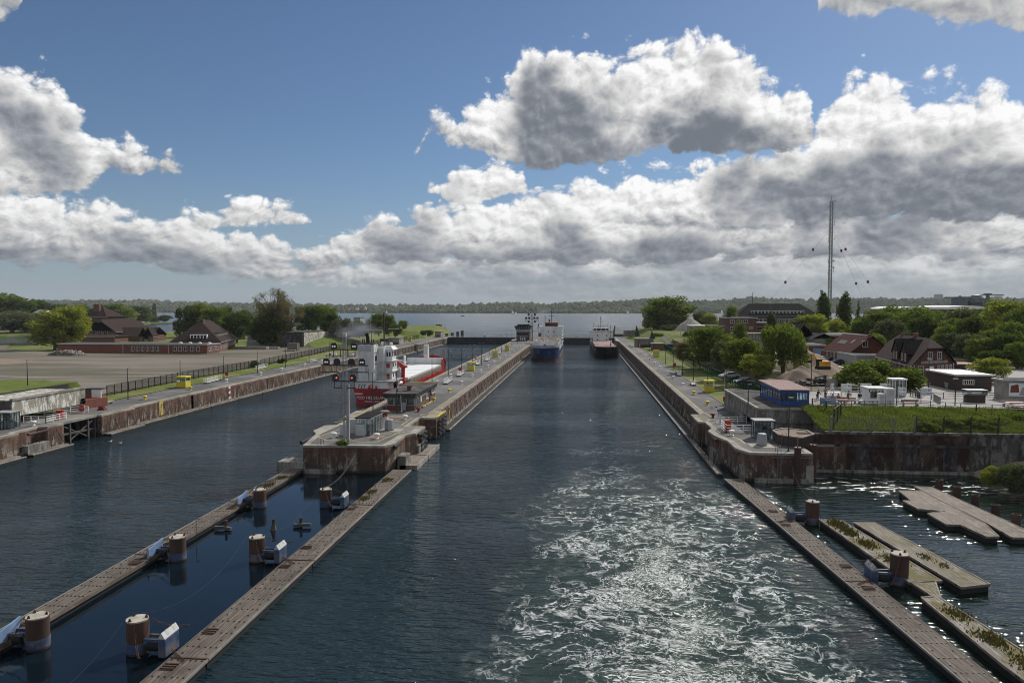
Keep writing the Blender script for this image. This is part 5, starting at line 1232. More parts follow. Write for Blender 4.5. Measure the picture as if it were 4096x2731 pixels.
# accommodation tower on the starboard side
for i, (z0, z1, x0, x1, y0, y1) in enumerate(((3.3,5.0,0.6,3.2,5.5,11.0),(5.0,7.5,0.8,2.8,5.5,10.6),(7.5,10.0,0.8,2.8,5.5,10.4),(10.0,12.6,-0.2,2.7,6.0,10.2))):
    MB().box(x0,x1,y0,y1,z0,z1).build('deckhouse', 'ship_white', s, bevel=0.05)
    if i: MB().box(x0-1.2,x1+0.4,y0-1.2,y1+0.4,z0-0.12,z0+0.04).build('deck_ledge', 'ship_white', s)
    if i < 3:
        d_ = MB().box(x0+0.7,x0+1.5,y0-0.04,y0+0.02,z0+0.75,z0+1.85).build('red_vent_door', 'red_paint', s)
        for yy in (6.6, 8.8): MB().box(x1-0.02,x1+0.03,yy,yy+0.7,z0+1.0,z0+1.8).build('window', 'dark_glass', s)
MB().add([(-0.3,5.8,12.6),(3.1,5.8,12.6),(3.1,10.5,12.6),(-0.3,10.5,12.6),(0.2,6.4,13.4),(2.4,6.4,13.4),(2.4,10,13.4),(0.2,10,13.4)], [(4,5,6,7),(0,1,5,4),(1,2,6,5),(2,3,7,6),(3,0,4,7)]).build('wheelhouse_roof', 'ship_white', s)
for x0, x1, y in ((0.0,0.9,5.98),(1.4,1.8,5.98),(2.0,2.4,5.98)): MB().box(x0,x1,y-0.03,y,11.0,12.1).build('window', 'dark_glass', s)
for yy in (6.4,7.7,9.0): MB().box(2.7,2.73,yy,yy+0.9,11.0,12.1).build('window', 'dark_glass', s)
b = MB(); b.box(2.7,5.6,6.4,8.0,9.75,10.0); b.box(5.4,5.65,6.4,8.0,10.0,11.1); b.build('bridge_wing', 'ship_white', s)
b = MB()
railing(b, [(2.7,6.4,10),(5.5,6.4,10)]); railing(b, [(-0.3,4.4,10.0),(3.2,4.4,10)]); railing(b, [(-0.3,4.4,7.5),(3.2,4.4,7.5)]); railing(b, [(-0.6,4.9,12.6),(2.7,4.9,12.6)]); railing(b, [(-5.1,0.5,5.6),(4.5,0.5,5.6)]); railing(b, [(-4,4.3,13.2),(1.2,4.3,13.2),(1.2,6.4,13.2)]); railing(b, [(-0.1,6.4,13.4),(2.5,6.4,13.4)])
b.build('railing', 'ship_white', s)
b = MB()
for z0, z1, yy in ((3.4,5.5,1.6),(5.6,7.5,3.2),(7.5,10.0,3.0),(10.0,12.6,4.4)):
    for xx in (-0.1, 0.8): b.bar((xx+0.1,yy,z0),(xx+0.4,yy+0.9,z1),0.09)
    for k in range(8): f_ = (k+0.5)/8; b.box(0.0+0.3*f_,0.9+0.3*f_,yy+0.9*f_,yy+0.9*f_+0.22,z0+(z1-z0)*f_,z0+(z1-z0)*f_+0.05)
b.build('stairway', 'light_grey', s)
b = MB(); b.bar((0.4,7.6,13.4),(0.4,7.6,21.5),0.28); b.bar((-1.0,7.6,17.6),(2.8,7.6,17.6),0.09); b.bar((-0.6,7.6,18.9),(2.3,7.6,18.9),0.09); b.bar((0.1,7.6,20.6),(1.8,7.6,20.6),0.08); b.bar((-2.6,7.2,13.6),(-2.6,7.2,17.2),0.1)
for z in (14.6,15.6,16.6,18.0,19.6): b.bar((0.9,7.6,z),(1.4,7.6,z+0.3),0.08)
b.build('radar_mast', 'dark_paint', s)
MB().cbox((2.9,7.2,17.6),2.6,0.14,0.16,rz=0.3).build('radar_scanner', 'light_grey', s)
MB().cbox((-2.6,7.2,17.3),5.2,0.14,0.16,rz=0.0).build('radar_scanner', 'light_grey', s)
for x, y, z in ((-0.2,8.2,13.7),(1.9,8.4,13.6)): MB().ball((x,y,z+0.3),0.42,10,6).build('dome', 'white_paint', s, smooth=True)
# free-fall boat / red crane gear
b = MB(); b.box(3.5,4.3,11.6,12.4,3.4,8.2); b.box(3.2,4.9,11.4,12.5,7.8,8.3); b.bar((3.9,12,8.2),(2.5,12,9.2),0.6,0.8); b.box(2.0,4.6,11.2,12.0,3.4,4.8)
b.build('cargo_crane', 'red_paint', s)
MB().cyl((3.4,7.5,4.3),(4.0,9.9,4.3),0.45,n=12).build('lifeboat', 'white_paint', s, smooth=True)
MB().add([(2.3,10.7,5.0),(3.7,10.7,5.0),(3.5,10.7,7.9),(2.3,10.7,7.9),(2.3,11.1,5.0),(3.7,11.1,5.0),(3.5,11.1,7.9),(2.3,11.1,7.9)],[(0,1,2,3),(7,6,5,4),(0,4,5,1),(1,5,6,2),(2,6,7,3),(3,7,4,0)]).build('gantry_plate', 'ship_white', s)
# hatch covers
for k in range(10): MB().box(-4.7,4.9,12.8+k*4.1,16.8+k*4.1,3.4,5.35+0.04*(k%2)).build('hatch_cover', 'hatch_white', s, bevel=0.04)
MB().box(-5.0,5.1,12.6,53.8,2.9,4.7).build('hatch_coaming', 'pile_top', s)
b = MB()
for k in range(46):
    for sx in (-1,1): b.box(sx*5.35-0.2,sx*5.35+0.2,13.0+k*0.88,13.2+k*0.88,3.0,4.95)
b.build('coaming_stays', 'pile_top', s)['kind'] = 'stuff'
b = MB()
for k in range(32):
    for sx in (-1,1): b.box(sx*5.15-0.1,sx*5.15+0.1,13.0+k*1.26,13.5+k*1.26,4.6,5.3)
b.build('hatch_cleats', 'white_paint', s)['kind'] = 'stuff'
b = MB(); railing(b, [(6.2,12,3.4),(6.2,53,3.4)], 1.0, 1.6, 0.06); b.build('railing', 'red_paint', s)
MB().box(-5.6,5.6,54.4,54.8,3.4,7.3).build('breakwater', 'ship_white', s); MB().box(-6.2,-5.6,51,54.8,3.4,6.2).build('breakwater_side', 'ship_white', s); 
b = MB(); b.box(-0.6,0.8,55.2,56.6,4,11.2); b.bar((0.1,55.9,11.2),(0.1,55.9,14.6),0.2); b.bar((-0.5,55.9,11.2),(0.1,55.9,13.6),0.1); b.bar((0.7,55.9,11.2),(0.1,55.9,13.6),0.1); b.bar((-2.2,55.9,11.4),(2.4,55.9,11.4),0.06); b.build('foremast', 'ship_white', s)
MB().box(-0.35,0.5,55.15,55.2,8.2,10.8).build('mast_panel', 'light_grey', s)
MB().box(5.3,5.7,53.4,54.6,4.0,6.9).build('red_post', 'red_paint', s)
text('name_lettering', 'FEED HELGELAND', 0.92, 'white_paint', s, (-0.15,-0.03,1.95), (R(90),0,0), sx=1.0).location = (-0.4,-0.06,1.75)
text('port_lettering', 'TRONDHEIM', 0.62, 'white_paint', s, (0,0,0), (R(90),0,0)).location = (-0.5,-0.06,0.85)
for x in (-3.6, 3.4): MB().box(x-0.9,x+0.9,-0.07,-0.0,2.55,2.8).build('fairlead_plate', 'white_paint', s)
b = MB(); n = 12
for i in range(n):
    a0, a1 = 2*math.pi*i/n, 2*math.pi*(i+1)/n; b.cyl((-0.8+0.36*math.cos(a0),0.52,4.35+0.36*math.sin(a0)),(-0.8+0.36*math.cos(a1),0.52,4.35+0.36*math.sin(a1)),0.09,n=6)
b.build('lifebuoy_ring', 'red_paint', s)
b = MB()
for x in (-3.9,-3.2,-2.6): b.tube([(x,0.55,3.6),(x+0.2,0.5,4.6),(x+0.5,0.5,4.9)],0.07,5)
b.build('davit', 'dark_paint', s)
b = MB(); b.bar((-1.2,0.3,5.6),(-1.3,-0.1,8.6),0.07); b.build('flagstaff', 'dark_paint', s)
moved(s, -48.0, 160.6, 0.0)
for x, l in ((-49.3,'left of two crew members in orange vests at the red ship stern rail'),(-47.6,'right of two crew members in orange vests at the red ship stern rail')):
    person(x, 161.2, 3.1, 0, 'orange_vest', 'navy_cloth', l, 'stand', helmet='white_paint')

# blue ship seen from ahead (bow towards -Y): build bow at +Y then turn
s = thing('cargo_ship', 'blue cargo ship with timber deck cargo moored bow-on along the island', 'ship')
L_, B_ = 92.0, 12.6
kw = dict(stern_full=0.9, bow_rake=3.2, bow_len=0.16, stern_len=0.1)
zf = lambda t: 3.4+(2.3*min(1, max(0, (t-0.84)/0.03)))
hull_band(L_, B_, lambda t: 0.95, zf, 5.6, **kw).build('hull', 'hull_blue', s, smooth=True)
hull_band(L_, B_+0.02, lambda t: -1.0, lambda t: 0.95, 5.6, **kw).build('boot_top', 'boot_top', s, smooth=True)
hull_band(L_, B_+0.04, lambda t: 5.7, lambda t: 6.75 if t > 0.86 else 5.71, 5.7, **kw).build('grey_bulwark', 'grey_paint', s, smooth=True)
deck_plate(L_, B_, lambda t: zf(t)-0.02, 5.6, **kw).build('deck', 'grey_paint', s)
MB().box(-5.7,5.7,80,80.4,5.2,7.9).build('breakwater', 'ship_white', s)
MB().box(-5.2,5.2,20,79,3.3,5.6).build('hatch_coaming', 'grey_paint', s)
rr = random.Random(5)
for k in range(12):
    y0 = 20.5+k*4.8; h_ = 7.3+rr.uniform(-0.15,0.25)
    c = MB().box(-5.0,5.0,y0,y0+4.5,5.6,h_)
    for j in range(26): c.cbox((rr.uniform(-4.8,4.8),y0+rr.uniform(0.2,4.3),h_+rr.uniform(0,0.25)),rr.uniform(0.6,2.2),rr.uniform(0.3,1.2),0.22,rz=rr.uniform(-0.2,0.2))
    c.build('timber_stack', 'timber_cargo', s)
MB().box(-5.6,5.4,6,17,3.3,12.7).build('accommodation', 'ship_white', s, bevel=0.05)
MB().box(-6.3,6.3,10.5,17.1,11.4,13.0).build('bridge_wing', 'ship_white', s, bevel=0.05)
MB().add([(-3.4,9,13),(3.4,9,13),(3.4,16.4,13),(-3.4,16.4,13),(-3.2,8.6,14.6),(3.2,8.6,14.6),(3.4,17.0,14.6),(-3.4,17.0,14.6)], [(0,1,5,4),(1,2,6,5),(2,3,7,6),(3,0,4,7)]).build('bridge_window', 'green_glass' if 'green_glass' in M else 'dark_glass', s)
MB().box(-3.7,3.7,8.4,17.3,14.6,15.0).build('bridge_roof', 'orange_tile', s)
for x in (-1.4, 1.6):
    MB().box(x-0.3,x+0.3,17.0,17.05,9.7,10.5).build('window', 'dark_glass', s); MB().box(x-0.3,x+0.3,17.0,17.05,7.2,7.8).build('window', 'dark_glass', s)
b = MB(); b.bar((0,12,15),(0,12,22.0),0.35); b.bar((-1.8,12,18.4),(1.8,12,18.4),0.16); b.bar((-1.2,12,20.3),(1.2,12,20.3),0.14); b.bar((3.3,12,15),(3.3,12,18.5),0.12); b.bar((-3.3,12,15),(-3.3,12,20.5),0.08); b.bar((2.6,12,17.2),(3.9,12,17.2),0.08); b.build('radar_mast', 'dark_paint', s)
MB().cyl((1.3,11,15),(1.3,11,16.6),0.45,n=10).build('funnel', 'rust_red', s)
b = MB(); b.bar((5.2,17.5,5.6),(5.2,17.5,18.5) if False else (5.2,17.5,8.0),0.1)
for zz in (4.6,6.4,8.2,10.0):
    b.box(-6.3,-5.6,8,16.8,zz,zz+0.12)
    railing(b, [(-6.3,8,zz),(-6.3,16.8,zz)], 1.0, 2.0, 0.06)
railing(b, [(-6.1,20,3.4),(-6.1,76,3.4)], 1.0, 2.5, 0.06); railing(b, [(6.1,20,3.4),(6.1,76,3.4)], 1.0, 2.5, 0.06); b.build('railing', 'ship_white', s)
b = MB(); b.bar((0.0,84,5.7),(0.0,84,19.6),0.28,0.28); b.bar((-0.9,84,14.6),(0.9,84,14.6),0.1); b.build('foremast', 'ship_white', s)
for x in (-2.3, 2.3): MB().add([(x-0.8,93.2,4.4),(x+0.8,93.2,4.4),(x,93.4,2.9),(x-0.8,92.2,4.4),(x+0.8,92.2,4.4),(x,92.2,2.9)], [(0,1,2),(3,5,4),(0,3,4,1),(1,4,5,2),(2,5,3,0)]).build('anchor_pocket', 'dark_paint', s)
MB().box(-0.5,0.5,84.4,85.2,5.7,6.9).build('winch', 'float_blue', s)
MB().box(-6.32,-6.27,22,78,1.0,1.14).build('white_stripe', 'white_paint', s)
moved(s, -15.9, 393.5, math.pi)
fl = thing('ship_flag', 'dark flag hanging from a thin staff left of the blue ship bridge', 'flag', (-24,392,5)); MB().bar((-24.0,392,4),(-23.4,392,14.5),0.08).build('staff','dark_paint',fl); MB().add([(-23.7,392,12.0),(-23.4,392,14.4),(-23.9,392,13.6),(-24.2,392,11.2),(-23.7,392.06,12.0),(-23.4,392.06,14.4),(-23.9,392.06,13.6),(-24.2,392.06,11.2)],[(0,1,2,3),(7,6,5,4)]).build('cloth','rust_red',fl)
# black ship
s = thing('cargo_ship', 'black-hulled cargo ship with pink hatch covers in the right half of the chamber', 'ship')
L_, B_ = 84.0, 12.0
kw = dict(stern_full=0.9, bow_rake=3.5, bow_len=0.15, stern_len=0.1)
zf = lambda t: 3.3+(2.0*min(1, max(0, (t-0.84)/0.04)))
hull_band(L_, B_, lambda t: -1.0, zf, 5.3, **kw).build('hull', 'hull_black', s, smooth=True)
deck_plate(L_, B_, lambda t: zf(t)-0.5, 5.3, **kw).build('deck', 'dark_brick', s)
for k in range(9): MB().box(-4.8,4.8,16.5+k*6.2,22.6+k*6.2,3.2,4.9+0.03*(k%2)).build('hatch_cover', 'hatch_pink', s, bevel=0.05)
MB().box(-4.2,4.2,4,14,3.2,11.3).build('accommodation', 'ship_white', s, bevel=0.05)
MB().box(-6.1,6.1,9.5,14.1,8.9,10.5).build('bridge_wing', 'ship_white', s, bevel=0.05)
MB().box(-4.0,4.0,14.0,14.1,10.5,11.6).build('bridge_window', 'dark_glass', s); MB().box(-4.4,4.4,7,14.6,11.6,11.9).build('bridge_roof', 'ship_white', s)
for x in (-2.6,0,2.6): MB().box(x-0.2,x+0.2,14.1,14.16,10.5,11.6).build('mullion', 'ship_white', s)
for x in (-2.9, 1.9):
    for z in (5.0, 7.3): MB().box(x-0.28,x+0.28,14.0,14.05,z,z+0.8).build('window', 'dark_glass', s)
for x in (-5.9, 5.9): MB().box(x-0.2,x+0.2,14.1,14.15,9.4,10.2).build('window', 'dark_glass', s)
text('bridge_lettering', 'WWW.BALTICSHIPPING.COM', 0.62, 'dark_paint', s, (0,0,0), (R(90),0,math.pi)).location = (0,14.17,9.75)
text('name_lettering', 'EEMS STAR', 0.8, 'light_grey', s, (0,0,0), (R(82),0,math.pi+0.9)).location = (4.55,80.5,4.0)
text('name_lettering', 'EEMS STAR', 0.8, 'light_grey', s, (0,0,0), (R(82),0,math.pi-0.9)).location = (-4.55,80.5,4.0)
b = MB(); b.bar((0,10,11.9),(0,10,18.2),0.3); b.bar((-1.6,10,15.2),(0,10,15.2),0.14); b.bar((-0.6,10,16.6),(0.6,10,16.6),0.12); b.bar((4,9,11.9),(4,9,15),0.1); b.bar((-3.8,9,11.9),(-3.8,9,14.2),0.1); b.bar((-1.5,9,11.9),(-1.5,9,13.8),0.1)
railing(b, [(-4.3,14.4,11.9),(4.3,14.4,11.9)], 1.0, 1.5, 0.06); b.build('radar_mast', 'dark_paint', s)
MB().cyl((1.0,8,11.9),(1.0,8,13.6),0.5,n=10).build('funnel', 'light_grey', s); MB().bar((-2.0,72,3),(-2.0,72,15.0),0.16).build('foremast', 'dark_paint', s)
b = MB(); railing(b, [(-5.9,16,3.3),(-5.9,70,3.3)], 1.0, 2.5, 0.06); railing(b, [(5.9,16,3.3),(5.9,70,3.3)], 1.0, 2.5, 0.06); railing(b, [(-5.5,72,5.3),(-3.5,80,5.3),(0,85,5.3),(3.5,80,5.3),(5.5,72,5.3)], 1.0, 1.5, 0.06); b.build('railing', 'dark_paint', s)
for x in (-5.2, 5.2): MB().ball((x,12,4.4),0.9,10,6,0.8).build('lifeboat', 'light_grey', s, smooth=True)
MB().cyl((5.0,2,4.0),(5.4,2,8.3),0.25,n=8).build('davit', 'light_grey', s)
moved(s, 10.4, 402.5, math.pi+0.012)
person(13.5, 330, 5.0, 0, 'orange_vest', 'navy_cloth', 'crew member in orange on the foredeck of the black ship', 'stand', helmet='orange_vest')

# ship smoke: thin warm exhaust, real air
def smoke(label, c, size, dens):
    b = MB(); b.ball((0,0,0), 1, 16, 8); o = b.build('exhaust_smoke', None, origin=(0,0,0)) if False else None
    m, nt, out = newmat('smoke_air')
    oc = nd(nt, 'ShaderNodeTexCoord').outputs['Object']
    d = mth(nt, 'MULTIPLY', mth(nt, 'MULTIPLY', mr(nt, vm(nt, 'LENGTH', oc), 0.2, 1.0, 1.0, 0.0, True), mr(nt, noi(nt, oc, 1.6, 4, 0.6), 0.4, 0.65)), dens)
    v = nd(nt, 'ShaderNodeVolumePrincipled', {'Color': (0.75,0.8,0.88,1), 'Density': d}); nt.links.new(v.outputs[0], out.inputs['Volume'])
    b = MB(); b.ball((0,0,0), 1, 16, 8); me_o = b.build('exhaust_smoke', m, origin=(0,0,0)); me_o.location = c; me_o.scale = size
    tag(me_o, label, 'smoke', kind='stuff')
smoke('faint bluish smoke drifting left from the red ship funnel', (-55.5,172,16.8), (7.5,5,3.2), 0.16)
smoke('faint smoke above the blue ship bridge', (-21,392,20.5), (6,4,3.4), 0.12)
smoke('faint smoke rising behind the black ship mast', (11.5,392,16.5), (4,4,4.5), 0.12)

# sailing boats on the bay
def sailboat(k, u, v, h, label):
    x, y, z = W(k, u, v, 0); t = thing('sailing_boat', label, 'sailing boat', (x, y, 0))
    MB().add([(x-h*0.32,y,0.1),(x+h*0.38,y,0.1),(x+h*0.3,y-h*0.1,0.1),(x-h*0.3,y-h*0.1,0.1),(x-h*0.36,y,h*0.1),(x+h*0.45,y,h*0.1),(x+h*0.3,y-h*0.12,h*0.1),(x-h*0.32,y-h*0.12,h*0.1)], [(0,1,5,4),(1,2,6,5),(2,3,7,6),(3,0,4,7),(4,5,6,7)]).build('hull', 'far_wall', t)
    MB().bar((x,y,0),(x,y,h*1.04),h*0.012).build('mast', 'light_grey', t)
    MB().add([(x-h*0.02,y,h*0.14),(x-h*0.02,y,h),(x-h*0.30,y+h*0.05,h*0.14),(x-h*0.12,y+h*0.06,h*0.5)], [(0,1,3,2),(2,3,1,0)]).build('mainsail', 'sail', t)
    MB().add([(x+h*0.02,y,h*0.12),(x+h*0.02,y,h*0.9),(x+h*0.30,y-h*0.03,h*0.12)], [(0,1,2),(2,1,0)]).build('jib', 'sail', t)
    return t
for k, u, v, h, l in (('Q',240,263,17,'white sailing boat nearer the left of the pair on the bay behind the gate'),('Q',300,290,14,'white sailing boat on the right of the pair, slightly nearer'),('E',158,278,16,'white sailing boat left of the big round tree on the bay'),('E',1143,270,17,'white sailing boat with two masts seen right of the big round tree'),('B',737,388,15,'white sailing boat between the left trees on the bay'),('C',725,8,16,'white sailing boat just right of the left wood')): sailboat(k, u, v, h, l)
for k, u, v, l in (('D',150,338,'small dark motor boat on the bay, leftmost'),('C',1360,28,'small dark boat on the bay near the left chamber gate')):
    x, y, z = W(k, u, v); t = thing('motor_boat', l, 'boat', (x,y,0)); MB().add([(x-4,y,0),(x+4.5,y,0),(x+3.5,y-2,0),(x-4,y-2,0),(x-4,y,1.1),(x+5.5,y,1.4),(x+4,y-2,1.3),(x-4,y-2,1.1)], [(0,1,5,4),(1,2,6,5),(2,3,7,6),(3,0,4,7),(4,5,6,7)]).build('hull','dark_paint',t); MB().box(x-1.5,x+1.5,y-1.6,y-0.4,1.2,2.6).build('cabin','far_wall',t)
x, y, z = W('E',323,305); t = thing('channel_buoy', 'dark channel buoy beside the big round tree', 'buoy', (x,y,0)); MB().lathe([(1.6,-0.5),(1.8,0.8),(0.8,1.6),(0.5,4.6),(0.1,6.5)],(x,y,0),10).build('float','dark_paint',t); MB().cbox((x,y,6.2),1.2,1.2,1.2).build('top_mark','dark_paint',t)
for i, (u, v) in enumerate(((868,1310),(945,1322))):
    x, y, z = W('A',u,v); t = thing('gull', 'white gull swimming '+('left' if i == 0 else 'right')+' of the pair near the gate pocket', 'gull', (x,y,0))
    MB().ball((x,y,0.12),0.17,10,6,0.7).build('body','white_paint',t,smooth=True); MB().ball((x+0.2,y,0.32),0.08,8,5).build('head','white_paint',t,smooth=True); MB().bar((x-0.1,y,0.2),(x-0.38,y,0.22),0.12,0.05).build('wing','grey_paint',t); MB().bar((x+0.27,y,0.31),(x+0.37,y,0.30),0.03).build('beak','yellow_paint',t)
# ---------------------------------------------------------------- trees
PROTO = {}
def tree_mesh(kind, seed):
    """crown of leaf-clump faces and a branching trunk, unit-less: height 1 = 10 m built, scaled on placement"""
    rr = random.Random(seed); nr = np.random.default_rng(seed)
    H = 10.0; tb = MB()
    lobes = []   # (x, y, z, r, rz)
    if kind == 'broad':
        th = 1.9; n = 26
        for i in range(n):
            a = rr.random()*6.283; q = rr.random()**0.5*3.3; z = rr.uniform(1.7, 8.2); q *= math.sqrt(max(0.12, 1-((z-4.4)/4.9)**2)); r = rr.uniform(1.1, 1.8)
            lobes.append((q*math.cos(a), q*math.sin(a), z, r, r*0.85))
        lobes.append((0,0,8.2,1.5,1.3)); leaf, N, spread = 0.34, 7500, 0.85
    elif kind == 'weeping':
        th = 3.0
        for i in range(26):
            a = rr.random()*6.283; q = rr.random()**0.5*2.9; z = rr.uniform(2.6, 8.0); r = rr.uniform(0.7, 1.2)
            lobes.append((q*math.cos(a), q*math.sin(a), z-0.5, r*0.8, r*2.0))
        lobes.append((0,0,8.2,1.4,1.5)); leaf, N, spread = 0.28, 9500, 0.9
    elif kind == 'poplar':
        th = 1.0
        for i in range(16): z = 1.4+8.0*i/15; r = 0.95*math.sin(math.pi*min(1, (i+2.2)/17.5))**0.7+0.12; lobes.append((rr.gauss(0,0.12), rr.gauss(0,0.12), z, r, r*1.1))
        leaf, N, spread = 0.24, 3600, 0.9
    elif kind == 'conifer':
        th = 1.0
        for i in range(14): z = 1.0+8.3*i/13; r = 1.9*(1-i/14)+0.15; lobes.append((rr.gauss(0,0.1), rr.gauss(0,0.1), z, r, 0.6))
        leaf, N, spread = 0.26, 3600, 0.95
    elif kind == 'sparse':
        th = 3.4
        for i in range(34):
            a = rr.random()*6.283; ph = math.acos(rr.uniform(-0.75, 1)); k = 0.55+0.45*rr.random(); q = 3.5*k*math.sin(ph); z = 6.2+2.7*k*math.cos(ph); r = rr.uniform(0.7, 1.15)
            lobes.append((q*math.cos(a), q*math.sin(a), z, r, r*0.8))
        leaf, N, spread = 0.17, 3600, 0.7
    elif kind == 'shrub':
        th = 0.5
        for i in range(26):
            a = rr.random()*6.283; q = rr.random()**0.5*4.4; z = rr.uniform(0.5, 5.4)*math.sqrt(max(0.1, 1-(q/5.4)**2))+0.3; r = rr.uniform(1.2, 1.8); lobes.append((q*math.cos(a), q*math.sin(a), z, r, r*0.9))
        leaf, N, spread = 0.38, 9000, 0.9
    else:  # column: tight upright oval
        th = 0.6
        for i in range(14): z = 1.2+7.4*i/13; r = 1.75*math.sin(math.pi*(i+2.4)/17.5)**0.6; lobes.append((rr.gauss(0,0.15), rr.gauss(0,0.15), z, r, r*0.8))
        leaf, N, spread = 0.26, 4400, 0.95
    # trunk and limbs
    r0 = {'sparse':0.30,'poplar':0.22,'shrub':0.2}.get(kind, 0.26)
    tb.tube([(0,0,-0.3),(0.05,0.02,th*0.6),(0.0,0.05,th),(0.1,0,th+2.2)], r0, 8, r0*0.55)
    for (x, y, z, r, rz) in lobes[::1 if kind == 'sparse' else 2]:
        s0 = min(z-0.3, th*rr.uniform(0.75, 1.2)); mid = (x*0.45+rr.gauss(0,0.15), y*0.45+rr.gauss(0,0.15), s0+(z-s0)*0.62)
        tb.tube([(0.03,0.02,s0), mid, (x,y,z)], r0*0.42, 5, 0.035)
        if kind == 'sparse':
            for k in range(4): tb.tube([mid, (x+rr.gauss(0,r*0.7), y+rr.gauss(0,r*0.7), z+rr.gauss(0,rz*0.6))], 0.05, 4, 0.015)
    # leaves
    wts = np.array([l[3]*l[3]*0.5+l[3]*l[4]*0.5 for l in lobes]); wts /= wts.sum()
    idx = nr.choice(len(lobes), N, p=wts); L = np.array(lobes)[idx]
    d = nr.normal(size=(N,3)); d /= np.linalg.norm(d, axis=1)[:,None]
    rad = nr.random(N)**(0.33*(1.35-spread)*2.2)*(1+0.10*nr.normal(size=N))
    # keep gaps: clump the points with a cheap hash of direction cells
    P = L[:,:3]+d*np.stack([L[:,3],L[:,3],L[:,4]],1)*rad[:,None]
    gap = np.sin(P[:,0]*2.3+seed)*np.sin(P[:,1]*2.1)*np.sin(P[:,2]*2.6+seed*0.7); P = P[(gap > -0.42) | (nr.random(len(P)) < 0.35)]
    P[:,2] = np.maximum(P[:,2], 0.25); n = len(P)
    nn = nr.normal(size=(n,3)); nn[:,2] += 0.5; nn /= np.linalg.norm(nn, axis=1)[:,None]
    if kind in ('weeping',): nn[:,2] *= 0.25; nn /= np.linalg.norm(nn, axis=1)[:,None]
    a = np.cross(nn, nr.normal(size=(n,3))); a /= np.linalg.norm(a, axis=1)[:,None]; c = np.cross(nn, a)
    sz = leaf*(0.5+0.8*nr.random(n))[:,None]; el = 1.9 if kind == 'weeping' else 1.25
    if kind == 'weeping': a = a*0.25+np.array([0,0,-1.0]); a /= np.linalg.norm(a, axis=1)[:,None]
    V = np.stack([P-a*sz*el*0.5, P+c*sz*0.5, P+a*sz*el*0.5, P-c*sz*0.45+nn*sz*0.2], 1).reshape(-1,3)
    ext = (np.percentile(P[:,2],99.3), (np.percentile(P[:,0],98.5)-np.percentile(P[:,0],1.5)+np.percentile(P[:,1],98.5)-np.percentile(P[:,1],1.5))/2)
    me = bpy.data.meshes.new('crown'); me.vertices.add(len(V)); me.vertices.foreach_set('co', V.astype(np.float32).ravel())
    me.loops.add(n*4); me.loops.foreach_set('vertex_index', np.arange(n*4, dtype=np.int32)); me.polygons.add(n)
    me.polygons.foreach_set('loop_start', np.arange(0, n*4, 4, dtype=np.int32)); me.update(); me.validate()
    tm = bpy.data.meshes.new('trunk'); tm.from_pydata(tb.v, [], tb.f); tm.update()
    return me, tm, ext
KMAT = {}
def tree(kind, x, y, z, h, w, label, mat='leaf_green', group=None, name=None, rz=None):
    """h = height in metres, w = crown width in metres"""
    var = rnd.randrange(2) if kind in ('broad','weeping','shrub') else 0
    if (kind, var) not in PROTO: PROTO[(kind, var)] = tree_mesh(kind, 10+var*7+len(kind))
    cm, tm, (tall, wide) = PROTO[(kind, var)]
    if (kind, var, mat) not in KMAT:
        c2 = cm.copy(); c2.materials.append(M[mat]); t2 = tm.copy() if (kind, var, 'trunk') not in KMAT else KMAT[(kind, var, 'trunk')]
        if (kind, var, 'trunk') not in KMAT: t2.materials.append(M['bark']); KMAT[(kind, var, 'trunk')] = t2
        KMAT[(kind, var, mat)] = c2
    t = thing(name or {'broad':'broadleaf_tree','weeping':'willow_tree','poplar':'poplar_tree','conifer':'conifer_tree','sparse':'tall_bare_tree','shrub':'shrub','column':'clipped_tree'}[kind], label, 'shrub' if kind == 'shrub' else 'tree', (x, y, z), group)
    for nm, me in (('crown', KMAT[(kind, var, mat)]), ('trunk', KMAT[(kind, var, 'trunk')])):
        o = bpy.data.objects.new(nm, me); C.objects.link(o); o.parent = t
    if kind in ('broad','weeping'): w *= 1.15
    t.scale = (w/wide, w/wide, h/tall); t.rotation_euler = (0,0,rnd.random()*6.28 if rz is None else rz)
    return t
def tpx(kind, k, ub, vb, zb, vt, wpx, label, mat='leaf_green', **kw):
    """tree from its foot pixel (standing at height zb), top pixel row and crown width in pixels"""
    x, y, z = W(k, ub, vb, zb); top = onY(k, ub, vt, y)[2]; a = onY(k, ub-wpx/2, vb, y)[0]; b = onY(k, ub+wpx/2, vb, y)[0]
    return tree(kind, x, y, zb, top-zb, b-a, label, mat, **kw)
def tY(kind, k, u, Y, zb, vt, wpx, label, mat='leaf_green', **kw):
    """tree at a known distance whose foot is hidden"""
    x, _, top = onY(k, u, vt, Y); a = onY(k, u-wpx/2, vt, Y)[0]; b = onY(k, u+wpx/2, vt, Y)[0]
    return tree(kind, x, Y, zb, top-zb, b-a, label, mat, **kw)
# left side
tY('broad','A',420,300,4,290,230,'broad tree with dark lower left crown beside the long brick building','leaf_yellow')
tY('broad','A',560,305,4,250,190,'taller yellow-green tree standing against the brick tower house','leaf_yellow')
tY('broad','A',60,640,3,160,330,'dark green tree mass at the far left edge','leaf_green'); tY('broad','A',90,560,2,290,330,'paler tree clump at the left edge beside the little harbour','leaf_grey')
tY('broad','A',300,700,3,205,240,'dark tree behind the white tent roof','leaf_dark'); tY('broad','A',480,720,3,235,200,'dark tree between the tent roof and the brick tower','leaf_dark')
tY('broad','A',870,760,3,230,200,'dark green tree right of the brick chimney','leaf_green'); tY('broad','A',940,820,3,245,180,'smaller green tree over the orange village roofs','leaf_yellow')
tY('broad','A',1050,900,3,245,190,'round dark tree above the village roofs','leaf_dark'); tY('broad','A',1140,980,3,262,160,'dark tree left of the lighthouse','leaf_dark')
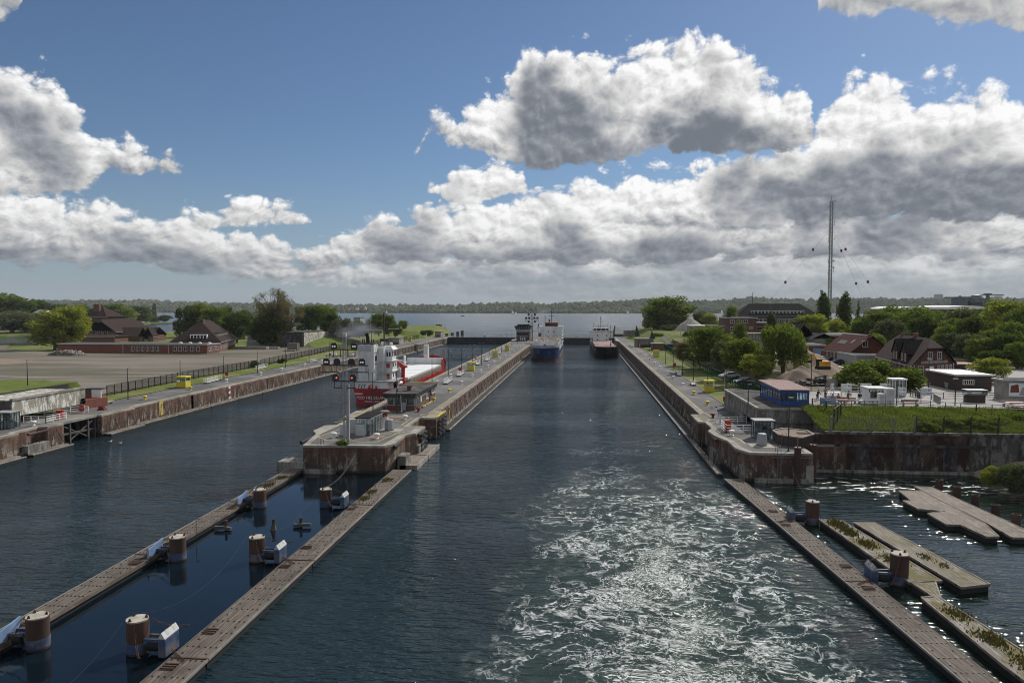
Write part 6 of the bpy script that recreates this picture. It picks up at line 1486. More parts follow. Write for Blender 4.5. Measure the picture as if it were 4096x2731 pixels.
tY('broad','A',1290,1010,2,315,80,'little dark tree on the harbour mole','leaf_dark'); tY('broad','A',200,640,3,215,150,'dark tree above the shore houses on the far left','leaf_dark')
tY('broad','A',640,780,3,235,170,'dark tree behind the tower house roof','leaf_green')
tpx('weeping','B',170,640,4,335,250,'weeping tree at the left end of the wood behind the clinker house','leaf_dark')
tpx('broad','B',260,640,4,310,260,'tall dark tree directly behind the clinker house roof','leaf_green')
tpx('broad','B',420,650,4,345,240,'rounded tree right behind the dormer end of the clinker house','leaf_green')
tpx('column','B',550,640,4,335,130,'narrow dark tree in the gap of the left wood','leaf_dark')
tpx('broad','B',650,700,4,400,240,'olive tree right of the clinker house','leaf_dark'); tpx('broad','B',720,660,4,385,200,'dark tree behind the olive one in the left wood','leaf_dark')
tY('sparse','B',1040,340,4,150,350,'tallest tree, half bare brown crown rising above the left wood','leaf_olive')
tY('sparse','B',1190,335,4,300,260,'olive bare-branched tree leaning right beside the tallest one','leaf_olive')
tpx('broad','B',940,745,4,440,200,'bushy dark tree in front of the tallest tree','leaf_dark'); tpx('broad','B',1030,735,4,355,300,'large green tree below the tallest bare crown','leaf_green')
tpx('broad','B',1110,700,4,440,180,'green tree just left of the black bunker wall','leaf_green')
tpx('broad','B',1400,600,7,330,240,'dark green tree right of the wood, left of a birch','leaf_dark'); tpx('weeping','B',1550,600,7,325,200,'birch-like tree standing right of the dark green tree','leaf_green')
tpx('broad','B',1640,620,7,400,170,'green tree falling away right of the birch','leaf_dark'); tpx('shrub','B',1780,650,7,465,260,'grey-green bushes behind the signal mast','leaf_grey')
tpx('shrub','B',1930,650,7,490,200,'bushes right behind the signal heads','leaf_grey')
tpx('broad','C',660,190,8,10,130,'tree behind the red ship mast','leaf_green'); tpx('broad','C',745,195,8,25,90,'loose crowned tree beside the red ship radar','leaf_green'); tpx('broad','C',795,205,8,95,75,'small tree at the right end behind the red ship','leaf_green')
tpx('broad','C',862,138,8,68,66,'single small tree standing alone on the embankment','leaf_green'); tpx('shrub','C',1060,195,8,148,100,'dark bush at the end of the left embankment','leaf_dark')
# right side
tpx('broad','E',560,450,8,105,400,'very large round tree at the end of the right quay','leaf_green'); tpx('broad','E',670,450,8,220,220,'rounded right half of the large tree clump','leaf_green'); tpx('weeping','E',430,445,8,175,180,'drooping left edge of the large tree clump','leaf_green')
tpx('shrub','E',610,450,8.8,390,180,'pale bushes at the foot of the large round tree','leaf_grey')
tY('weeping','E',940,480,7,255,150,'feathery tree right of the stone mound','leaf_grey'); tY('broad','E',1030,470,7,275,150,'light green tree beside the feathery one','leaf_yellow')
tY('broad','E',1240,430,7,195,110,'small tree at the left corner of the long dark roof','leaf_green')
tpx('shrub','E',800,528,8.8,455,115,'round clipped bush on the right embankment','leaf_green')
tY('broad','E',745,235,5.5,575,150,'reddish-brown leaved small tree behind the green fence','leaf_olive')
tY('broad','E',1010,215,6,415,390,'big dark green tree behind the green fence','leaf_green'); tY('broad','E',900,225,6,640,220,'lower dark tree behind the middle of the green fence','leaf_dark')
tY('broad','E',1200,190,6.5,570,260,'flowering chestnut with pale spikes behind the fence','leaf_grey')
tY('column','E',1337,240,7,370,150,'ivy-clad egg-shaped tree in front of the brick office','leaf_green')
tY('broad','E',1400,178,6.8,545,300,'bright green tree between the chestnut and the willow','leaf_green')
tY('broad','E',1500,165,7,700,260,'light green tree in front of the willow','leaf_yellow')
tY('weeping','E',1790,172,7,400,430,'large drooping willow-like birch above the blue pavilion','leaf_green')
tY('broad','E',1650,290,7,265,110,'small tree in front of the long dark roof windows','leaf_grey')
tY('poplar','F',460,330,7,165,125,'tall pair of poplars left of the radio mast','leaf_dark'); tY('poplar','F',660,330,7,175,130,'tall dark poplar right of the radio mast','leaf_dark'); tY('conifer','F',787,360,7,268,85,'pointed dark conifer right of the poplars','leaf_dark')
tY('broad','F',350,300,7,378,240,'bright yellow-green tree below the radio mast','leaf_yellow'); tY('broad','F',590,310,7,425,200,'yellow-green tree below the poplar','leaf_yellow'); tY('broad','F',200,300,7,425,150,'olive tree left of the yellow-green one','leaf_grey')
tY('broad','F',790,300,7,430,160,'green bushy tree beyond the low grey roofs','leaf_green'); tY('broad','F',970,300,7,345,260,'dark rounded tree behind the long grey shed','leaf_green')
tY('broad','F',1100,330,7,300,260,'high green tree in the wood behind the villa','leaf_green'); tY('broad','F',1350,290,7,320,380,'broad green crown straight above the villa roof','leaf_green')
tY('broad','F',1080,270,7,425,220,'grey-green tree left above the villa','leaf_grey'); tY('weeping','F',960,235,7,560,170,'young drooping tree left of the villa','leaf_green')
tY('broad','F',1560,280,7,380,240,'green tree right above the villa roof','leaf_green'); tY('broad','F',1780,270,7,325,300,'loose tree below the white hall roof','leaf_grey')
tY('broad','F',2200,260,7,250,380,'tallest bright green tree at the right edge','leaf_yellow'); tY('broad','F',2320,240,7,330,260,'green tree at the far right edge','leaf_green'); tY('broad','F',2030,255,7,430,260,'mid green tree left of the tallest right tree','leaf_yellow')
tY('broad','F',1700,235,7,550,240,'white-blossomed hawthorn behind the villa','leaf_grey'); tY('broad','F',1850,220,7,560,240,'second pale blossoming tree right of the hawthorn','leaf_grey')
tY('broad','F',1650,240,7,480,200,'green tree touching the villa ridge on the right','leaf_green'); tY('broad','F',1990,210,7,600,280,'large mid green tree right of the carport','leaf_green'); tY('broad','F',2180,205,7,560,250,'dark tree behind the yellow young tree','leaf_dark'); tY('broad','F',2300,190,7,640,200,'leafy tree at the right edge above the flat roof','leaf_green'); tY('broad','F',2120,190,7,720,260,'dark shadowed tree behind the yellow young tree','leaf_dark')
tY('broad','F',2040,152,7.4,790,265,'small round yellow-green tree standing in the yard','leaf_yellow')
tY('shrub','F',935,142,7.2,815,620,'wide round bush in front of the villa','leaf_green',rz=0.4)
tY('broad','F',520,255,7,590,70,'small tree in front of the low grey shed','leaf_yellow')
for i, (u, vv, Y_) in enumerate(((1890,400,235),(2060,520,225),(1500,470,300),(1240,360,310),(880,400,330),(2250,450,215),(1800,470,250),(1160,380,300),(1420,400,270),(1700,420,262),(1950,340,300))):
    tY('broad','F',u,Y_,7,vv,230,'one of the plain green trees filling the dense wood behind the villa','leaf_green' if i % 2 else 'leaf_dark', group='plain green trees of the right-hand wood')
# bushes at the right shore and ivy
tpx('shrub','H',1620,1170,0.8,1010,190,'light bush at the foot of the retaining wall','leaf_yellow'); tpx('shrub','H',1850,1240,0.6,980,330,'dense pale bush at the right edge above the stony shore','leaf_grey')
tree('shrub', 37.4, 113, 3.9, 3.6, 3.2, 'ivy hanging beside the blue pavilion on the concrete corner', 'leaf_dark', name='ivy'); tree('shrub', 37.8, 109.5, 4.2, 2.2, 2.8, 'lower ivy clump spilling towards the retaining wall', 'leaf_dark', name='ivy')
for i, (u, v) in enumerate(((980,650),(1260,640),(1480,640),(1640,640),(1720,620),(1880,600))):
    x, y, z = W('H', u, v+10, 5.7); tree('shrub', x, y+1.0, 5.5, 1.3+0.3*(i % 3), 3.2+(i % 2), 'low bush growing on the grass bank behind the post fence, number '+['one','two','three','four','five','six'][i]+' from the left', 'leaf_green')
tree('shrub', -32.8, 94.4, 3.75, 0.7, 1.6, 'little plant growing at the foot of the signal mast', 'leaf_green', name='weed_plant')
x, y, z = W('A', 343, 890, 5.5); tree('shrub', x, y, 4.5, 2.6, 3.6, 'single small bush at the edge of the sandy field', 'leaf_green')
x, y, z = W('B', 828, 965, 3.9); tree('shrub', x, y, 3.9, 2.0, 2.6, 'dark little bush against the left fence', 'leaf_dark')
x, y, z = W('B', 1128, 920, 3.9); tree('shrub', x, y, 3.9, 1.6, 2.6, 'second dark little bush further along the left fence', 'leaf_dark')
x, y, z = W('E', 470, 512, 8.8); tree('shrub', x, y, 8.6, 1.8, 5, 'low bushes on top of the right embankment', 'leaf_green')
# long grass on the bank (one mass)
def grass_tufts(label, n, fn, hmin, hmax, mat='long_grass', wd=0.06, seed=1):
    nr = np.random.default_rng(seed); P = np.array([fn(a, b) for a, b in nr.random((n, 2))])
    ang = nr.random(n)*6.283; h = hmin+(hmax-hmin)*nr.random(n); w_ = wd*(0.6+nr.random(n))
    dx = np.stack([np.cos(ang)*w_, np.sin(ang)*w_, 0*ang], 1); lean = nr.normal(size=(n,3))*0.18*h[:,None]; lean[:,2] = h
    V = np.stack([P-dx, P+dx, P+lean], 1).reshape(-1,3); me = bpy.data.meshes.new('grass'); me.vertices.add(len(V)); me.vertices.foreach_set('co', V.astype(np.float32).ravel())
    me.loops.add(n*3); me.loops.foreach_set('vertex_index', np.arange(n*3, dtype=np.int32)); me.polygons.add(n); me.polygons.foreach_set('loop_start', np.arange(0, n*3, 3, dtype=np.int32)); me.update()
    o = link('long_grass', me, M[mat]); tag(o, label, 'grass', kind='stuff'); return o
grass_tufts('long bright grass covering the bank above the retaining wall', 60000, lambda a, b: bank(a*0.75, b*0.93), 0.12, 0.5, wd=0.07)
# ---------------------------------------------------------------- buildings
def windows(parent, P, d, n, specs, frame='white_paint', pane='dark_glass', bars=1):
    """P base corner, d unit direction along the wall, n outward normal; specs = (s0, s1, z0, z1)"""
    P, d, n = Vector(P), Vector(d), Vector(n)
    for (s0, s1, z0, z1) in specs:
        def pt(s, z, o): return tuple(P+d*s+n*o+Vector((0,0,z)))
        def slab(b, a0, a1, b0, b1, o0, o1):
            b.add([pt(a0,b0,o0),pt(a1,b0,o0),pt(a1,b0,o1),pt(a0,b0,o1),pt(a0,b1,o0),pt(a1,b1,o0),pt(a1,b1,o1),pt(a0,b1,o1)], [(0,3,2,1),(4,5,6,7),(0,1,5,4),(1,2,6,5),(2,3,7,6),(3,0,4,7)])
        b = MB(); f = 0.09
        slab(b, s0, s0+f, z0, z1, -0.05, 0.07); slab(b, s1-f, s1, z0, z1, -0.05, 0.07); slab(b, s0+f, s1-f, z0, z0+f, -0.05, 0.10); slab(b, s0+f, s1-f, z1-f, z1, -0.05, 0.07)
        for k in range(bars): s = s0+(s1-s0)*(k+1)/(bars+1); slab(b, s-0.03, s+0.03, z0+f, z1-f, -0.03, 0.06)
        w_ = b.build('window', frame, parent)
        b = MB(); slab(b, s0+f, s1-f, z0+f, z1-f, -0.02, 0.03); b.build('pane', pane, w_)
def house(name, label, P0, P1, P2, z0, ze, zr, wall, roof, side=(), end=(), hip=0.0, hipz=None, ov=0.5, cat='house', back=(), chim=None):
    """P0 near corner, P1 far corner along the long side (ridge parallel to it), P2 other corner of the gable end"""
    P0, P1, P2 = Vector((*P0[:2],0)), Vector((*P1[:2],0)), Vector((*P2[:2],0)); u = P1-P0; v = P2-P0; L = u.length; Wd = v.length; u.normalize(); v.normalize()
    P3 = P1+v*Wd
    t = thing(name, label, cat, (P0.x, P0.y, z0)); ns, ne = -v, -u
    ccw = (u.x*v.y-u.y*v.x) > 0
    def at(a, b_, z): p = P0+u*a+v*b_; return (p.x, p.y, z)
    hz = hipz if hipz is not None else zr
    k = (zr-hz)/(zr-ze) if zr > ze else 0   # half-hip share
    b = MB(); e0 = Wd/2*(1-0) 
    poly = [(0, ze),(Wd*0.5*(1-k), ze+(zr-ze)*(1-k)),(Wd*0.5*(1+k), ze+(zr-ze)*(1-k)),(Wd, ze)] if hip < 1 else [(0,ze),(Wd,ze)]
    q = [(0,0),(L,0),(L,Wd),(0,Wd)]; q = q if ccw else q[::-1]
    b.prism([at(a,c,0)[:2] for a, c in q], z0-1.0, ze)
    if hip < 1:
        for a in (0.0, L-0.001):
            pts = [at(a,c,z) for c, z in poly]
            b.add(pts, [tuple(range(4)), (3,2,1,0)])
    b.build('wall', wall, t)
    # roof as a closed slab
    o = ov; dz = 0.22; hl = hip*Wd/2 if hip >= 1 else (k*Wd*0.5 if k > 0 else 0)
    sl = (zr-ze)/(Wd/2); zo = ze-o*sl
    r = MB()
    for d_ in (0.06, 0.06+dz):
        lo = [at(-o,-o,zo+d_), at(L+o,-o,zo+d_), at(L+o,Wd+o,zo+d_), at(-o,Wd+o,zo+d_)]
        if hip >= 1: ri = [at(hl,Wd/2,zr+d_), at(L-hl,Wd/2,zr+d_)]; r.add(lo+ri, [(0,1,5,4),(1,2,5),(2,3,4,5),(3,0,4)])
        elif k > 0:
            c1, c2 = Wd*0.5*(1-k), Wd*0.5*(1+k); zz = ze+(zr-ze)*(1-k)+d_
            r.add(lo+[at(hl,Wd/2,zr+d_), at(L-hl,Wd/2,zr+d_), at(-o,c1,zz), at(-o,c2,zz), at(L+o,c1,zz), at(L+o,c2,zz)], [(0,1,8,5,4,6),(2,3,7,4,5,9),(6,4,7),(8,9,5)])
        else: r.add(lo+[at(-o,Wd/2,zr+d_), at(L+o,Wd/2,zr+d_)], [(0,1,5,4),(2,3,4,5)])
    r.build('roof', roof, t)
    e = MB(); e.bar(at(-o,-o,zo+0.12), at(L+o,-o,zo+0.12), 0.16); e.bar(at(-o,Wd+o,zo+0.12), at(L+o,Wd+o,zo+0.12), 0.16); e.build('gutter', 'light_grey', t)
    windows(t, (P0.x,P0.y,0), u, ns, side); windows(t, (P0.x,P0.y,0), v, ne, end); windows(t, (P3.x,P3.y,0), -u, v, back)
    if chim:
        for (a, c, zt, s_) in chim: x, y, _ = at(a*L, c*Wd, 0); MB().box(x-s_,x+s_,y-s_,y+s_,ze,zt).build('chimney', wall, t)
    t['_'] = 0; del t['_']
    return t, at, u, v, L, Wd
def rowspec(n, L, z0, z1, w, a=0.08, b=0.92): return [(L*(a+(b-a)*(i+0.5)/n)-w/2, L*(a+(b-a)*(i+0.5)/n)+w/2, z0, z1) for i in range(n)]
def flat(name, label, x0, x1, y0, y1, z0, z1, wall, roof='felt_roof', fascia='light_grey', fr=(), si=(), cat='building', rz=0):
    t = thing(name, label, cat, (x0, y0, z0))
    MB().box(x0,x1,y0,y1,z0-1,z1).build('wall', wall, t)
    MB().box(x0-0.35,x1+0.35,y0-0.35,y1+0.35,z1,z1+0.35).build('roof_edge', fascia, t)
    MB().box(x0-0.1,x1+0.1,y0-0.1,y1+0.1,z1+0.352,z1+0.42).build('roof', roof, t)
    windows(t, (x0,y0,0), (1,0,0), (0,-1,0), fr)
    windows(t, (x1,y0,0), (0,1,0), (1,0,0), si)
    if rz:
        t.rotation_euler = (0,0,rz)
    return t
# ---- left side
Z = 4.0
xs = [onY('A',455,560,277)[0], onY('A',965,560,277)[0], onY('A',1320,560,277)[0], onY('B',335,720,277)[0]]
zt = onY('A',600,543,277)[2]
t = flat('long_brick_building', 'long low red brick building with flat roof across the sandy field', xs[0], xs[3], 277, 287, Z, zt, 'red_brick', 'grey_roof', 'light_grey', cat='building')
L1 = xs[1]-xs[0]
windows(t, (xs[0],277,0), (1,0,0), (0,-1,0), [(xs[1]-xs[0]+3.6+k*2.15, xs[1]-xs[0]+4.9+k*2.15, zt-2.6, zt-0.7) for k in range(6)]+[(xs[2]-xs[0]+2.0+k*2.3, xs[2]-xs[0]+3.5+k*2.3, zt-2.6, zt-0.7) for k in range(3)]+[(xs[2]-xs[0]+9.6+k*2.5, xs[2]-xs[0]+11.1+k*2.5, zt-2.6, zt-0.7) for k in range(2)])
windows(t, (xs[3],277,0), (0,1,0), (1,0,0), rowspec(4,10,zt-2.6,zt-0.7,1.3))
for k in range(4): MB().lathe([(0.8,0),(0.7,0.35),(0.3,0.55)], (xs[2]+3+k*4.2,281,zt+0.42), 10).build('roof_dome', 'white_roof', t, smooth=True)
for x in xs[1:3]: MB().box(x-0.1,x+0.1,276.85,277.0,Z,zt+0.3).build('drain_pipe', 'light_grey', t)
# clinker house with dormers
P0 = W('B',415,800,4.0); P1 = W('B',608,742,4.0); d = Vector((P1[0]-P0[0],P1[1]-P0[1],0)); d.normalize(); nv = Vector((-d.y,d.x,0))
if nv.x > 0: nv = -nv
P0 = Vector((P0[0],P0[1]+4,0)); P1v = P0+d*40
t, at, u_, v_, L_, W_ = house('clinker_house', 'dark brick house with tall tiled roof and white dormer windows at the left wood', P0, P1v, P0+nv*19, 4.0, 8.6, 16.8, 'brown_brick', 'roof_tile', side=rowspec(13,40,5.0,8.0,1.2,0.02,0.98), end=rowspec(4,19,5.2,7.6,1.2), hip=1, ov=1.0, chim=[(0.25,0.45,17.6,0.6)])
def dormer(t, at, a0, a1, c, z0, z1, depth, side=True, roofm='roof_tile', n=4):
    """flat-topped dormer on the long side"""
    q = [at(a0,c,0)[:2], at(a1,c,0)[:2], at(a1,c+depth,0)[:2], at(a0,c+depth,0)[:2]]
    ar = sum(q[i][0]*q[(i+1)%4][1]-q[(i+1)%4][0]*q[i][1] for i in range(4)); q = q if ar > 0 else q[::-1]
    d_ = MB().prism(q, z0, z1).build('dormer', 'white_paint', t)
    q = [at(a0-0.4,c-0.4,0)[:2], at(a1+0.4,c-0.4,0)[:2], at(a1+0.4,c+depth,0)[:2], at(a0-0.4,c+depth,0)[:2]]; q = q if ar > 0 else q[::-1]
    MB().prism(q, z1, z1+0.3).build('dormer_roof', roofm, d_)
    P = Vector(at(a0,c,0)); dd = (Vector(at(a1,c,0))-P); Ld = dd.length; dd.normalize(); nn = (Vector(at(a0,c-1,0))-P).normalized()
    for i in range(n):
        s0 = Ld*(i+0.15)/n; s1 = Ld*(i+0.85)/n; b = MB(); p = [P+dd*s0+nn*0.02, P+dd*s1+nn*0.02]
        b.add([(p[0].x,p[0].y,z0+0.5),(p[1].x,p[1].y,z0+0.5),(p[1].x,p[1].y,z1-0.25),(p[0].x,p[0].y,z1-0.25)], [(0,1,2,3),(3,2,1,0)]); b.build('dormer_window', 'dark_glass', d_)
dormer(t, at, 6, 30, 1.6, 8.6, 11.4, 3.5, n=12)
P = at(0,3.5,0); q = [at(0.8,5,0)[:2], at(0.8,12,0)[:2], at(4,12,0)[:2], at(4,5,0)[:2]]
ar = sum(q[i][0]*q[(i+1)%4][1]-q[(i+1)%4][0]*q[i][1] for i in range(4)); d_ = MB().prism(q if ar > 0 else q[::-1], 8.7, 11.2).build('dormer', 'white_paint', t)
PP, D2 = Vector(at(0.8,5,0)), (Vector(at(0.8,12,0))-Vector(at(0.8,5,0))).normalized(); N2 = (Vector(at(0,5,0))-PP).normalized()
for i in range(5):
    a, c = PP+D2*(0.5+i*1.3)+N2*0.03, PP+D2*(1.4+i*1.3)+N2*0.03; MB().add([(a.x,a.y,9.2),(c.x,c.y,9.2),(c.x,c.y,10.9),(a.x,a.y,10.9)], [(0,1,2,3),(3,2,1,0)]).build('dormer_window', 'dark_glass', d_)
# tower house and hall
xa, xb = onY('A',605,400,405)[0], onY('A',835,400,405)[0]; ze, zr = onY('A',700,322,405)[2], onY('A',700,245,412)[2]
t, at, *_ = house('brick_tower_house', 'tall square dark brick tower house with pyramid roof and chimney on the left', (xa,405), (xb,405), (xa,421), 4, ze, zr, 'brown_brick', 'roof_tile', hip=1, ov=0.8)
xc = onY('A',765,300,409)[0]; MB().box(xc-1.8,xc+1.8,408,410,ze,onY('A',765,228,409)[2]).build('chimney', 'brown_brick', t)
xc2 = onY('A',735,350,404.9)[0]
windows(t, (xa,405,0), (1,0,0), (0,-1,0), [(xc2-xa+k*3.2, xc2-xa+k*3.2+0.7, ze-6.5, ze-3.5) for k in range(5)], frame='brown_brick')
xa, xb = onY('A',655,500,385)[0], onY('A',905,500,385)[0]; ze = onY('A',700,420,385)[2]; zr = onY('A',800,350,385)[2]; zh = onY('A',800,372,385)[2]
house('gabled_brick_hall', 'dark brick hall with half-hipped gable and three white windows below the tower house', (xb,385), (xb,418), (xa,385), 4, ze-1.5, zr, 'brown_brick', 'roof_tile', end=[(abs(xb-onY('A',u,450,385)[0])-1.2,abs(xb-onY('A',u,450,385)[0])+1.2,onY('A',700,478,385)[2],onY('A',700,440,385)[2]) for u in (737,783,829)], hipz=zh, ov=0.8)
xa, xb = onY('A',885,500,388)[0], onY('A',1190,500,388)[0]; ze = onY('A',1000,470,388)[2]; zr = onY('A',1000,412,394)[2]
house('brick_side_wing', 'long low brick wing with twin little gables right of the gabled hall', (xa,388), (xb,388), (xa,402), 4, ze, zr, 'brown_brick', 'roof_tile', ov=0.6)
for i, u in enumerate((1135,1170)):
    x = onY('A',u,500,386)[0]; house('twin_gable', ('left' if i == 0 else 'right')+' pale-trimmed little gable at the end of the brick wing', (x-3,385), (x-3,390), (x+3,385), 4, ze-0.6, zr+0.2, 'brown_brick', 'roof_tile', end=[(1.2,2.6,ze-4.5,ze-2.2),(3.4,4.8,ze-4.5,ze-2.2)], ov=0.3, cat='gable')
x = onY('A',740,500,372)[0]; house('small_hip_lodge', 'small tiled lodge roof just behind the long low building', (x-14,372), (x+12,372), (x-14,384), 4, 6.4, onY('A',740,470,378)[2], 'brown_brick', 'roof_tile', hip=1)
# black bunker and brick wall
t = thing('bunker', 'black rendered bunker block set into the grassy embankment', 'bunker', (-140,330,4)); xa, xb = onY('B',1100,700,330)[0], onY('B',1335,700,330)[0]; zt = onY('B',1200,603,330)[2]
MB().box(xa,xb,330,352,3,zt).build('wall', 'black_render', t); MB().box(xa-0.2,xb+0.2,329.8,352.2,zt,zt+0.4).build('roof', 'felt_roof', t)
t2 = thing('embankment_wall', 'pale weathered concrete wall running back from the black bunker', 'wall', (xb,334,4)); MB().add([(xb+0.3,331,4),(xb+0.3,410,6),(xb-1,410,6),(xb-1,331,4),(xb+0.3,331,zt-0.1),(xb+0.3,410,zt-0.8),(xb-1,410,zt-0.8),(xb-1,331,zt-0.1)], [(0,1,5,4),(1,2,6,5),(2,3,7,6),(3,0,4,7),(4,5,6,7)]).build('wall', 'limewash', t2)
for nm, k, u0, u1, vb, vt, Y_, lab, m_ in (('red_brick_shed','B',1480,1600,632,585,420,'low reddish brick shed on top of the left embankment','brown_brick'),('concrete_bunker','C',670,742,262,222,372,'grey concrete block behind the red ship wheelhouse','stained_concrete'),('gate_housing','C',742,830,290,215,362,'pale concrete gate housing at the far left quay','pale_concrete'),('gate_housing','C',1128,1178,212,160,455,'pale concrete gate housing at the end of the left quay','pale_concrete'),('harbour_lookout','C',1135,1170,125,100,640,'small dark lookout cabin on the tip of the left mole','dark_brick'),('viewing_box','B',1868,1935,480,445,470,'small grey flat-roofed box standing over the left bushes','grey_paint')):
    x0_, x1_ = onY(k,u0,vb,Y_)[0], onY(k,u1,vb,Y_)[0]; zt_ = onY(k,u0,vt,Y_)[2]; zb_ = max(3.4, onY(k,u0,vb,Y_)[2])
    t = thing(nm, lab, 'building', (x0_,Y_,zb_)); MB().box(x0_,x1_,Y_,Y_+9,zb_-1,zt_).build('wall', m_, t); MB().box(x0_-0.3,x1_+0.3,Y_-0.3,Y_+9.3,zt_,zt_+0.3).build('roof', 'concrete', t)
    if 'gate' in nm: MB().box(x0_+0.8,x1_-0.6,Y_-0.06,Y_+0.3,zb_-0.5,zb_+1.2).build('opening', 'dark_paint', t)
# platforms and pallets of building material
rs = random.Random(4)
for i, (u, v, sx, sy, sz, m_, l_) in enumerate(((800,775,14,3,1.2,'concrete','long stack of concrete slabs in front of the left wood'),(870,740,12,4,2.2,'grey_paint','grey container-like stack behind the concrete slabs'),(1010,770,6,2,0.9,'pale_concrete','small pale slab stack right of the containers'),(1225,790,4.5,3,3.2,'sand','sand-coloured box beside the bunker'),(1195,795,5,1.5,0.5,'pale_concrete','flat pale slab lying by the sand-coloured box'),(820,690,7,3,3.0,'grey_paint','small grey transformer house before the left wood'),(1160,730,7,1.0,2.6,'light_grey','grey mesh gate panel in front of the black bunker'))):
    x, y, z = W('B',u,v,4.0); t = thing('material_stack', l_, 'stack', (x,y,4)); MB().box(x-sx/2,x+sx/2,y,y+sy,3.9,4+sz).build('slabs', m_, t, bevel=0.05); MB().box(x-sx/2-0.2,x+sx/2+0.2,y-0.2,y+sy+0.2,3.8,4.05).build('pallet', 'bark', t)
for u, v0 in ((892,715),(922,715)):
    x, y, z = W('B',u,v0,4); t = thing('flagpole', ('left' if u < 900 else 'right')+' of two bare white flagpoles before the left wood', 'flagpole', (x,y,4)); MB().cyl((x,y,4),(x,y,onY('B',u,565,y)[2]),0.14,0.07,8).build('pole', 'light_grey', t); MB().ball((x,y,onY('B',u,565,y)[2]),0.16,8,5).build('finial', 'light_grey', t)
# rubble pile
t = thing('rubble_pile', 'long heap of pale broken stones at the left edge of the field', 'rubble', (-217,262,4)); x0_, y0_, _ = W('A',375,628,4); x1_, _, _ = W('A',635,628,4)
b = MB()
for i in range(520):
    f_ = rs.random(); x = x0_+(x1_-x0_)*f_; hgt = 1.9*math.sin(math.pi*min(0.97,max(0.03,f_)))**0.6*rs.random(); y = y0_+rs.uniform(-1,5); s_ = rs.uniform(0.25,0.8)
    b.cbox((x,y,3.95+hgt),s_,s_*rs.uniform(0.6,1.2),s_*0.7,rz=rs.random()*3,rx=rs.random())
b.build('stones', 'stone', t)
# village beyond the little harbour
vill = [(905,1,'orange_tile',340,26,9,'long'),(1010,1,'orange_tile',350,16,10,'gabled'),(1055,1,'orange_tile',335,18,12,'tall gabled'),(940,1,'red_tile',352,14,8,'small')]
for i, (u, _, rm, vt, w_, h_, ad) in enumerate(vill):
    Y_ = 1000+i*8; x = onY('A',u,380,Y_)[0]; house('village_house', ['long orange-roofed village house behind the mole','gabled orange-roofed village house nearer the lighthouse','tallest half-timbered village house with orange roof','small red-roofed village house on the left of the row'][i], (x-w_/2,Y_), (x+w_/2,Y_), (x-w_/2,Y_+14), 1.8, 1.8+h_*0.5, 1.8+h_*1.15, 'far_wall', rm, side=rowspec(4,w_,3,5.5,1.6), ov=0.6)
x, y = onY('A',1212,350,1020)[0], 1020
t = thing('lighthouse', 'dark brick lighthouse with lantern on the mole of the village', 'lighthouse', (x,y,1.5)); MB().lathe([(7,0),(6.4,9),(3.4,9.5),(3.0,22),(3.8,22.4),(3.8,23.2),(2.2,23.4),(2.2,26.5),(2.6,26.8),(0.3,29.5)],(x,y,1.5),14).build('tower', 'dark_brick', t)
MB().cyl((x,y,24.9),(x,y,28.0),2.3,n=12).build('lantern', 'dark_glass', t)
# white tent roof building
x, y = onY('A',335,320,600)[0], 600; zt = onY('A',335,272,600)[2]; z0_ = onY('A',335,322,600)[2]
t = thing('tent_roof_pavilion', 'pavilion with a bright white tent-like roof among the left trees', 'pavilion', (x,y,2)); MB().box(x-15,x+15,y-6,y+8,1,z0_).build('wall', 'dark_brick', t)
MB().add([(x-14,y-7,z0_-0.5),(x+14,y-7,z0_-1.5),(x+13,y+7,z0_),(x-12,y+7,z0_),(x-2,y-1,zt),(x+4,y+1,zt-0.4)], [(0,1,5,4),(1,2,5),(2,3,4,5),(3,0,4)]).build('roof', 'white_roof', t)
x = onY('A',300,350,590)[0]; house('shore_house', 'small orange-roofed house below the white tent roof', (x-5,590), (x+5,590), (x-5,598), 1.6, 6, 10, 'brown_brick', 'orange_tile')
t = thing('harbour_jetty', 'long jetty with pale posts in the little harbour at the left edge', 'jetty', (-400,470,0)); x0_, y0_, _ = W('A',0,480,0); x1_, y1_, _ = W('A',300,465,0)
MB().bar((x0_,y0_,1.7),(x1_,y1_,1.7),3.0,0.4).build('deck', 'dark_paint', t)
for k in range(17): f_ = k/16; MB().cyl((x0_+(x1_-x0_)*f_,y0_+(y1_-y0_)*f_,-1),(x0_+(x1_-x0_)*f_,y0_+(y1_-y0_)*f_,2.6),0.45,n=7).build('post', 'dark_paint', t)
t = thing('harbour_fence', 'low fence with railings along the near shore of the little harbour', 'fence', (-300,356,2)); x0_, y0_, _ = W('A',0,556,3.5); x1_, y1_, _ = W('A',300,552,3.5)
MB().bar((x0_,y0_,4.3),(x1_,y1_,4.3),0.12,1.4).build('wall', 'concrete', t)

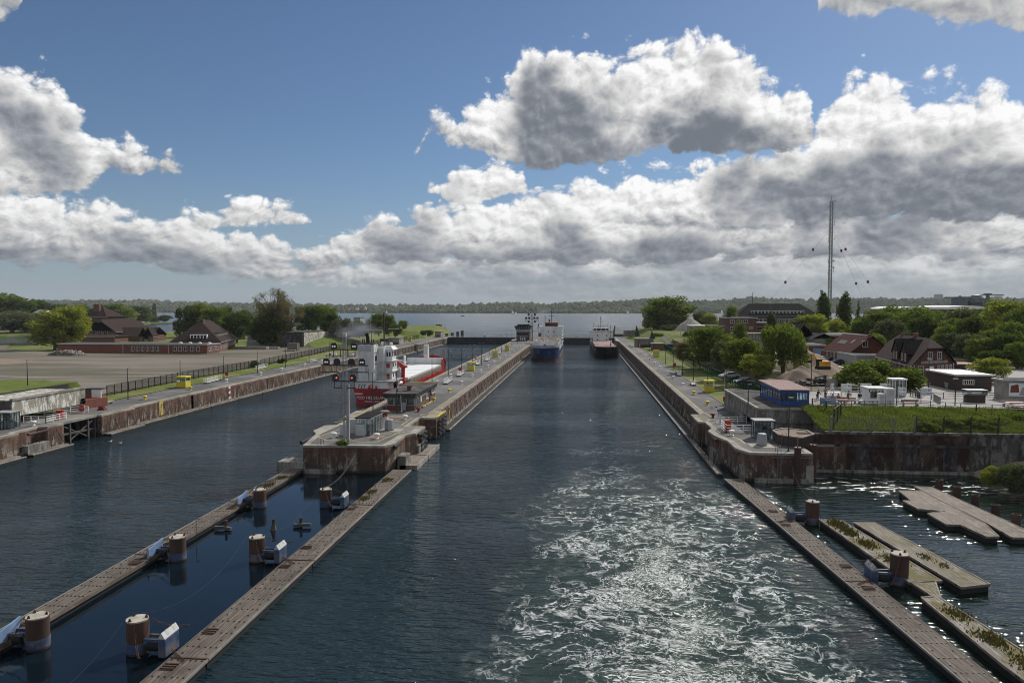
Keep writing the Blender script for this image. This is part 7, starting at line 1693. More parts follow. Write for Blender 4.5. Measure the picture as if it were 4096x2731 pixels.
# left fence
def fence(name, label, pts, z, h, step, post='dark_paint', mesh_m='mesh_dark', pr=0.075, rails=True, slant=False):
    f = thing(name, label, 'fence', (*pts[0], z))
    for (x0, y0), (x1, y1) in zip(pts, pts[1:]):
        L = math.hypot(x1-x0, y1-y0); n = max(1, round(L/step))
        MB().add([(x0,y0,z+0.1),(x1,y1,z+0.1),(x1,y1,z+h-0.05),(x0,y0,z+h-0.05)], [(0,1,2,3)]).build('mesh_panel', mesh_m, f)
        for k in range(n+1):
            if k == n and (x1, y1) != pts[-1]: continue
            x, y = x0+(x1-x0)*k/n, y0+(y1-y0)*k/n
            b = MB().bar((x,y,z-0.3),(x,y,z+h),pr*2)
            if slant: b.bar((x,y,z+h),(x+0.0,y-0.25,z+h+0.25),pr*1.5)
            b.build('post', post, f)
        if rails: MB().bar((x0,y0,z+h-0.04),(x1,y1,z+h-0.04),0.07).build('top_rail', post, f)
    return f
def mesh_mat(name, col, period, duty, vertical_only=False):
    m, nt, out = newmat(name)
    p = pos(nt); s = nd(nt, 'ShaderNodeSeparateXYZ', {0: p}).outputs
    along = mth(nt, 'ADD', s[0], s[1])
    a = mth(nt, 'LESS_THAN', mth(nt, 'FRACT', mth(nt, 'MULTIPLY', along, 1/period)), duty)
    if not vertical_only: a = mth(nt, 'MAXIMUM', a, mth(nt, 'LESS_THAN', mth(nt, 'FRACT', mth(nt, 'MULTIPLY', s[2], 1/period)), duty))
    d = nd(nt, 'ShaderNodeBsdfDiffuse', {'Color': (*col, 1)}); t = nd(nt, 'ShaderNodeBsdfTransparent')
    x = nd(nt, 'ShaderNodeMixShader', {0: a, 1: t.outputs[0], 2: d.outputs[0]}); nt.links.new(x.outputs[0], out.inputs[0]); M[name] = m
mesh_mat('mesh_dark', (0.02,0.025,0.02), 0.10, 0.30); mesh_mat('mesh_green', (0.008,0.065,0.042), 0.06, 0.66, True); mesh_mat('mesh_steel', (0.14,0.15,0.14), 0.26, 0.24, True); mesh_mat('mesh_wire', (0.05,0.055,0.05), 0.06, 0.12)
fence('mesh_fence', 'long dark mesh fence between the left quay and the sandy field', [(-100.4,141.3),(-102.3,175.9),(-102.4,215.4)], 3.9, 2.3, 2.6)
fence('mesh_fence', 'farther dark mesh fence curving away past the bunker', [(-102.4,218),(-108.7,301),(-104,360),(-100,430)], 3.9, 2.3, 4.2)
fence('green_fence', 'tall green fence along the right-hand grass strip', [(37.8,134),(37.2,162),(35.6,217),(36.2,260),(38.0,330),(34,346)], 3.9, 2.2, 2.5, 'green_fence', 'mesh_green')
# gate pocket, whitewashed beam, booth and railings on the near left quay
t = thing('concrete_beam', 'whitewashed weathered concrete beam over the left gate pocket', 'gate housing', (-92,118,DK))
Pl = onY('A',95,980,104); Pr = onY('A',668,888,118)
XB = -91.0
def bx_(u, v): return onX('A', u, v, XB)
p = [bx_(95,985), bx_(628,895), bx_(628,1012), bx_(160,1100), bx_(160,1168), bx_(95,1165)]
b = MB(); n = len(p); b.add([q for q in p]+[(q[0]-8,q[1],q[2]) for q in p], [tuple(range(n)), tuple(range(2*n-1,n-1,-1))]+[(k,n+k,n+(k+1)%n,(k+1)%n) for k in range(n)]); b.build('beam', 'limewash', t)
b = MB(); a_, c_ = bx_(90,985), bx_(668,885); b.bar((a_[0]-0.1,a_[1],a_[2]+0.12),(c_[0]-0.1,c_[1],c_[2]+0.12),0.5,0.35); b.build('coping', 'pale_concrete', t)
c_ = bx_(628,895); d_ = bx_(668,1008); MB().box(XB-1.0,XB-0.05,c_[1],d_[1],5.5,c_[2]).build('end_pier', 'pale_concrete', t)
a_ = bx_(95,985); MB().add([(XB,a_[1],DK),(XB,a_[1],a_[2]),(XB-14,a_[1]-3,a_[2]),(XB-14,a_[1]-3,DK)],[(0,1,2,3),(3,2,1,0)]).build('return_wall', 'stained_concrete', t)
MB().box(XB-8,XB-7.8,a_[1],d_[1]+6,DK-3,8.0).build('back_wall', 'dark_paint', t)  # dark colour stands in for the shade under the beam
def rail_thing(label, pts, z, h=1.1, mat='white_paint', step=1.5, bars=3, name='railing', group=None):
    r = thing(name, label, 'railing', (pts[0][0], pts[0][1], z), group)
    for (x0, y0), (x1, y1) in zip(pts, pts[1:]):
        L = math.hypot(x1-x0, y1-y0); n = max(1, round(L/step))
        for k in range(bars): MB().bar((x0,y0,z+h*(k+1)/bars),(x1,y1,z+h*(k+1)/bars),0.085).build('rail', mat, r)
        for k in range(n+1):
            x, y = x0+(x1-x0)*k/n, y0+(y1-y0)*k/n; MB().bar((x,y,z),(x,y,z+h),0.10).build('post', mat, r)
    return r
rail_thing('white railing under the concrete beam, rear row', [W('A',345,1110,DK)[:2],W('A',620,1075,DK)[:2],W('A',695,1078,DK)[:2]], DK)
rail_thing('white railing under the concrete beam, front row', [W('A',185,1158,DK)[:2],W('A',360,1162,DK)[:2],W('A',520,1128,DK)[:2]], DK)
x, y, z = W('A',640,1082,DK); t = thing('stop_sign', 'round red stop sign with white panel at the left gate pocket', 'sign', (x,y,z)); b = MB()
zc = onY('A',642,1042,y)[2]; MB().cyl((x,y-0.06,zc),(x,y,zc),0.62,n=8).build('sign_disc', 'red_paint', t); MB().cyl((x,y-0.02,zc),(x,y+0.02,zc),0.68,n=8).build('sign_rim', 'white_paint', t); text('lettering','STOP',0.42,'white_paint',t,(x,y-0.08,zc),(R(90),0,0)); MB().box(x-0.55,x+0.55,y-0.03,y+0.03,zc-1.6,zc-0.65).build('sign_panel','white_paint',t); MB().bar((x,y+0.05,DK),(x,y+0.05,zc),0.08).build('post','white_paint',t)
x, y, z = W('A',465,1130,DK); t = thing('red_cabinet', 'red cabinet behind the white railing of the left gate pocket', 'cabinet', (x,y,z)); MB().box(x-0.6,x+0.6,y,y+0.5,DK+0.1,DK+1.5).build('cabinet_body','red_paint',t,bevel=0.03); MB().box(x-0.5,x+0.5,y-0.03,y,DK+0.2,DK+1.4).build('door','red_paint',t)
x, y, z = W('A',648,1000,7.0); t = thing('round_sign', 'small white sign with a black stroke on the end of the concrete beam', 'sign', (XB,y,7)); q = [bx_(635,968),bx_(668,965),bx_(668,1005),bx_(635,1008)]; MB().add([(XB+0.06,*p_[1:]) for p_ in q]+[(XB+0.01,*p_[1:]) for p_ in q],[(0,1,2,3),(3,2,1,0),(4,5,6,7),(0,4,5,1),(2,6,7,3)]).build('sign_plate','white_paint',t); MB().bar((XB+0.09,q[0][1]+0.3,q[3][2]+0.3),(XB+0.09,q[1][1]-0.3,q[0][2]-0.3),0.12).build('stroke','dark_paint',t)
glass_shelter('blue-framed glass booth at the left edge of the near quay', (W('A',-10,1200,DK)[0],W('A',-10,1200,DK)[1]-1,DK), 2.6, 2.2, 2.5, 0.1, 'navy_paint', roof='grey_paint')
t = thing('brick_planter', 'low brick planter box behind the left gate pocket', 'planter', (-92,126,DK)); q = [W('A',660,1052,DK)[:2],W('A',845,1022,DK)[:2],(W('A',845,1022,DK)[0]-4,W('A',845,1022,DK)[1]+1),(W('A',660,1052,DK)[0]-4,W('A',660,1052,DK)[1]+1)]
MB().prism(q, DK, DK+1.5).build('brick_box', 'red_brick', t); MB().prism([(x+0.0,y) for x, y in q], DK+1.5, DK+1.62).build('coping', 'rust_red', t)
x, y, z = W('A',730,965,5.3); t = thing('white_board_box', 'big white-fronted box with brown side behind the concrete beam', 'board', (x,y,5)); MB().box(x-0.3,x+1.6,y,y+0.2,5.2,7.0).build('white_front','white_paint',t); MB().box(x-1.6,x-0.3,y+0.05,y+1.5,4.2,7.0).build('brown_side','brown_brick',t); MB().box(x-1.8,x+1.8,y-0.1,y+1.7,7.0,7.15).build('top_board','dark_paint',t)
x, y, z = W('A',800,1058,DK); t = thing('winch', 'small red winch on the left quay beside the brick planter', 'winch', (x,y,z)); MB().cyl((x-0.5,y,DK+0.5),(x+0.5,y,DK+0.5),0.35,n=12).build('drum','rust_red',t); MB().box(x-0.7,x+0.7,y-0.4,y+0.4,DK,DK+0.25).build('base','rust_red',t)
x, y, z = W('A',855,1010,DK); t = thing('concrete_bench', 'white concrete bench block beyond the planter', 'bench', (x,y,z)); MB().box(x-0.4,x+0.4,y-1.2,y+1.2,DK+0.35,DK+0.6).build('seat','pale_concrete',t); MB().box(x-0.3,x+0.3,y-1.0,y-0.6,DK,DK+0.35).build('leg','pale_concrete',t); MB().box(x-0.3,x+0.3,y+0.6,y+1.0,DK,DK+0.35).build('leg','pale_concrete',t)
# sliding gate frame inside the pocket
t = thing('sliding_gate', 'dark steel truss of the sliding gate inside the left pocket', 'lock gate', (-86,112,0))
MB().box(-91.5,-84.9,108.1,116.8,DK-0.35,DK-0.02).build('walkway', 'concrete', t); MB().box(-91.9,-91.5,108.0,116.9,-2,DK-0.36).build('pocket_shade', 'dark_paint', t)  # dark plate behind the truss, added to shade the pocket interior
b = MB()
for y in (108.5,110.3,114.7,116.4): b.bar((-85.2,y,-1),(-85.2,y,3.4),0.3)
b.bar((-85.3,108.6,3.2),(-85.3,114.5,0.5),0.2); b.bar((-85.3,116.4,3.2),(-85.3,110.5,0.5),0.2); b.bar((-85.3,108.4,1.7),(-85.3,116.5,1.5),0.3); b.build('truss', 'rubble_dark', t)
# orange-white barriers on the left
for k, (u, v, l) in enumerate(((1620,850,'red and white barrier stack on the far left grass'),(1650,845,'second red and white barrier stack beside it'))):
    x, y, z = W('B',u,v,3.9); t = thing('barrier', l, 'barrier', (x,y,z)); MB().box(x-1.4,x+1.4,y,y+0.4,4.2,5.2).build('board','white_paint',t); MB().box(x-0.4,x+0.4,y-0.03,y,4.3,5.1).build('red_stripe','red_paint',t); MB().box(x-1.5,x-1.3,y-0.3,y+0.7,3.9,4.3).build('foot','dark_paint',t)
# ---------------------------------------------------------------- right side
# concrete gate house carrying the blue pavilion
t = thing('concrete_gate_house', 'stained concrete gate house block that carries the blue pavilion', 'gate house', (27,112,DK))
poly = [(27.1,112.0),(35.4,112.0),(36.1,113.4),(36.1,133.0),(28.6,137.5),(27.1,137.0)]
MB().prism(poly, 4.95, 6.95).build('upper_wall', 'stained_concrete', t)
MB().prism([(29.2,112.3),(35.6,112.3),(37.0,109.2),(37.6,109.6),(36.6,113.0),(36.1,133.0),(29.2,137.0)], DK-0.2, 4.95).build('lower_wall', 'stained_concrete', t)
MB().prism([(26.9,111.8),(35.5,111.8),(36.3,113.3),(36.3,133.2),(28.6,137.9),(26.9,137.3)], 6.95, 7.3).build('roof_slab', 'pale_concrete', t)
MB().prism([(27.4,112.3),(35.3,112.3),(36.0,113.6),(36.0,132.8),(28.6,137.3),(27.4,136.8)], 7.302, 7.33).build('roof_felt', 'felt_roof', t)
MB().add([(35.4,112.0,DK),(38.6,107.6,DK),(38.6,107.9,DK),(35.6,112.6,DK),(35.4,112.0,7.1),(36.8,110.0,5.6),(36.9,110.3,5.6),(35.6,112.6,7.1)], [(0,1,5,4),(2,3,7,6),(4,5,6,7),(1,2,6,5)]).build('wing_wall', 'stained_concrete', t)
MB().box(28.0,29.3,112.5,137,DK,4.94).build('overhang_shade', 'dark_paint', t)  # solid dark block painted in for the shade below the overhang
# blue pavilion: measured roof corners
zr = 10.0
A_, B_, C_ = W('G',1400,295,zr), W('G',1095,298,zr), W('G',900,215,zr+0.0)
t = thing('blue_pavilion', 'blue glazed pavilion with pink ribbed roof on the concrete gate house', 'pavilion', (B_[0],B_[1],7.33))
x0, x1, y0, y1 = 30.6, 35.6, 113.1, 125.6
x0 = W('G',1100,450,7.33)[0]; x1 = W('G',1400,455,7.33)[0]; y0 = W('G',1100,450,7.33)[1]; y1 = y0+12.6
MB().box(x0,x1,y0,y1,7.34,8.05).build('lower_panel', 'blue_paint', t)
b = MB()
for i in range(7):
    x = x0+(x1-x0)*i/6; b.box(x-0.05,x+0.05,y0-0.03,y0+0.06,7.34,9.75); b.box(x-0.05,x+0.05,y1-0.06,y1+0.03,7.34,9.75)
for j in range(9):
    y = y0+(y1-y0)*j/8; b.box(x0-0.03,x0+0.06,y-0.06,y+0.06,7.34,9.75); b.box(x1-0.06,x1+0.03,y-0.06,y+0.06,7.34,9.75)
b.box(x0-0.02,x1+0.02,y0-0.02,y0+0.05,9.35,9.75); b.box(x0-0.02,x0+0.05,y0,y1,9.35,9.75); b.box(x0,x1,y1-0.05,y1+0.02,9.35,9.75); b.box(x1-0.05,x1+0.02,y0,y1,9.35,9.75)
b.build('frame', 'blue_paint', t)
gp = MB(); gp.box(x0+0.02,x1-0.02,y0+0.02,y1-0.02,8.06,9.34); gp.build('glazing', 'glass', t)
b = MB(); b.add([(x0-0.3,y0-0.3,9.76),(x1+0.3,y0-0.3,9.76),(x1+0.3,y1+0.3,9.95),(x0-0.3,y1+0.3,9.95),(x0-0.3,y0-0.3,9.9),(x1+0.3,y0-0.3,9.9),(x1+0.3,y1+0.3,10.1),(x0-0.3,y1+0.3,10.1)], [(0,3,2,1),(4,5,6,7),(0,1,5,4),(1,2,6,5),(2,3,7,6),(3,0,4,7)])
k = x0-0.3
while k < x1+0.3: b.add([(k,y0-0.32,9.9),(k+0.06,y0-0.32,9.9),(k+0.06,y1+0.32,10.1),(k,y1+0.32,10.1),(k,y0-0.32,9.96),(k+0.06,y0-0.32,9.96),(k+0.06,y1+0.32,10.16),(k,y1+0.32,10.16)], [(4,5,6,7),(0,1,5,4),(1,2,6,5),(3,0,4,7)]); k += 0.32
b.build('ribbed_roof', 'pink_roof', t)
MB().cbox(((x0+x1)/2,y0+3,8.5),2.2,1.0,1.0).build('console', 'dark_paint', t); MB().cbox(((x0+x1)/2-1,y0+8,8.4),1.2,2.5,0.9).build('console', 'grey_paint', t)
# low wall, railings, booth, planter on the quay head
t = thing('low_wall', 'low concrete wall between the asphalt and the grass strip', 'wall', (26.9,128,DK)); MB().add([(26.6,120,DK),(26.9,137,DK),(27.2,137,DK),(26.9,120,DK),(26.6,120,5.0),(26.9,137,5.0),(27.2,137,5.0),(26.9,120,5.0)], [(0,1,5,4),(1,2,6,5),(2,3,7,6),(3,0,4,7),(4,5,6,7)]).build('wall', 'stained_concrete', t)
g = lambda u, v: W('G',u,v,DK)[:2]
rail_thing('white railing behind the red box on the right quay head, rear row', [g(425,632),g(470,640),g(745,632)], DK, 1.1)
rail_thing('white railing around the red box, front row', [g(480,680),g(540,738),g(800,735)], DK, 1.2)
rail_thing('short dark railing at the back of the right quay head', [g(450,580),g(625,575)], DK, 1.0, 'steel')
x, y = g(430,600); t = thing('white_post', 'white post with a dark lamp at the corner of the railing', 'post', (x,y,DK)); MB().cyl((x,y,DK),(x,y,DK+2.1),0.13,n=10).build('post','white_paint',t); MB().ball((x,y,DK+2.2),0.16,8,5).build('lamp','dark_paint',t)
x, y = g(555,722); t = thing('red_cabinet', 'red cabinet inside the railing of the right quay head', 'cabinet', (x,y,DK)); MB().box(x-0.45,x+0.45,y,y+0.5,DK+0.1,DK+1.7).build('cabinet_body','red_paint',t,bevel=0.03); MB().box(x-0.38,x+0.38,y-0.03,y,DK+0.2,DK+1.6).build('door','red_paint',t)
x, y = g(828,800); glass_shelter('blue-framed glass booth beside the grey winch cover', (x+0.1,y,DK), 2.7, 2.0, 2.6, 0.03, 'navy_paint', roof='grey_paint')
t = thing('brick_planter', 'six-sided brick planter bed behind the right quay head', 'planter', (30,102,DK))
q = [W('G',1085,752,5.2)[:2],W('G',1322,785,5.2)[:2],W('G',1450,748,5.2)[:2],(W('G',1450,748,5.2)[0],W('G',1450,748,5.2)[1]+3.0),(W('G',1025,708,5.2)[0]+2,W('G',1025,708,5.2)[1]+2.0),W('G',1025,708,5.2)[:2]]
MB().prism(q, DK, 5.15).build('brick_wall', 'dark_brick', t)
b = MB()
for k in range(6): b.bar((*q[k],5.2),(*q[(k+1)%6],5.2),0.28,0.16)
b.build('coping', 'pale_concrete', t); cx_ = sum(p[0] for p in q)/6; cy_ = sum(p[1] for p in q)/6
MB().prism([(cx_+(x-cx_)*0.9,cy_+(y-cy_)*0.9) for x, y in q], 5.0, 5.17).build('soil', 'dirt', t)
b = MB(); a_ = Vector((*q[0],0)); c_ = Vector((*q[1],0))
for s_ in (0.35, 0.8): p_ = a_+(c_-a_)*s_*0.4; b.tube([(p_.x,p_.y-0.12,DK),(p_.x,p_.y-0.12,5.6),(p_.x,p_.y+0.2,5.8)],0.04,5)
b.build('ladder', 'steel', t)
# retaining wall
t = thing('retaining_wall', 'tall dark stained retaining wall below the grass bank on the right', 'retaining wall', (33,101.3,0))
MB().box(30.05,52.5,101.2,102.4,-2,5.25).build('wall', 'old_wall', t); MB().box(52.5,96,101.3,102.4,-2,5.25).build('wall', 'dark_stained', t)
MB().box(33.6,96,101.12,102.5,5.25,5.6).build('coping', 'dark_stained', t); MB().box(30.0,56,101.05,101.3,3.55,3.95).build('ledge', 'black_render', t)
MB().box(30,56,100.7,101.2,-1,0.35).build('footing', 'stained_concrete', t)
for x in (38.5,44.8,50.0): MB().box(x-0.9,x+0.9,101.1,101.2,0.4,3.5).build('pilaster', 'black_render', t)
fence('bar_fence', 'grey steel bar fence on the left part of the retaining wall', [(34.6,102.0),(45.7,102.0)], 5.6, 2.0, 2.75, 'steel', 'mesh_steel', rails=False)
fence('wire_fence', 'dark wire fence with bent posts on the right part of the retaining wall', [(45.9,102.0),(92,102.0)], 5.6, 1.95, 3.55, 'dark_paint', 'mesh_wire', slant=True, rails=False)
t = MB().bar((46.0,101.95,7.4),(49.4,101.95,5.7),0.08).build('fence_brace', 'dark_paint'); tag(t, 'slanting dark brace at the start of the wire fence', 'brace')
fence('side_fence', 'tilted wire fence climbing the ivy corner beside the pavilion', [(35.8,114.0),(38.0,108),(35.2,102.6)], 6.2, 2.4, 3.5, 'dark_paint', 'mesh_wire')
# terrace: height 7.44
T = 7.44
f_ = lambda u, v: W('F',u,v,T)[:2]
rail_thing('grey railing along the front edge of the visitor terrace', [f_(480,1245),f_(1330,1250),f_(1900,1285),f_(2352,1300)], T, 1.05, 'steel', 2.0, 2)
rail_thing('grey railing around the display case area', [f_(1480,1170),f_(1700,1160),f_(2100,1175)], T, 1.05, 'steel', 2.0, 3)
rail_thing('long railing behind the information boards', [f_(330,1120),f_(1240,1125)], T, 1.05, 'light_grey', 2.2, 2)
rail_thing('short zigzag barrier beside the middle of the terrace', [f_(1280,1140),f_(1370,1165),f_(1330,1120)], T, 1.05, 'dark_paint', 1.0, 3)
rail_thing('rail with crossbars leading down to the display case', [f_(1500,1180),f_(1560,1215)], T, 1.05, 'steel', 0.6, 3)
def board(u, v, w, h, label, rz=0.0, leg=1.0):
    x, y = f_(u, v); t = thing('information_board', label, 'information board', (0,0,0))
    MB().box(-w/2,w/2,-0.04,0.04,leg,leg+h).build('panel', 'white_paint', t)
    MB().box(-w/2+0.08,w/2-0.08,-0.06,-0.04,leg+0.1,leg+h*0.35).build('blue_band', 'board_blue', t)
    MB().box(w*0.12,w*0.38,-0.06,-0.04,leg+h*0.55,leg+h*0.85).build('picture', 'grey_paint', t)
    b = MB()
    for k in range(4): b.box(-w*0.42,w*0.05,-0.055,-0.04,leg+h*(0.5+0.1*k),leg+h*(0.53+0.1*k))
    b.build('text_lines', 'grey_paint', t)
    for s in (-1,1): MB().bar((s*(w/2-0.08),0,0),(s*(w/2-0.08),0,leg+h+0.05),0.09).build('leg', 'light_grey', t)
    t.location = (x,y,T); t.rotation_euler = (0,0,rz); return t
board(540,1150,0.75,1.3,'narrow tall information board near the blue pavilion',0.5); board(673,1145,1.8,1.15,'wide information board with small picture, first right of the pavilion'); board(857,1140,1.8,1.15,'second wide information board in the terrace row'); board(1040,1140,1.8,1.15,'third wide information board behind the kiosk')
board(1195,1190,1.1,1.25,'information board right of the white kiosk',-0.3); board(1425,1195,2.1,1.25,'large dark-backed double information board in the middle of the terrace',0.35)
def bench(u, v, label, rz=0.0, L=2.6, mat='rust_red', table=False):
    x, y = f_(u, v); t = thing('bench' if not table else 'picnic_table', label, 'bench' if not table else 'picnic table', (0,0,0))
    for k in range(3): MB().box(-L/2,L/2,-0.25+k*0.17,-0.11+k*0.17,0.42,0.47).build('seat_slat', mat, t)
    for k in range(2): MB().box(-L/2,L/2,0.28,0.32,0.6+k*0.2,0.74+k*0.2).build('back_slat', mat, t)
    for s in (-1,1): MB().box(s*L*0.4-0.04,s*L*0.4+0.04,-0.25,0.3,0,0.42).build('leg', 'dark_paint', t)
    if table:
        MB().box(-L/2,L/2,-1.2,-0.45,0.72,0.78).build('table_top', mat, t); MB().box(-L/2,L/2,-1.7,-1.35,0.42,0.47).build('second_seat', mat, t)
    t.location = (x,y,T); t.rotation_euler = (0,0,rz); return t
for u, v, l, tb in ((590,1210,'red picnic bench in front of the seated visitors',True),(690,1215,'second dark red bench at the terrace railing',False),(860,1220,'white-topped picnic table left of the kiosk',True),(1280,1235,'bench facing the railing right of the kiosk',False),(540,1140,'white picnic table behind the narrow board',True),(2230,1240,'pink-topped picnic table before the mural',True),(2310,1265,'second pink-topped picnic table at the right edge',True)):
    bench(u, v, l, 0, 2.6, 'white_paint' if 'white' in l else 'pink_roof' if 'pink' in l else 'rust_red', tb)
# kiosk
x, y = f_(880,1215); x1_, _ = f_(1050,1215)
t = thing('kiosk', 'white ticket kiosk with a patterned awning and dark opening', 'kiosk', (x,y,T)); Wk = x1_-x
MB().box(x,x+0.3,y,y+2.6,T,T+2.4).build('wall','white_paint',t); MB().box(x+Wk-0.3,x+Wk,y,y+2.6,T,T+2.4).build('wall','white_paint',t); MB().box(x,x+Wk,y+2.5,y+2.7,T,T+2.4).build('wall','white_paint',t)
MB().box(x+0.3,x+Wk-0.3,y,y+0.1,T,T+0.9).build('counter','white_paint',t); MB().box(x-0.2,x+Wk+0.2,y-0.4,y+2.9,T+2.4,T+2.55).build('roof','light_grey',t); MB().box(x+0.1,x+Wk-0.1,y-0.1,y,T+1.85,T+2.38).build('awning','lens_off',t)
b = MB()
for k in range(14): b.box(x+0.2+k*(Wk-0.4)/14,x+0.2+(k+0.5)*(Wk-0.4)/14,y-0.13,y-0.1,T+1.9+0.1*(k%3),T+2.3)
b.build('awning_pattern','white_paint',t)
for u, w_, h_, l in ((1010,0.9,1.9,'narrow white ticket machine at the kiosk corner'),(1088,1.3,2.7,'tall white cabinet right of the kiosk')):
    x, y = f_(u,1235); t = thing('white_cabinet', l, 'cabinet', (x,y,T)); MB().box(x-w_/2,x+w_/2,y,y+0.9,T,T+h_).build('cabinet_body','white_paint',t,bevel=0.03); MB().box(x-w_/2+0.1,x+w_/2-0.1,y-0.02,y,T+0.2,T+h_-0.2).build('door','light_grey',t)
x, y = f_(1170,1145); glass_shelter('tall white telephone-booth-like cabin behind the terrace boards', (x-1.15,y,T), 2.3, 2.0, 2.9, 0, 'white_paint', zb=T, roof='white_roof')
x, y = f_(500,1238); t = thing('blue_board', 'low blue board at the left end of the terrace railing', 'board', (x,y,T)); MB().box(x-1.2,x+1.2,y-0.05,y+0.05,T+0.3,T+1.3).build('panel','pale_blue_panel',t); MB().box(x-1.2,x-1.1,y-0.04,y+0.04,T,T+1.35).build('leg','dark_paint',t); MB().box(x+1.1,x+1.2,y-0.04,y+0.04,T,T+1.35).build('leg','dark_paint',t)
x, y = f_(1310,1180)
# display case with ship model
x, y = f_(1900,1205); t = thing('display_case', 'glass display case with a ship model on a dark brick plinth', 'display case', (x,y,T))
MB().box(x-1.35,x+1.35,y-0.1,y+1.2,T,T+1.15).build('plinth','dark_brick',t); MB().box(x-1.55,x+1.55,y-0.25,y+1.35,T+1.15,T+2.0).build('glass_box','glass',t); MB().box(x-1.6,x+1.6,y-0.3,y+1.4,T+2.0,T+2.08).build('top_frame','light_grey',t)
MB().prism([(x-1.2,y+0.35),(x+1.0,y+0.3),(x+1.35,y+0.55),(x+1.0,y+0.8),(x-1.2,y+0.75)], T+1.2, T+1.4).build('model_hull','light_grey',t); MB().box(x-1.0,x-0.5,y+0.45,y+0.7,T+1.4,T+1.75).build('model_house','white_paint',t)
# mural building and flat-roofed service building
x0_, y0_ = f_(2100,1165); t = thing('mural_building', 'pale pavilion wall with a ship collage mural at the right edge', 'building', (x0_,y0_,T))
MB().box(x0_,x0_+22,y0_-1.5,y0_+1.0,T-1,T+3.1).build('wall','pale_concrete',t); MB().box(x0_-0.4,x0_+22.4,y0_-2.0,y0_+1.3,T+3.1,T+3.4).build('roof_edge','grey_paint',t); MB().box(x0_,x0_+22,y0_-1.6,y0_+1.0,T+3.402,T+3.46).build('roof','felt_roof',t)
mu = MB().box(x0_+0.9,x0_+14,y0_-1.6,y0_-1.5,T+0.6,T+2.8).build('mural','white_paint',t)
rs = random.Random(9)
for k, (a, c, z0_, z1_, m_) in enumerate(((0.2,1.6,0.6,2.0,'rust_red'),(1.6,2.9,0.2,1.5,'grey_paint'),(3.2,4.9,0.5,2.2,'dark_paint'),(5.2,6.6,1.0,2.2,'grey_paint'),(5.2,6.9,0.1,0.9,'light_grey'),(7.2,8.6,0.2,2.1,'rust_red'),(8.8,10.4,0.3,1.8,'dark_paint'),(10.8,12.8,0.2,1.0,'blue_paint'))):
    q = [(x0_+0.9+a,T+0.6+z0_),(x0_+0.9+c,T+0.6+z0_+rs.uniform(-.1,.2)),(x0_+0.9+c-rs.uniform(0,.5),T+0.6+z1_),(x0_+0.9+a+rs.uniform(0,.5),T+0.6+z1_-rs.uniform(0,.3))]; MB().add([(p[0],y0_-1.625,p[1]) for p in q]+[(p[0],y0_-1.602,p[1]) for p in q], [(0,1,2,3),(7,6,5,4),(0,4,5,1),(1,5,6,2),(2,6,7,3),(3,7,4,0)]).build('mural_picture', m_, mu)
# service building
x0_, y0_ = f_(1705,1090); t = thing('service_building', 'dark brick flat-roofed service building with white roof and one barred window', 'building', (x0_,y0_,T))
x1_ = f_(2100,1110)[0]
MB().box(x0_,x1_+0.5,y0_,y0_+11,T-1,T+2.7).build('wall','dark_brick',t); MB().box(x0_-0.3,x1_+0.8,y0_-0.3,y0_+11.3,T+2.7,T+2.95).build('roof_edge','light_grey',t); MB().box(x0_-0.2,x1_+0.7,y0_-0.2,y0_+11.2,T+2.952,T+3.0).build('roof','white_roof',t)
windows(t, (x0_,y0_,0), (1,0,0), (0,-1,0), [(1.2,3.2,T+1.1,T+2.0)], bars=5); MB().box(x1_-2.2,x1_-0.9,y0_-0.05,y0_,T,T+2.1).build('doorway','dark_paint',t)
# villa
P0_ = W('F',1300,1000,T); ze = 10.9; far = W('F',968,757,ze); P2_ = W('F',1690,975,T)
t, at, u_, v_, L_, Wd_ = house('brick_villa', 'large brick villa with dark tiled half-hipped roof and twin dormers', P0_, (far[0],far[1]), P2_, T, ze, 15.8, 'brown_brick', 'roof_tile', side=rowspec(5,20,T+0.9,T+2.8,1.1,0.02,0.98), end=[(1.6,3.3,T+1.0,T+3.0),(9.0,9.7,T+1.0,T+3.0),(10.4,11.1,T+1.0,T+3.0),(11.7,12.4,T+1.0,T+3.0),(13.0,13.7,T+1.0,T+3.0) if False else (7.8,8.5,T+1.0,T+3.0),(4.6,6.0,T+4.2,T+5.9),(7.6,9.0,T+4.2,T+5.9)], hipz=13.9, ov=0.7, chim=[(0.45,0.5,16.9,0.5),(0.8,0.5,16.5,0.4)])
p_ = at(0,5.2,0); MB().cbox((p_[0]+0.45*v_.x-u_.x*0.08,p_[1]-u_.y*0.08,T+1.45),1.3,0.14,2.9,rz=math.atan2(v_.y,v_.x)).build('front_door','white_paint',t); p_ = at(-0.9,5.4,0); MB().cbox((p_[0],p_[1],T+0.2),3.6,1.8,0.5,rz=math.atan2(v_.y,v_.x)).build('entrance_step','concrete',t)
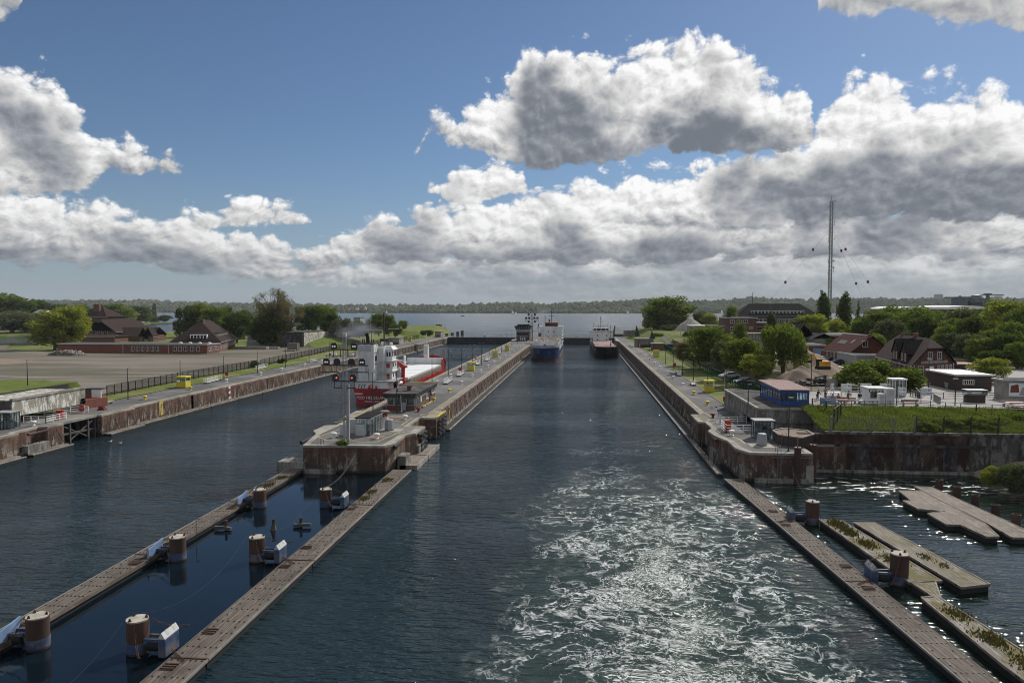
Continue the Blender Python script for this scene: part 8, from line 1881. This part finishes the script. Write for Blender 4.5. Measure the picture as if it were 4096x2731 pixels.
def gdormer(t, at, a0, a1, c0, c1, z0, ze_, zr_, wall, roof):
    """gabled dormer facing the long side, between a0 and a1 along it"""
    am = (a0+a1)/2; pts = [at(a0,c0,z0),at(a1,c0,z0),at(a1,c0,ze_),at(am,c0,zr_),at(a0,c0,ze_),at(a0,c1,z0),at(a1,c1,z0),at(a1,c1,ze_),at(am,c1+1.5,zr_),at(a0,c1,ze_)]
    d = MB().add(pts, [(0,1,2,3,4),(4,3,2,1,0),(1,6,7,2),(2,7,6,1),(0,4,9,5),(5,9,4,0)]).build('dormer', wall, t)
    o = 0.35; dz = 0.12
    b = MB()
    for s_, a in ((-1,a0),(1,a1)):
        p = [at(a+s_*o,c0-o,ze_-0.35),at(am,c0-o,zr_+dz),at(am,c1+2.5,zr_+dz),at(a+s_*o,c1,ze_-0.35)]; q = [(x,y,z+0.18) for x,y,z in p]
        b.add(p+q, [(0,1,2,3),(4,5,6,7),(3,2,1,0),(7,6,5,4),(0,4,5,1),(1,5,4,0)])
    b.build('dormer_roof', roof, d)
    return d
for a0 in (4.2, 11.0):
    d_ = gdormer(t, at, a0, a0+5.0, -0.05, 4.0, ze-0.3, 12.9, 15.4, 'brown_brick', 'dark_slate')
windows(t, at(0,-0.07,0), u_, -v_, [(5.0,6.0,11.2,12.8),(7.6,8.6,11.2,12.8),(12.0,13.0,11.2,12.8),(14.2,15.2,11.2,12.8)])
b = MB()
for s_ in (0.02, 0.98): p_ = at(-0.12,Wd_*s_,0); b.cyl((p_[0],p_[1],T),(p_[0],p_[1],ze),0.08,n=6)
b.build('drain_pipe','white_paint',t)
p_ = at(-0.06,Wd_*0.5,0); MB().cbox((p_[0],p_[1],T+3.75),8.5,0.12,0.55,rz=math.atan2(v_.y,v_.x)).build('frieze','stone',t)
p_ = at(-0.08,2.3,0); MB().cbox((p_[0],p_[1],T+0.55 if False else T+0.75),0.9,0.12,0.7,rz=math.atan2(v_.y,v_.x)).build('vent_grille','light_grey',t) if False else None
# carport, bins
x, y = f_(1700,970); t = thing('carport', 'dark lean-to carport on the right side of the villa', 'carport', (x,y,T)); MB().box(x,x+5.6,y+1,y+7,T+2.7,T+2.95).build('roof','rust_red',t); MB().box(x,x+5.6,y+6.8,y+7,T,T+2.7).build('back_wall','dark_paint',t)
for xx in (x+0.1,x+2.8,x+5.4): MB().bar((xx,y+1.1,T),(xx,y+1.1,T+2.7),0.15).build('post','grey_paint',t)
for i, (u, v) in enumerate(((1575,1000),(1650,1000),(1680,1075))):
    x, y = f_(u,v); t = thing('waste_bin', ['left black waste container beside the villa door','right black waste container beside the villa door','grey waste container at the corner of the service building'][i], 'waste container', (x,y,T)); MB().add([(x-0.9,y,T+0.15),(x+0.9,y,T+0.15),(x+0.9,y+1,T+0.15),(x-0.9,y+1,T+0.15),(x-1.05,y-0.1,T+1.2),(x+1.05,y-0.1,T+1.2),(x+1.05,y+1.1,T+1.2),(x-1.05,y+1.1,T+1.2)], [(0,3,2,1),(0,1,5,4),(1,2,6,5),(2,3,7,6),(3,0,4,7),(4,5,6,7)]).build('container','dark_paint' if i < 2 else 'grey_paint',t); MB().box(x-1.1,x+1.1,y-0.15,y+1.15,T+1.2,T+1.32).build('lid','dark_paint',t)
    for s in (-0.7,0.7): MB().cyl((x+s-0.08,y+0.1,T+0.1),(x+s+0.08,y+0.1,T+0.1),0.1,n=8).build('wheel','black_rubber',t)
# red-roofed house, annexes, sheds
G_ = 7.4
ze = 10.8; P0_ = W('F',705,858,G_); far = W('F',462,702,ze)
t, at, u2, v2, L2, W2 = house('red_roof_house', 'brick house with steep red tiled roof and four skylights', P0_, (far[0],far[1]), (P0_[0]+11.5,P0_[1]+2.2), G_, ze, 15.0, 'red_brick', 'red_tile', side=rowspec(6,(Vector(far[:2])-Vector(P0_[:2])).length,G_+1.0,G_+2.9,0.8,0.1,0.92), end=[(3.4,4.9,ze+1.6,ze+3.2)], ov=0.5, chim=[(0.06,0.5,15.7,0.35)])
for k, a in enumerate((0.30,0.52,0.62,0.72)):
    c_ = 0.20 if k else 0.24; z_ = ze+(15.0-ze)*(c_*2)+0.42; p1 = at(a*L2,c_*W2,z_); p2 = at(a*L2+1.0,c_*W2,z_); p3 = at(a*L2+1.0,(c_+0.10)*W2,z_+(15.0-ze)*0.2); p4 = at(a*L2,(c_+0.10)*W2,z_+(15.0-ze)*0.2)
    b = MB().add([p1,p2,p3,p4]+[(x,y,z-0.15) for x,y,z in (p1,p2,p3,p4)], [(0,1,2,3),(3,2,1,0),(0,4,5,1),(1,5,6,2),(2,6,7,3),(3,7,4,0)]); b.build('skylight','light_grey',t)
def flatpx(name, label, u0, u1, Y_, z0, vt, wall, roof, depth=9, k='F', **kw):
    x0_, x1_ = onY(k,u0,600,Y_)[0], onY(k,u1,600,Y_)[0]; zt_ = onY(k,(u0+u1)/2,vt,Y_)[2]; return flat(name, label, x0_, x1_, Y_, Y_+depth, z0, zt_, wall, roof, **kw)
flatpx('grey_annex', 'grey metal annex hall between the red-roofed house and the villa', 775, 985, 188, G_, 765, 'grey_paint', 'grey_roof', 14, fr=[(4.5,8.0,G_+0.1,G_+2.6)])
x0_, x1_ = onY('F',275,600,232)[0], onY('F',490,600,226)[0]
t = flat('garage_row', 'low brick garage row with pale blue doors behind the willow', x0_, x1_, 228, 240, G_, onY('F',350,668,228)[2], 'red_brick', 'grey_roof')
for k in range(4): MB().box(x0_+1.5+k*4.2,x0_+3.9+k*4.2,227.9,228,G_,G_+2.8).build('garage_door','pale_blue_panel',t)
flatpx('long_grey_shed', 'long low shed with corrugated grey roof behind the red-roofed house', 300, 900, 275, G_, 575, 'brown_brick', 'grey_roof', 26)
t, *_ = house('dark_gabled_house', 'dark gabled brick house behind the willow', (onY('F',180,590,262)[0],262), (onY('F',180,590,262)[0],276), (onY('F',365,590,262)[0],262), G_, onY('F',300,585,262)[2], onY('F',215,480,262)[2]+0.2, 'brown_brick', 'dark_slate', ov=0.5)
house('small_gabled_shed', 'small pale shed with a dark gable beside the long grey shed', (onY('F',365,600,255)[0],255), (onY('F',365,600,255)[0],266), (onY('F',560,600,255)[0],255), G_, onY('F',450,600,255)[2], onY('F',530,560,255)[2], 'concrete', 'dark_slate')
# brick office block
Yo = 300; e_ = lambda u, v, Y=Yo: onY('E',u,v,Y)
def zE(v, Y=Yo): return e_(1300,v,Y)[2]
x0_, x1_ = e_(1125,400)[0], e_(1505,400)[0]; xq = e_(1190,400)[0]
t = flat('office_block', 'three-storey dark brick office block with flat roof and white windows', xq, x1_, Yo, Yo+16, G_, zE(322), 'brown_brick', 'felt_roof', fr=[(e_(u0,0)[0]-xq,e_(u1,0)[0]-xq,zE(v1),zE(v0)) for u0,u1,v0,v1 in ((1237,1283,337,373),(1305,1352,337,373),(1372,1419,337,373),(1237,1283,412,448),(1305,1352,412,448),(1435,1455,407,432),(1460,1478,407,432))])
MB().box(e_(1235,300)[0]-0.5,e_(1235,300)[0]+0.8,Yo+4,Yo+6,zE(322),zE(258)).build('chimney','dark_brick',t)
flat('office_side_wing', 'lower left wing of the brick office with grey roof', e_(1035,400)[0], xq-0.1, Yo+2, Yo+14, G_, zE(405), 'brown_brick', 'grey_roof', fr=[(e_(1120,0)[0]-e_(1035,0)[0],e_(1166,0)[0]-e_(1035,0)[0],zE(450),zE(413))])
flat('office_rear_wing', 'right rear wing of the brick office with cluttered grey roof', x1_+0.1, e_(1740,400)[0], Yo+4, Yo+20, G_, zE(375), 'brown_brick', 'grey_roof', fr=[(1.0,8.0,zE(442),zE(415)),(1,8,zE(512),zE(488))])
flat('pale_flat_building', 'pale concrete flat building left of the brick office', e_(815,400,380)[0], e_(1030,400,380)[0], 380, 392, 6.5, onY('E',900,405,380)[2], 'pale_concrete', 'white_roof')
t = thing('stone_mound', 'grey stony mound right of the large round tree', 'mound', (60,440,8)); x_, y_, _z = e_(815,400,440); MB().lathe([(13,-3),(11,1),(6,5.5),(2,8.2),(0.5,9)], (x_,440,7.5), 16).build('stones','stone',t)
t = thing('grey_retaining_box', 'grey concrete box in front of the brick office', 'concrete box', (0,0,0)); x_ = e_(1460,500,262)[0]; MB().box(x_-6,x_+6,262,270,6.5,onY('E',1460,485,262)[2]).build('wall','stained_concrete',t); MB().box(x_-6.2,x_+6.2,261.8,270.2,onY('E',1460,485,262)[2],onY('E',1460,485,262)[2]+0.3).build('lid','concrete',t)
# long barracks
Yb = 480; x0_, x1_ = onY('E',1305,250,Yb)[0], onY('F',415,350,Yb)[0]; ze, zr = onY('E',1600,288,Yb)[2], onY('E',1600,172,Yb+9)[2]
w1 = [(x0_*0+ (i+0.5)*(x1_-x0_)/22-1.0, (i+0.5)*(x1_-x0_)/22+1.0, ze-5.0, ze-2.4) for i in range(22)]+[((i+0.5)*(x1_-x0_)/22-1.0, (i+0.5)*(x1_-x0_)/22+1.0, ze-9.6, ze-7.0) for i in range(22)]
t, at, *_ = house('long_barracks', 'very long brick barracks with high dark roof and rows of small dormers', (x0_,Yb), (x1_,Yb), (x0_,Yb+19), G_, ze, zr, 'dark_brick', 'dark_slate', side=w1, hip=1, ov=0.6)
for i in range(15):
    a = 10+i*(x1_-x0_-20)/14; p_ = at(a,1.4,0); d_ = MB().box(p_[0]-1.0,p_[0]+1.0,p_[1]-0.4,p_[1]+2.2,ze,ze+3.0).build('dormer','light_grey',t); MB().box(p_[0]-0.7,p_[0]+0.7,p_[1]-0.45,p_[1]-0.4,ze+0.6,ze+2.6).build('dormer_window','dark_glass',d_)
x_ = onY('E',1465,170,500)[0]; tag(MB().cyl((x_,500,zr),(x_,500,onY('E',1465,50,500)[2]),0.18,n=6).build('rooftop_antenna','dark_paint'),'thin antenna rod on the ridge of the long barracks','antenna')
# white hall roof, warship, tower block
t = thing('white_hall', 'huge low hall with a bright white curved roof beyond the right trees', 'hall', (250,620,7)); Yh = 620
pr = [(1165,322),(1200,308),(1280,298),(1400,300),(1520,300),(1640,300),(1760,290),(1830,288),(1930,294),(2030,314),(2030,322)]
b = MB(); f0 = [onY('F',u,v,Yh) for u, v in pr]; n = len(f0); b.add(f0+[(x,Yh+60,z+0.3) for x,y,z in f0], [(i,i+1,n+i+1,n+i) for i in range(n-1)]+[tuple(range(n-1,-1,-1))]); b.build('roof','bright_roof',t)
MB().box(f0[0][0],f0[-1][0],Yh+0.5,Yh+58,5,f0[0][2]).build('wall','dark_brick',t)
Yw = 900; x_ = onY('F',2040,230,Yw)[0]; zq = lambda v: onY('F',2040,v,Yw)[2]
t = thing('warship', 'grey warship superstructure with radar mast behind the right-hand trees', 'warship', (x_,Yw,0))
MB().box(x_-62,x_+30,Yw,Yw+16,-1,zq(285)).build('hull','warship',t); MB().box(x_-25,x_+18,Yw+2,Yw+14,zq(285),zq(245)).build('superstructure','warship',t); MB().box(x_-38,x_-20,Yw+2,Yw+14,zq(285),zq(215)).build('superstructure','warship',t)
MB().lathe([(9,0),(8.5,5),(5,9),(1,10)],(x_-14,Yw+5,zq(262)),14).build('radar_dome','warship',t); MB().cyl((x_,Yw+7,zq(245)),(x_,Yw+7,zq(182)),3.0,1.6,8).build('mast','warship',t)
b = MB(); b.bar((x_-14,Yw+7,zq(190)),(x_+18,Yw+7,zq(188)),1.2); b.bar((x_-50,Yw+7,zq(212)),(x_-10,Yw+7,zq(208)),1.4); b.box(x_-4,x_+4,Yw+5,Yw+9,zq(182),zq(172)); b.build('yard_arm','warship',t)
t2_ = thing('crane_mast', 'second grey mast at the far right behind the trees', 'mast', (0,0,0)); x_ = onY('F',2255,240,Yw)[0]; MB().cyl((x_,Yw,0),(x_,Yw,zq(228)),5,1.5,8).build('tower','warship',t2_)
def blockpx(k, u0, u1, vt, vb, Y_, label, mat='far_wall'):
    x0_, _, zt_ = onY(k,u0,vt,Y_); x1_, _, zb_ = onY(k,u1,vb,Y_); t = thing('apartment_block', label, 'apartment block', (x0_,Y_,zb_)); MB().box(x0_,x1_,Y_,Y_+25,zb_-8,zt_).build('wall',mat,t)
    b = MB(); n = 6
    for i in range(n): z_ = zb_+(zt_-zb_)*(i+0.35)/n; b.box(x0_+2,x1_-2,Y_-0.3,Y_,z_,z_+(zt_-zb_)/n*0.4)
    b.build('window_bands','grey_paint',t); MB().box(x0_+3,x1_-3,Y_+3,Y_+18,zt_,zt_+2.5).build('roof_house','grey_paint',t)
blockpx('F',1520,1588,185,212,4100,'square apartment block on the skyline above the white hall','grey_paint'); blockpx('B',42,132,275,312,4000,'wide pale apartment block on the left skyline'); blockpx('B',175,243,280,308,4050,'smaller pale apartment block on the left skyline'); blockpx('F',2090,2148,202,218,4200,'low apartment block on the right skyline','grey_paint')
x_ = onY('B',1493,310,4000); tag(MB().cyl((x_[0],4000,20),(x_[0],4000,onY('B',1493,292,4000)[2]),3.5,0.4,6).build('church_spire','grey_paint'),'tiny pointed church spire on the left skyline','spire')
rs = random.Random(21)
for i in range(34):
    k = 'B' if i < 22 else 'D'; u = rs.uniform(300,860) if i < 12 else rs.uniform(1300,2080) if i < 22 else rs.uniform(20,1500); v = rs.uniform(330,372) if k == 'B' else rs.uniform(268,292); Y_ = 3300
    if i < 12: u = rs.uniform(0,860); v = rs.uniform(322,372); Y_ = 3900
    x_, _, z_ = onY(k,u,v,Y_); w_ = rs.uniform(7,16); h_ = rs.uniform(5,8)
    t = thing('far_house', 'tiny pale house dotted along the far shore', 'house', (x_,Y_,z_), 'tiny pale houses on the far shore'); MB().box(x_-w_/2,x_+w_/2,Y_,Y_+10,z_-6,z_+h_*0.6).build('wall','white_paint' if i%3 else 'far_wall',t); MB().add([(x_-w_/2,Y_,z_+h_*0.6),(x_+w_/2,Y_,z_+h_*0.6),(x_+w_/2,Y_+10,z_+h_*0.6),(x_-w_/2,Y_+10,z_+h_*0.6),(x_-w_/2,Y_+5,z_+h_),(x_+w_/2,Y_+5,z_+h_)],[(0,1,5,4),(2,3,4,5),(1,2,5),(3,0,4)]).build('roof','rust_red' if i%2 else 'grey_roof',t)
# radio mast with guys
Ym = 600; base = onY('F',493,440,Ym); top = onY('S',3327,803,Ym)
t = thing('radio_mast', 'tall guyed lattice radio mast rising into the clouds on the right', 'radio mast', (base[0],Ym,7)); xm = (base[0]+top[0])/2; xb_ = base[0]; xt_ = top[0]
n = 60; w_ = 1.0; b = MB(); zs = [7+(top[2]-7)*i/n for i in range(n+1)]
for s in ((-w_,-w_),(w_,-w_),(w_,w_),(-w_,w_)): b.bar((xt_+s[0],Ym+s[1],7),(xt_+s[0]*0.85,Ym+s[1]*0.85,top[2]),0.5)
for i in range(n): z0_, z1_ = zs[i], zs[i+1]; sg = 1 if i % 2 else -1; b.bar((xt_-sg*w_,Ym-w_,z0_),(xt_+sg*w_,Ym-w_,z1_),0.3); b.bar((xt_+w_,Ym-sg*w_,z0_),(xt_+w_,Ym+sg*w_,z1_),0.3)
b.build('lattice','grey_paint',t)
b = MB()
for i in range(24): z_ = top[2]-rs.uniform(0,60) ; sx = rs.choice((-1,1)); b.bar((xt_,Ym-1.2,z_),(xt_+sx*rs.uniform(1.5,3.2),Ym-1.2,z_),0.3); b.bar((xt_+sx*2.2,Ym-1.2,z_-1),(xt_+sx*2.2,Ym-1.2,z_+1),0.35)
b.build('antennas','light_grey',t)
MB().bar((xt_,Ym,top[2]),(xt_,Ym,top[2]+4),0.3).build('tip','rust_red',t)
gz = [onY('S',3300,1360 if False else 930,Ym)[2], onY('S',3300,1100,Ym)[2]]
for i, (zz, dx, dy, bl) in enumerate(((top[2]-22,-72,-30,0.42),(top[2]-22,40,-35,0.42),(top[2]-22,48,30,0.45),(top[2]-62,-60,-35,None),(top[2]-62,34,-30,None),(top[2]-62,40,26,None))):
    a_ = Vector((xt_,Ym,zz)); c_ = Vector((xt_+dx,Ym+dy,7)); MB().bar(a_,c_,0.10).build('guy_wire','grey_paint',t)
    if bl:
        for f2 in (0.22, 0.55): p_ = a_+(c_-a_)*f2; MB().ball(p_,1.0,8,6,1.3).build('warning_ball','rust_red',t)
# excavator, heaps, cars
def heap(label, k, u, v, z0, r, h, mat, seed, name='sand_heap', cat='heap'):
    x_, y_, _ = W(k,u,v,z0); rr = random.Random(seed)
    def fn(a, q):
        ang = a*6.28318; rad = r*q*(1+0.16*mnoise.noise((math.cos(ang)*2+seed, math.sin(ang)*2, 0))); z_ = h*(1-q)**0.85+0.25*h*mnoise.noise((rad*math.cos(ang)*0.5+seed, rad*math.sin(ang)*0.5, 2))*(1-q)
        return (x_+rad*math.cos(ang), y_+rad*math.sin(ang), z0-0.3+z_+0.3*(1-q))
    return tag(MB().grid(fn, 36, 12).build(name, mat, smooth=True), label, cat)
heap('large brown sand heap left of the yellow excavator', 'F', 300, 890, G_, 8.5, 5.0, 'dirt', 2); heap('lower sand heap under the yellow excavator', 'F', 470, 940, G_, 6.5, 2.6, 'dirt', 5); heap('dark earth heap behind the willow branches', 'F', 240, 985, G_, 5, 3.0, 'dirt', 8)
tag(MB().prism([W('F',u,v,G_)[:2] for u, v in ((230,1050),(640,1080),(660,930),(520,850),(300,830),(200,900))][::1], G_-0.5, G_+0.03).build('dug_ground','dirt'), kind='structure')
rs = random.Random(13); x_, y_, _ = W('F',440,1040,G_); b = MB()
for i in range(130): a = rs.random()*6.28; q = rs.random()**0.6*5.2; b.cbox((x_+q*math.cos(a),y_+q*0.6*math.sin(a),G_+max(0.1,(1-q/5.2)*1.9*rs.random()+0.15)),rs.uniform(0.5,1.7),rs.uniform(0.4,1.2),0.16,rz=rs.random()*3,rx=rs.uniform(-0.7,0.7))
t = thing('asphalt_rubble', 'pile of broken dark asphalt slabs behind the terrace', 'rubble', (x_,y_,G_)); b.build('slabs','rubble_dark',t)
x_, y_, _ = W('F',540,1065,G_); t = thing('concrete_ring', 'round concrete shaft ring beside the asphalt rubble', 'concrete ring', (x_,y_,G_)); MB().lathe([(1.0,0),(1.0,1.7),(0.8,1.7),(0.8,1.2)],(x_,y_,G_),18).build('ring','concrete',t); MB().cyl((x_,y_,G_+1.1),(x_,y_,G_+1.2),0.8,n=18).build('cover','dark_paint',t)
x_, y_, _ = W('F',450,895,G_+1.5); z_ = G_+1.6
t = thing('excavator', 'yellow excavator standing on the sand heap', 'excavator', (x_,y_,z_))
MB().box(x_-1.4,x_+1.9,y_-1.2,y_+1.4,z_+1.0,z_+2.5).build('engine_body','digger_yellow',t,bevel=0.08); c_ = MB().box(x_-1.9,x_-0.5,y_-1.1,y_+0.3,z_+1.1,z_+3.1).build('cab','dark_glass',t); MB().box(x_-1.95,x_-0.45,y_-1.15,y_+0.35,z_+3.1,z_+3.25).build('cab_roof','digger_yellow',c_)
for s in (-1.15,1.15): MB().cbox((x_,y_+s,z_+0.45),3.9,0.6,0.9).build('track','black_rubber',t,bevel=0.2)
b = MB(); b.bar((x_-1.3,y_+0.5,z_+1.8),(x_-2.6,y_+0.8,z_+4.8),0.4,0.5); b.bar((x_-2.6,y_+0.8,z_+4.8),(x_-3.4,y_+1,z_+2.6),0.3,0.4); b.build('boom_arm','digger_yellow',t); MB().cbox((x_-3.5,y_+1,z_+2.3),0.9,1.0,0.8,rz=0.2).build('bucket','dark_paint',t); text('lettering','CAT',0.75,'dark_paint',t,(x_+0.9,y_-1.23,z_+1.75),(R(90),0,0))
MB().box(x_-1.5,x_+2.0,y_-1.25,y_+1.45,z_+0.85,z_+1.0).build('turntable','dark_paint',t); t.scale = (0.74,)*3
def car(x, y, z, rz, mat, label):
    t = thing('parked_car', label, 'car', (0,0,0)); prof = [(-2.15,0.35),(-2.2,0.75),(-1.5,0.92),(-1.25,0.95),(-0.6,1.42),(0.75,1.45),(1.55,1.05),(2.1,0.95),(2.2,0.4)]
    def ex(pr, w0, w1): b = MB(); n = len(pr); b.add([(p[0],-(w0 if p[1] < 1.0 else w1),p[1]) for p in pr]+[(p[0],(w0 if p[1] < 1.0 else w1),p[1]) for p in pr], [tuple(range(n)), tuple(range(2*n-1,n-1,-1))]+[(k,n+k,n+(k+1)%n,(k+1)%n) for k in range(n)]); return b
    ex(prof, 0.88, 0.68).build('body', mat, t, bevel=0.04); ex([(-1.15,0.97),(-0.58,1.38),(0.7,1.40),(1.4,1.06)], 0.885, 0.70).build('window', 'dark_glass', t)
    for wx in (-1.35,1.35):
        for wy in (-0.82,0.82): w_ = MB().cyl((wx,wy-0.1,0.32),(wx,wy+0.1,0.32),0.33,n=14).build('wheel','black_rubber',t); MB().cyl((wx,wy-0.115,0.32),(wx,wy+0.115,0.32),0.18,n=10).build('rim','steel',w_)
    for s in (-0.6,0.6): MB().cbox((-2.19,s,0.68),0.06,0.32,0.14).build('headlight','lamp_white',t)
    t.location = (x,y,z); t.rotation_euler = (0,0,rz); t.scale = (1.05,)*3; return t
for u, v, m_, rz, l in ((590,850,'car_dark',0.2,'dark car parked in front of the red-roofed house, nearest the grey annex'),(510,830,'car_dark',0.6,'dark car next to the silver one before the red-roofed house'),(455,815,'car_silver',1.1,'silver estate car parked on the left before the red-roofed house'),(330,785,'car_dark',0.2,'dark car at the garage row behind the sand heap')):
    x_, y_, _ = W('F',u,v,G_); car(x_,y_,G_+0.05,rz,m_,l)
for u, v, m_, l in ((1225,925,'car_silver','silver car half hidden under the chestnut behind the green fence'),(1385,985,'car_dark','dark car between the trees behind the green fence'),(1990,1025,'car_red','red car under the willow beside the pavilion'),(780,410,'car_silver','white camper-like car at the foot of the stone mound')):
    x_, y_, _ = W('E',u,v,6.9 if v > 500 else 8.8); car(x_,y_,(6.4 if v > 500 else 8.9),0.3,m_,l)
# long concrete barrier blocks
b = thing('road_barrier', 'long white concrete barrier along the site road', 'barrier', (0,0,0)); p_ = [W('F',u,v,G_)[:2] for u, v in ((470,838),(560,880),(690,912))]
for a_, c_ in zip(p_, p_[1:]): MB().bar((*a_,G_+0.4),(*c_,G_+0.4),0.5,0.9).build('block','white_roof',b)
for u, v, l in ((740,835,'red and white striped fence panel at the corner of the red-roofed house'),(905,510,'orange and white barrier at the foot of the embankment')):
    k = 'F' if v > 600 else 'E'; x_, y_, _ = W(k,u,v,G_); t = thing('striped_barrier', l, 'barrier', (x_,y_,G_)); n = 6
    for j in range(n): MB().box(x_-2+j*4/n,x_-2+(j+1)*4/n,y_,y_+0.2,G_+0.3,G_+1.5).build('stripe_board','white_paint' if j%2 else 'red_paint',t)
    MB().box(x_-2,x_+2,y_+0.05,y_+0.15,G_,G_+0.3).build('foot','dark_paint',t)
# right embankment furniture
x_, y_, _ = W('E',600,600,5); t = thing('embankment_stair', 'steep stair with pale handrails on the right embankment', 'stair', (x_,y_,4.2)); z1_ = 9.0; yb = y_+4
for s in (-1.8,1.8): MB().bar((x_+s+1.5,y_,4.9),(x_+s-2.0,yb+14,z1_+0.6),0.2).build('handrail','pale_concrete',t)
for k in range(12): f2 = k/11; MB().cbox((x_+1.5-3.5*f2,y_+(yb+14-y_)*f2,4.2+(z1_-4.2)*f2),3.2,1.4,0.25).build('step','grey_paint',t)
t = thing('green_shed', 'small dark green shed at the foot of the embankment stair', 'shed', (0,0,0)); x_, y_, _ = W('E',590,650,4); MB().box(x_-1.8,x_+1.8,y_,y_+3,3.9,6.4).build('wall','green_fence',t); MB().box(x_-2,x_+2,y_-0.2,y_+3.2,6.4,6.6).build('roof','green_fence',t)
for nm, u0, u1, vb, vt, Y_, m_, l in (('bunker_block',240,425,642,540,345,'stained_concrete','stained concrete bunker beside the far right quay'),('brick_hut',418,535,655,590,318,'brown_brick','low brown brick hut between bunker and green fence'),('white_shelter',660,728,530,517,420,'white_paint','white flat canopy on the right embankment')):
    x0_, x1_ = onY('E',u0,vb,Y_)[0], onY('E',u1,vb,Y_)[0]; zt_ = onY('E',u0,vt,Y_)[2]; zb_ = 3.6; t = thing(nm, l, 'building', (x0_,Y_,zb_)); MB().box(x0_,x1_,Y_,Y_+8,zb_ if 'canopy' not in l else zt_-0.4,zt_).build('wall',m_,t); MB().box(x0_-0.3,x1_+0.3,Y_-0.3,Y_+8.3,zt_,zt_+0.3).build('roof','concrete' if 'canopy' not in l else 'white_paint',t)
    if 'bunker' in nm: MB().box(x0_+1,x1_-1,Y_-0.05,Y_+0.2,zb_,zb_+1.5).build('opening','dark_paint',t)
    if 'canopy' in l: MB().bar((x1_-0.5,Y_+1,8.5),(x1_-0.5,Y_+1,zt_),0.2).build('post','white_paint',t)
for u, vb, vt, l in ((710,520,385,'left white flagpole on the right embankment'),(768,525,390,'right white flagpole on the right embankment')):
    x_, y_, _ = W('E',u,vb,8.8); t = thing('flagpole', l, 'flagpole', (x_,y_,8.8)); MB().cyl((x_,y_,8.7),(x_,y_,onY('E',u,vt,y_)[2]),0.2,0.1,6).build('pole','light_grey',t); MB().ball((x_,y_,onY('E',u,vt,y_)[2]),0.22,7,5).build('finial','light_grey',t)
for u, v, h_, l in ((248,505,5.5,'tall dark green furled tarpaulin on the embankment top'),(408,530,3.6,'shorter dark green tarpaulin near the bunker')):
    x_, y_, _ = W('E',u,v,8.6); tag(MB().add([(x_-0.8,y_,8.4),(x_+1.8,y_,8.4),(x_+0.1,y_,8.6+h_),(x_-0.8,y_+1.4,8.4),(x_+1.8,y_+1.4,8.4),(x_+0.1,y_+0.7,8.6+h_)],[(0,1,2),(3,5,4),(0,2,5,3),(1,4,5,2)]).build('tarpaulin','green_fence'), l, 'tarpaulin')
# yard lamp posts on the terrace and bank
for u, vb, vt, z_, l in ((1148,1230,990,T,'lamp post on the terrace right of the kiosk'),(1700,1235,980,T,'lamp post on the terrace in front of the service building'),(1448,1120,790,T,'lamp post in the yard before the villa door'),(340,1100,745,G_,'lamp post beside the asphalt rubble'),(848,1060,860,G_,'thin post rising from the round bush')):
    x_, y_, _ = W('F',u,vb,z_); t = thing('yard_lamp', l, 'lamp post', (x_,y_,z_)); zt_ = onY('F',u,vt,y_)[2]; MB().cyl((x_,y_,z_-1.5 if False else z_-0.2),(x_,y_,zt_),0.09,0.06,8).build('pole','dark_paint',t); MB().cbox((x_,y_,zt_),0.7,0.35,0.14).build('lamp_head','grey_paint',t)
# visitors on the terrace
for u, v, rz, a, b_, l, ps in ((400,1180,0.4,'navy_cloth','navy_cloth','visitor in dark clothes standing nearest the pavilion','lean'),(476,1160,-0.3,'grey_cloth','navy_cloth','visitor in a dark jacket beside the narrow board','stand'),(478,1200,1.2,'red_cloth','navy_cloth','visitor sitting on the bench beside the narrow board','sit'),(540,1205,0.2,'red_cloth','navy_cloth','visitor in a red top sitting at the picnic bench','sit'),(597,1200,0.0,'grey_cloth','navy_cloth','visitor in grey sitting at the picnic bench','sit'),(688,1195,0.1,'olive_cloth','grey_cloth','visitor in an olive jacket at the railing','lean'),(797,1205,-0.2,'navy_cloth','navy_cloth','visitor with dark hair leaning on the railing left of the kiosk','lean'),(955,1210,0.0,'navy_cloth','navy_cloth','attendant in the dark kiosk opening','stand')):
    x_, y_ = f_(u,v); person(x_, y_, T, rz, a, b_, l, ps)
x_, y_, _ = W('S', 3330, 1560, T)
def haze():
    m, nt, out = newmat('haze_air')
    v = nd(nt, 'ShaderNodeVolumePrincipled', {'Color': (0.80,0.86,0.95,1), 'Density': 0.00005, 'Anisotropy': 0.0}); nt.links.new(v.outputs[0], out.inputs['Volume'])
    o = MB().box(-4500,4500,-70,5600,-3.5,135).build('haze', m, origin=(0,0,0)); tag(o, 'pale air over the bay', 'haze', kind='stuff')
haze()
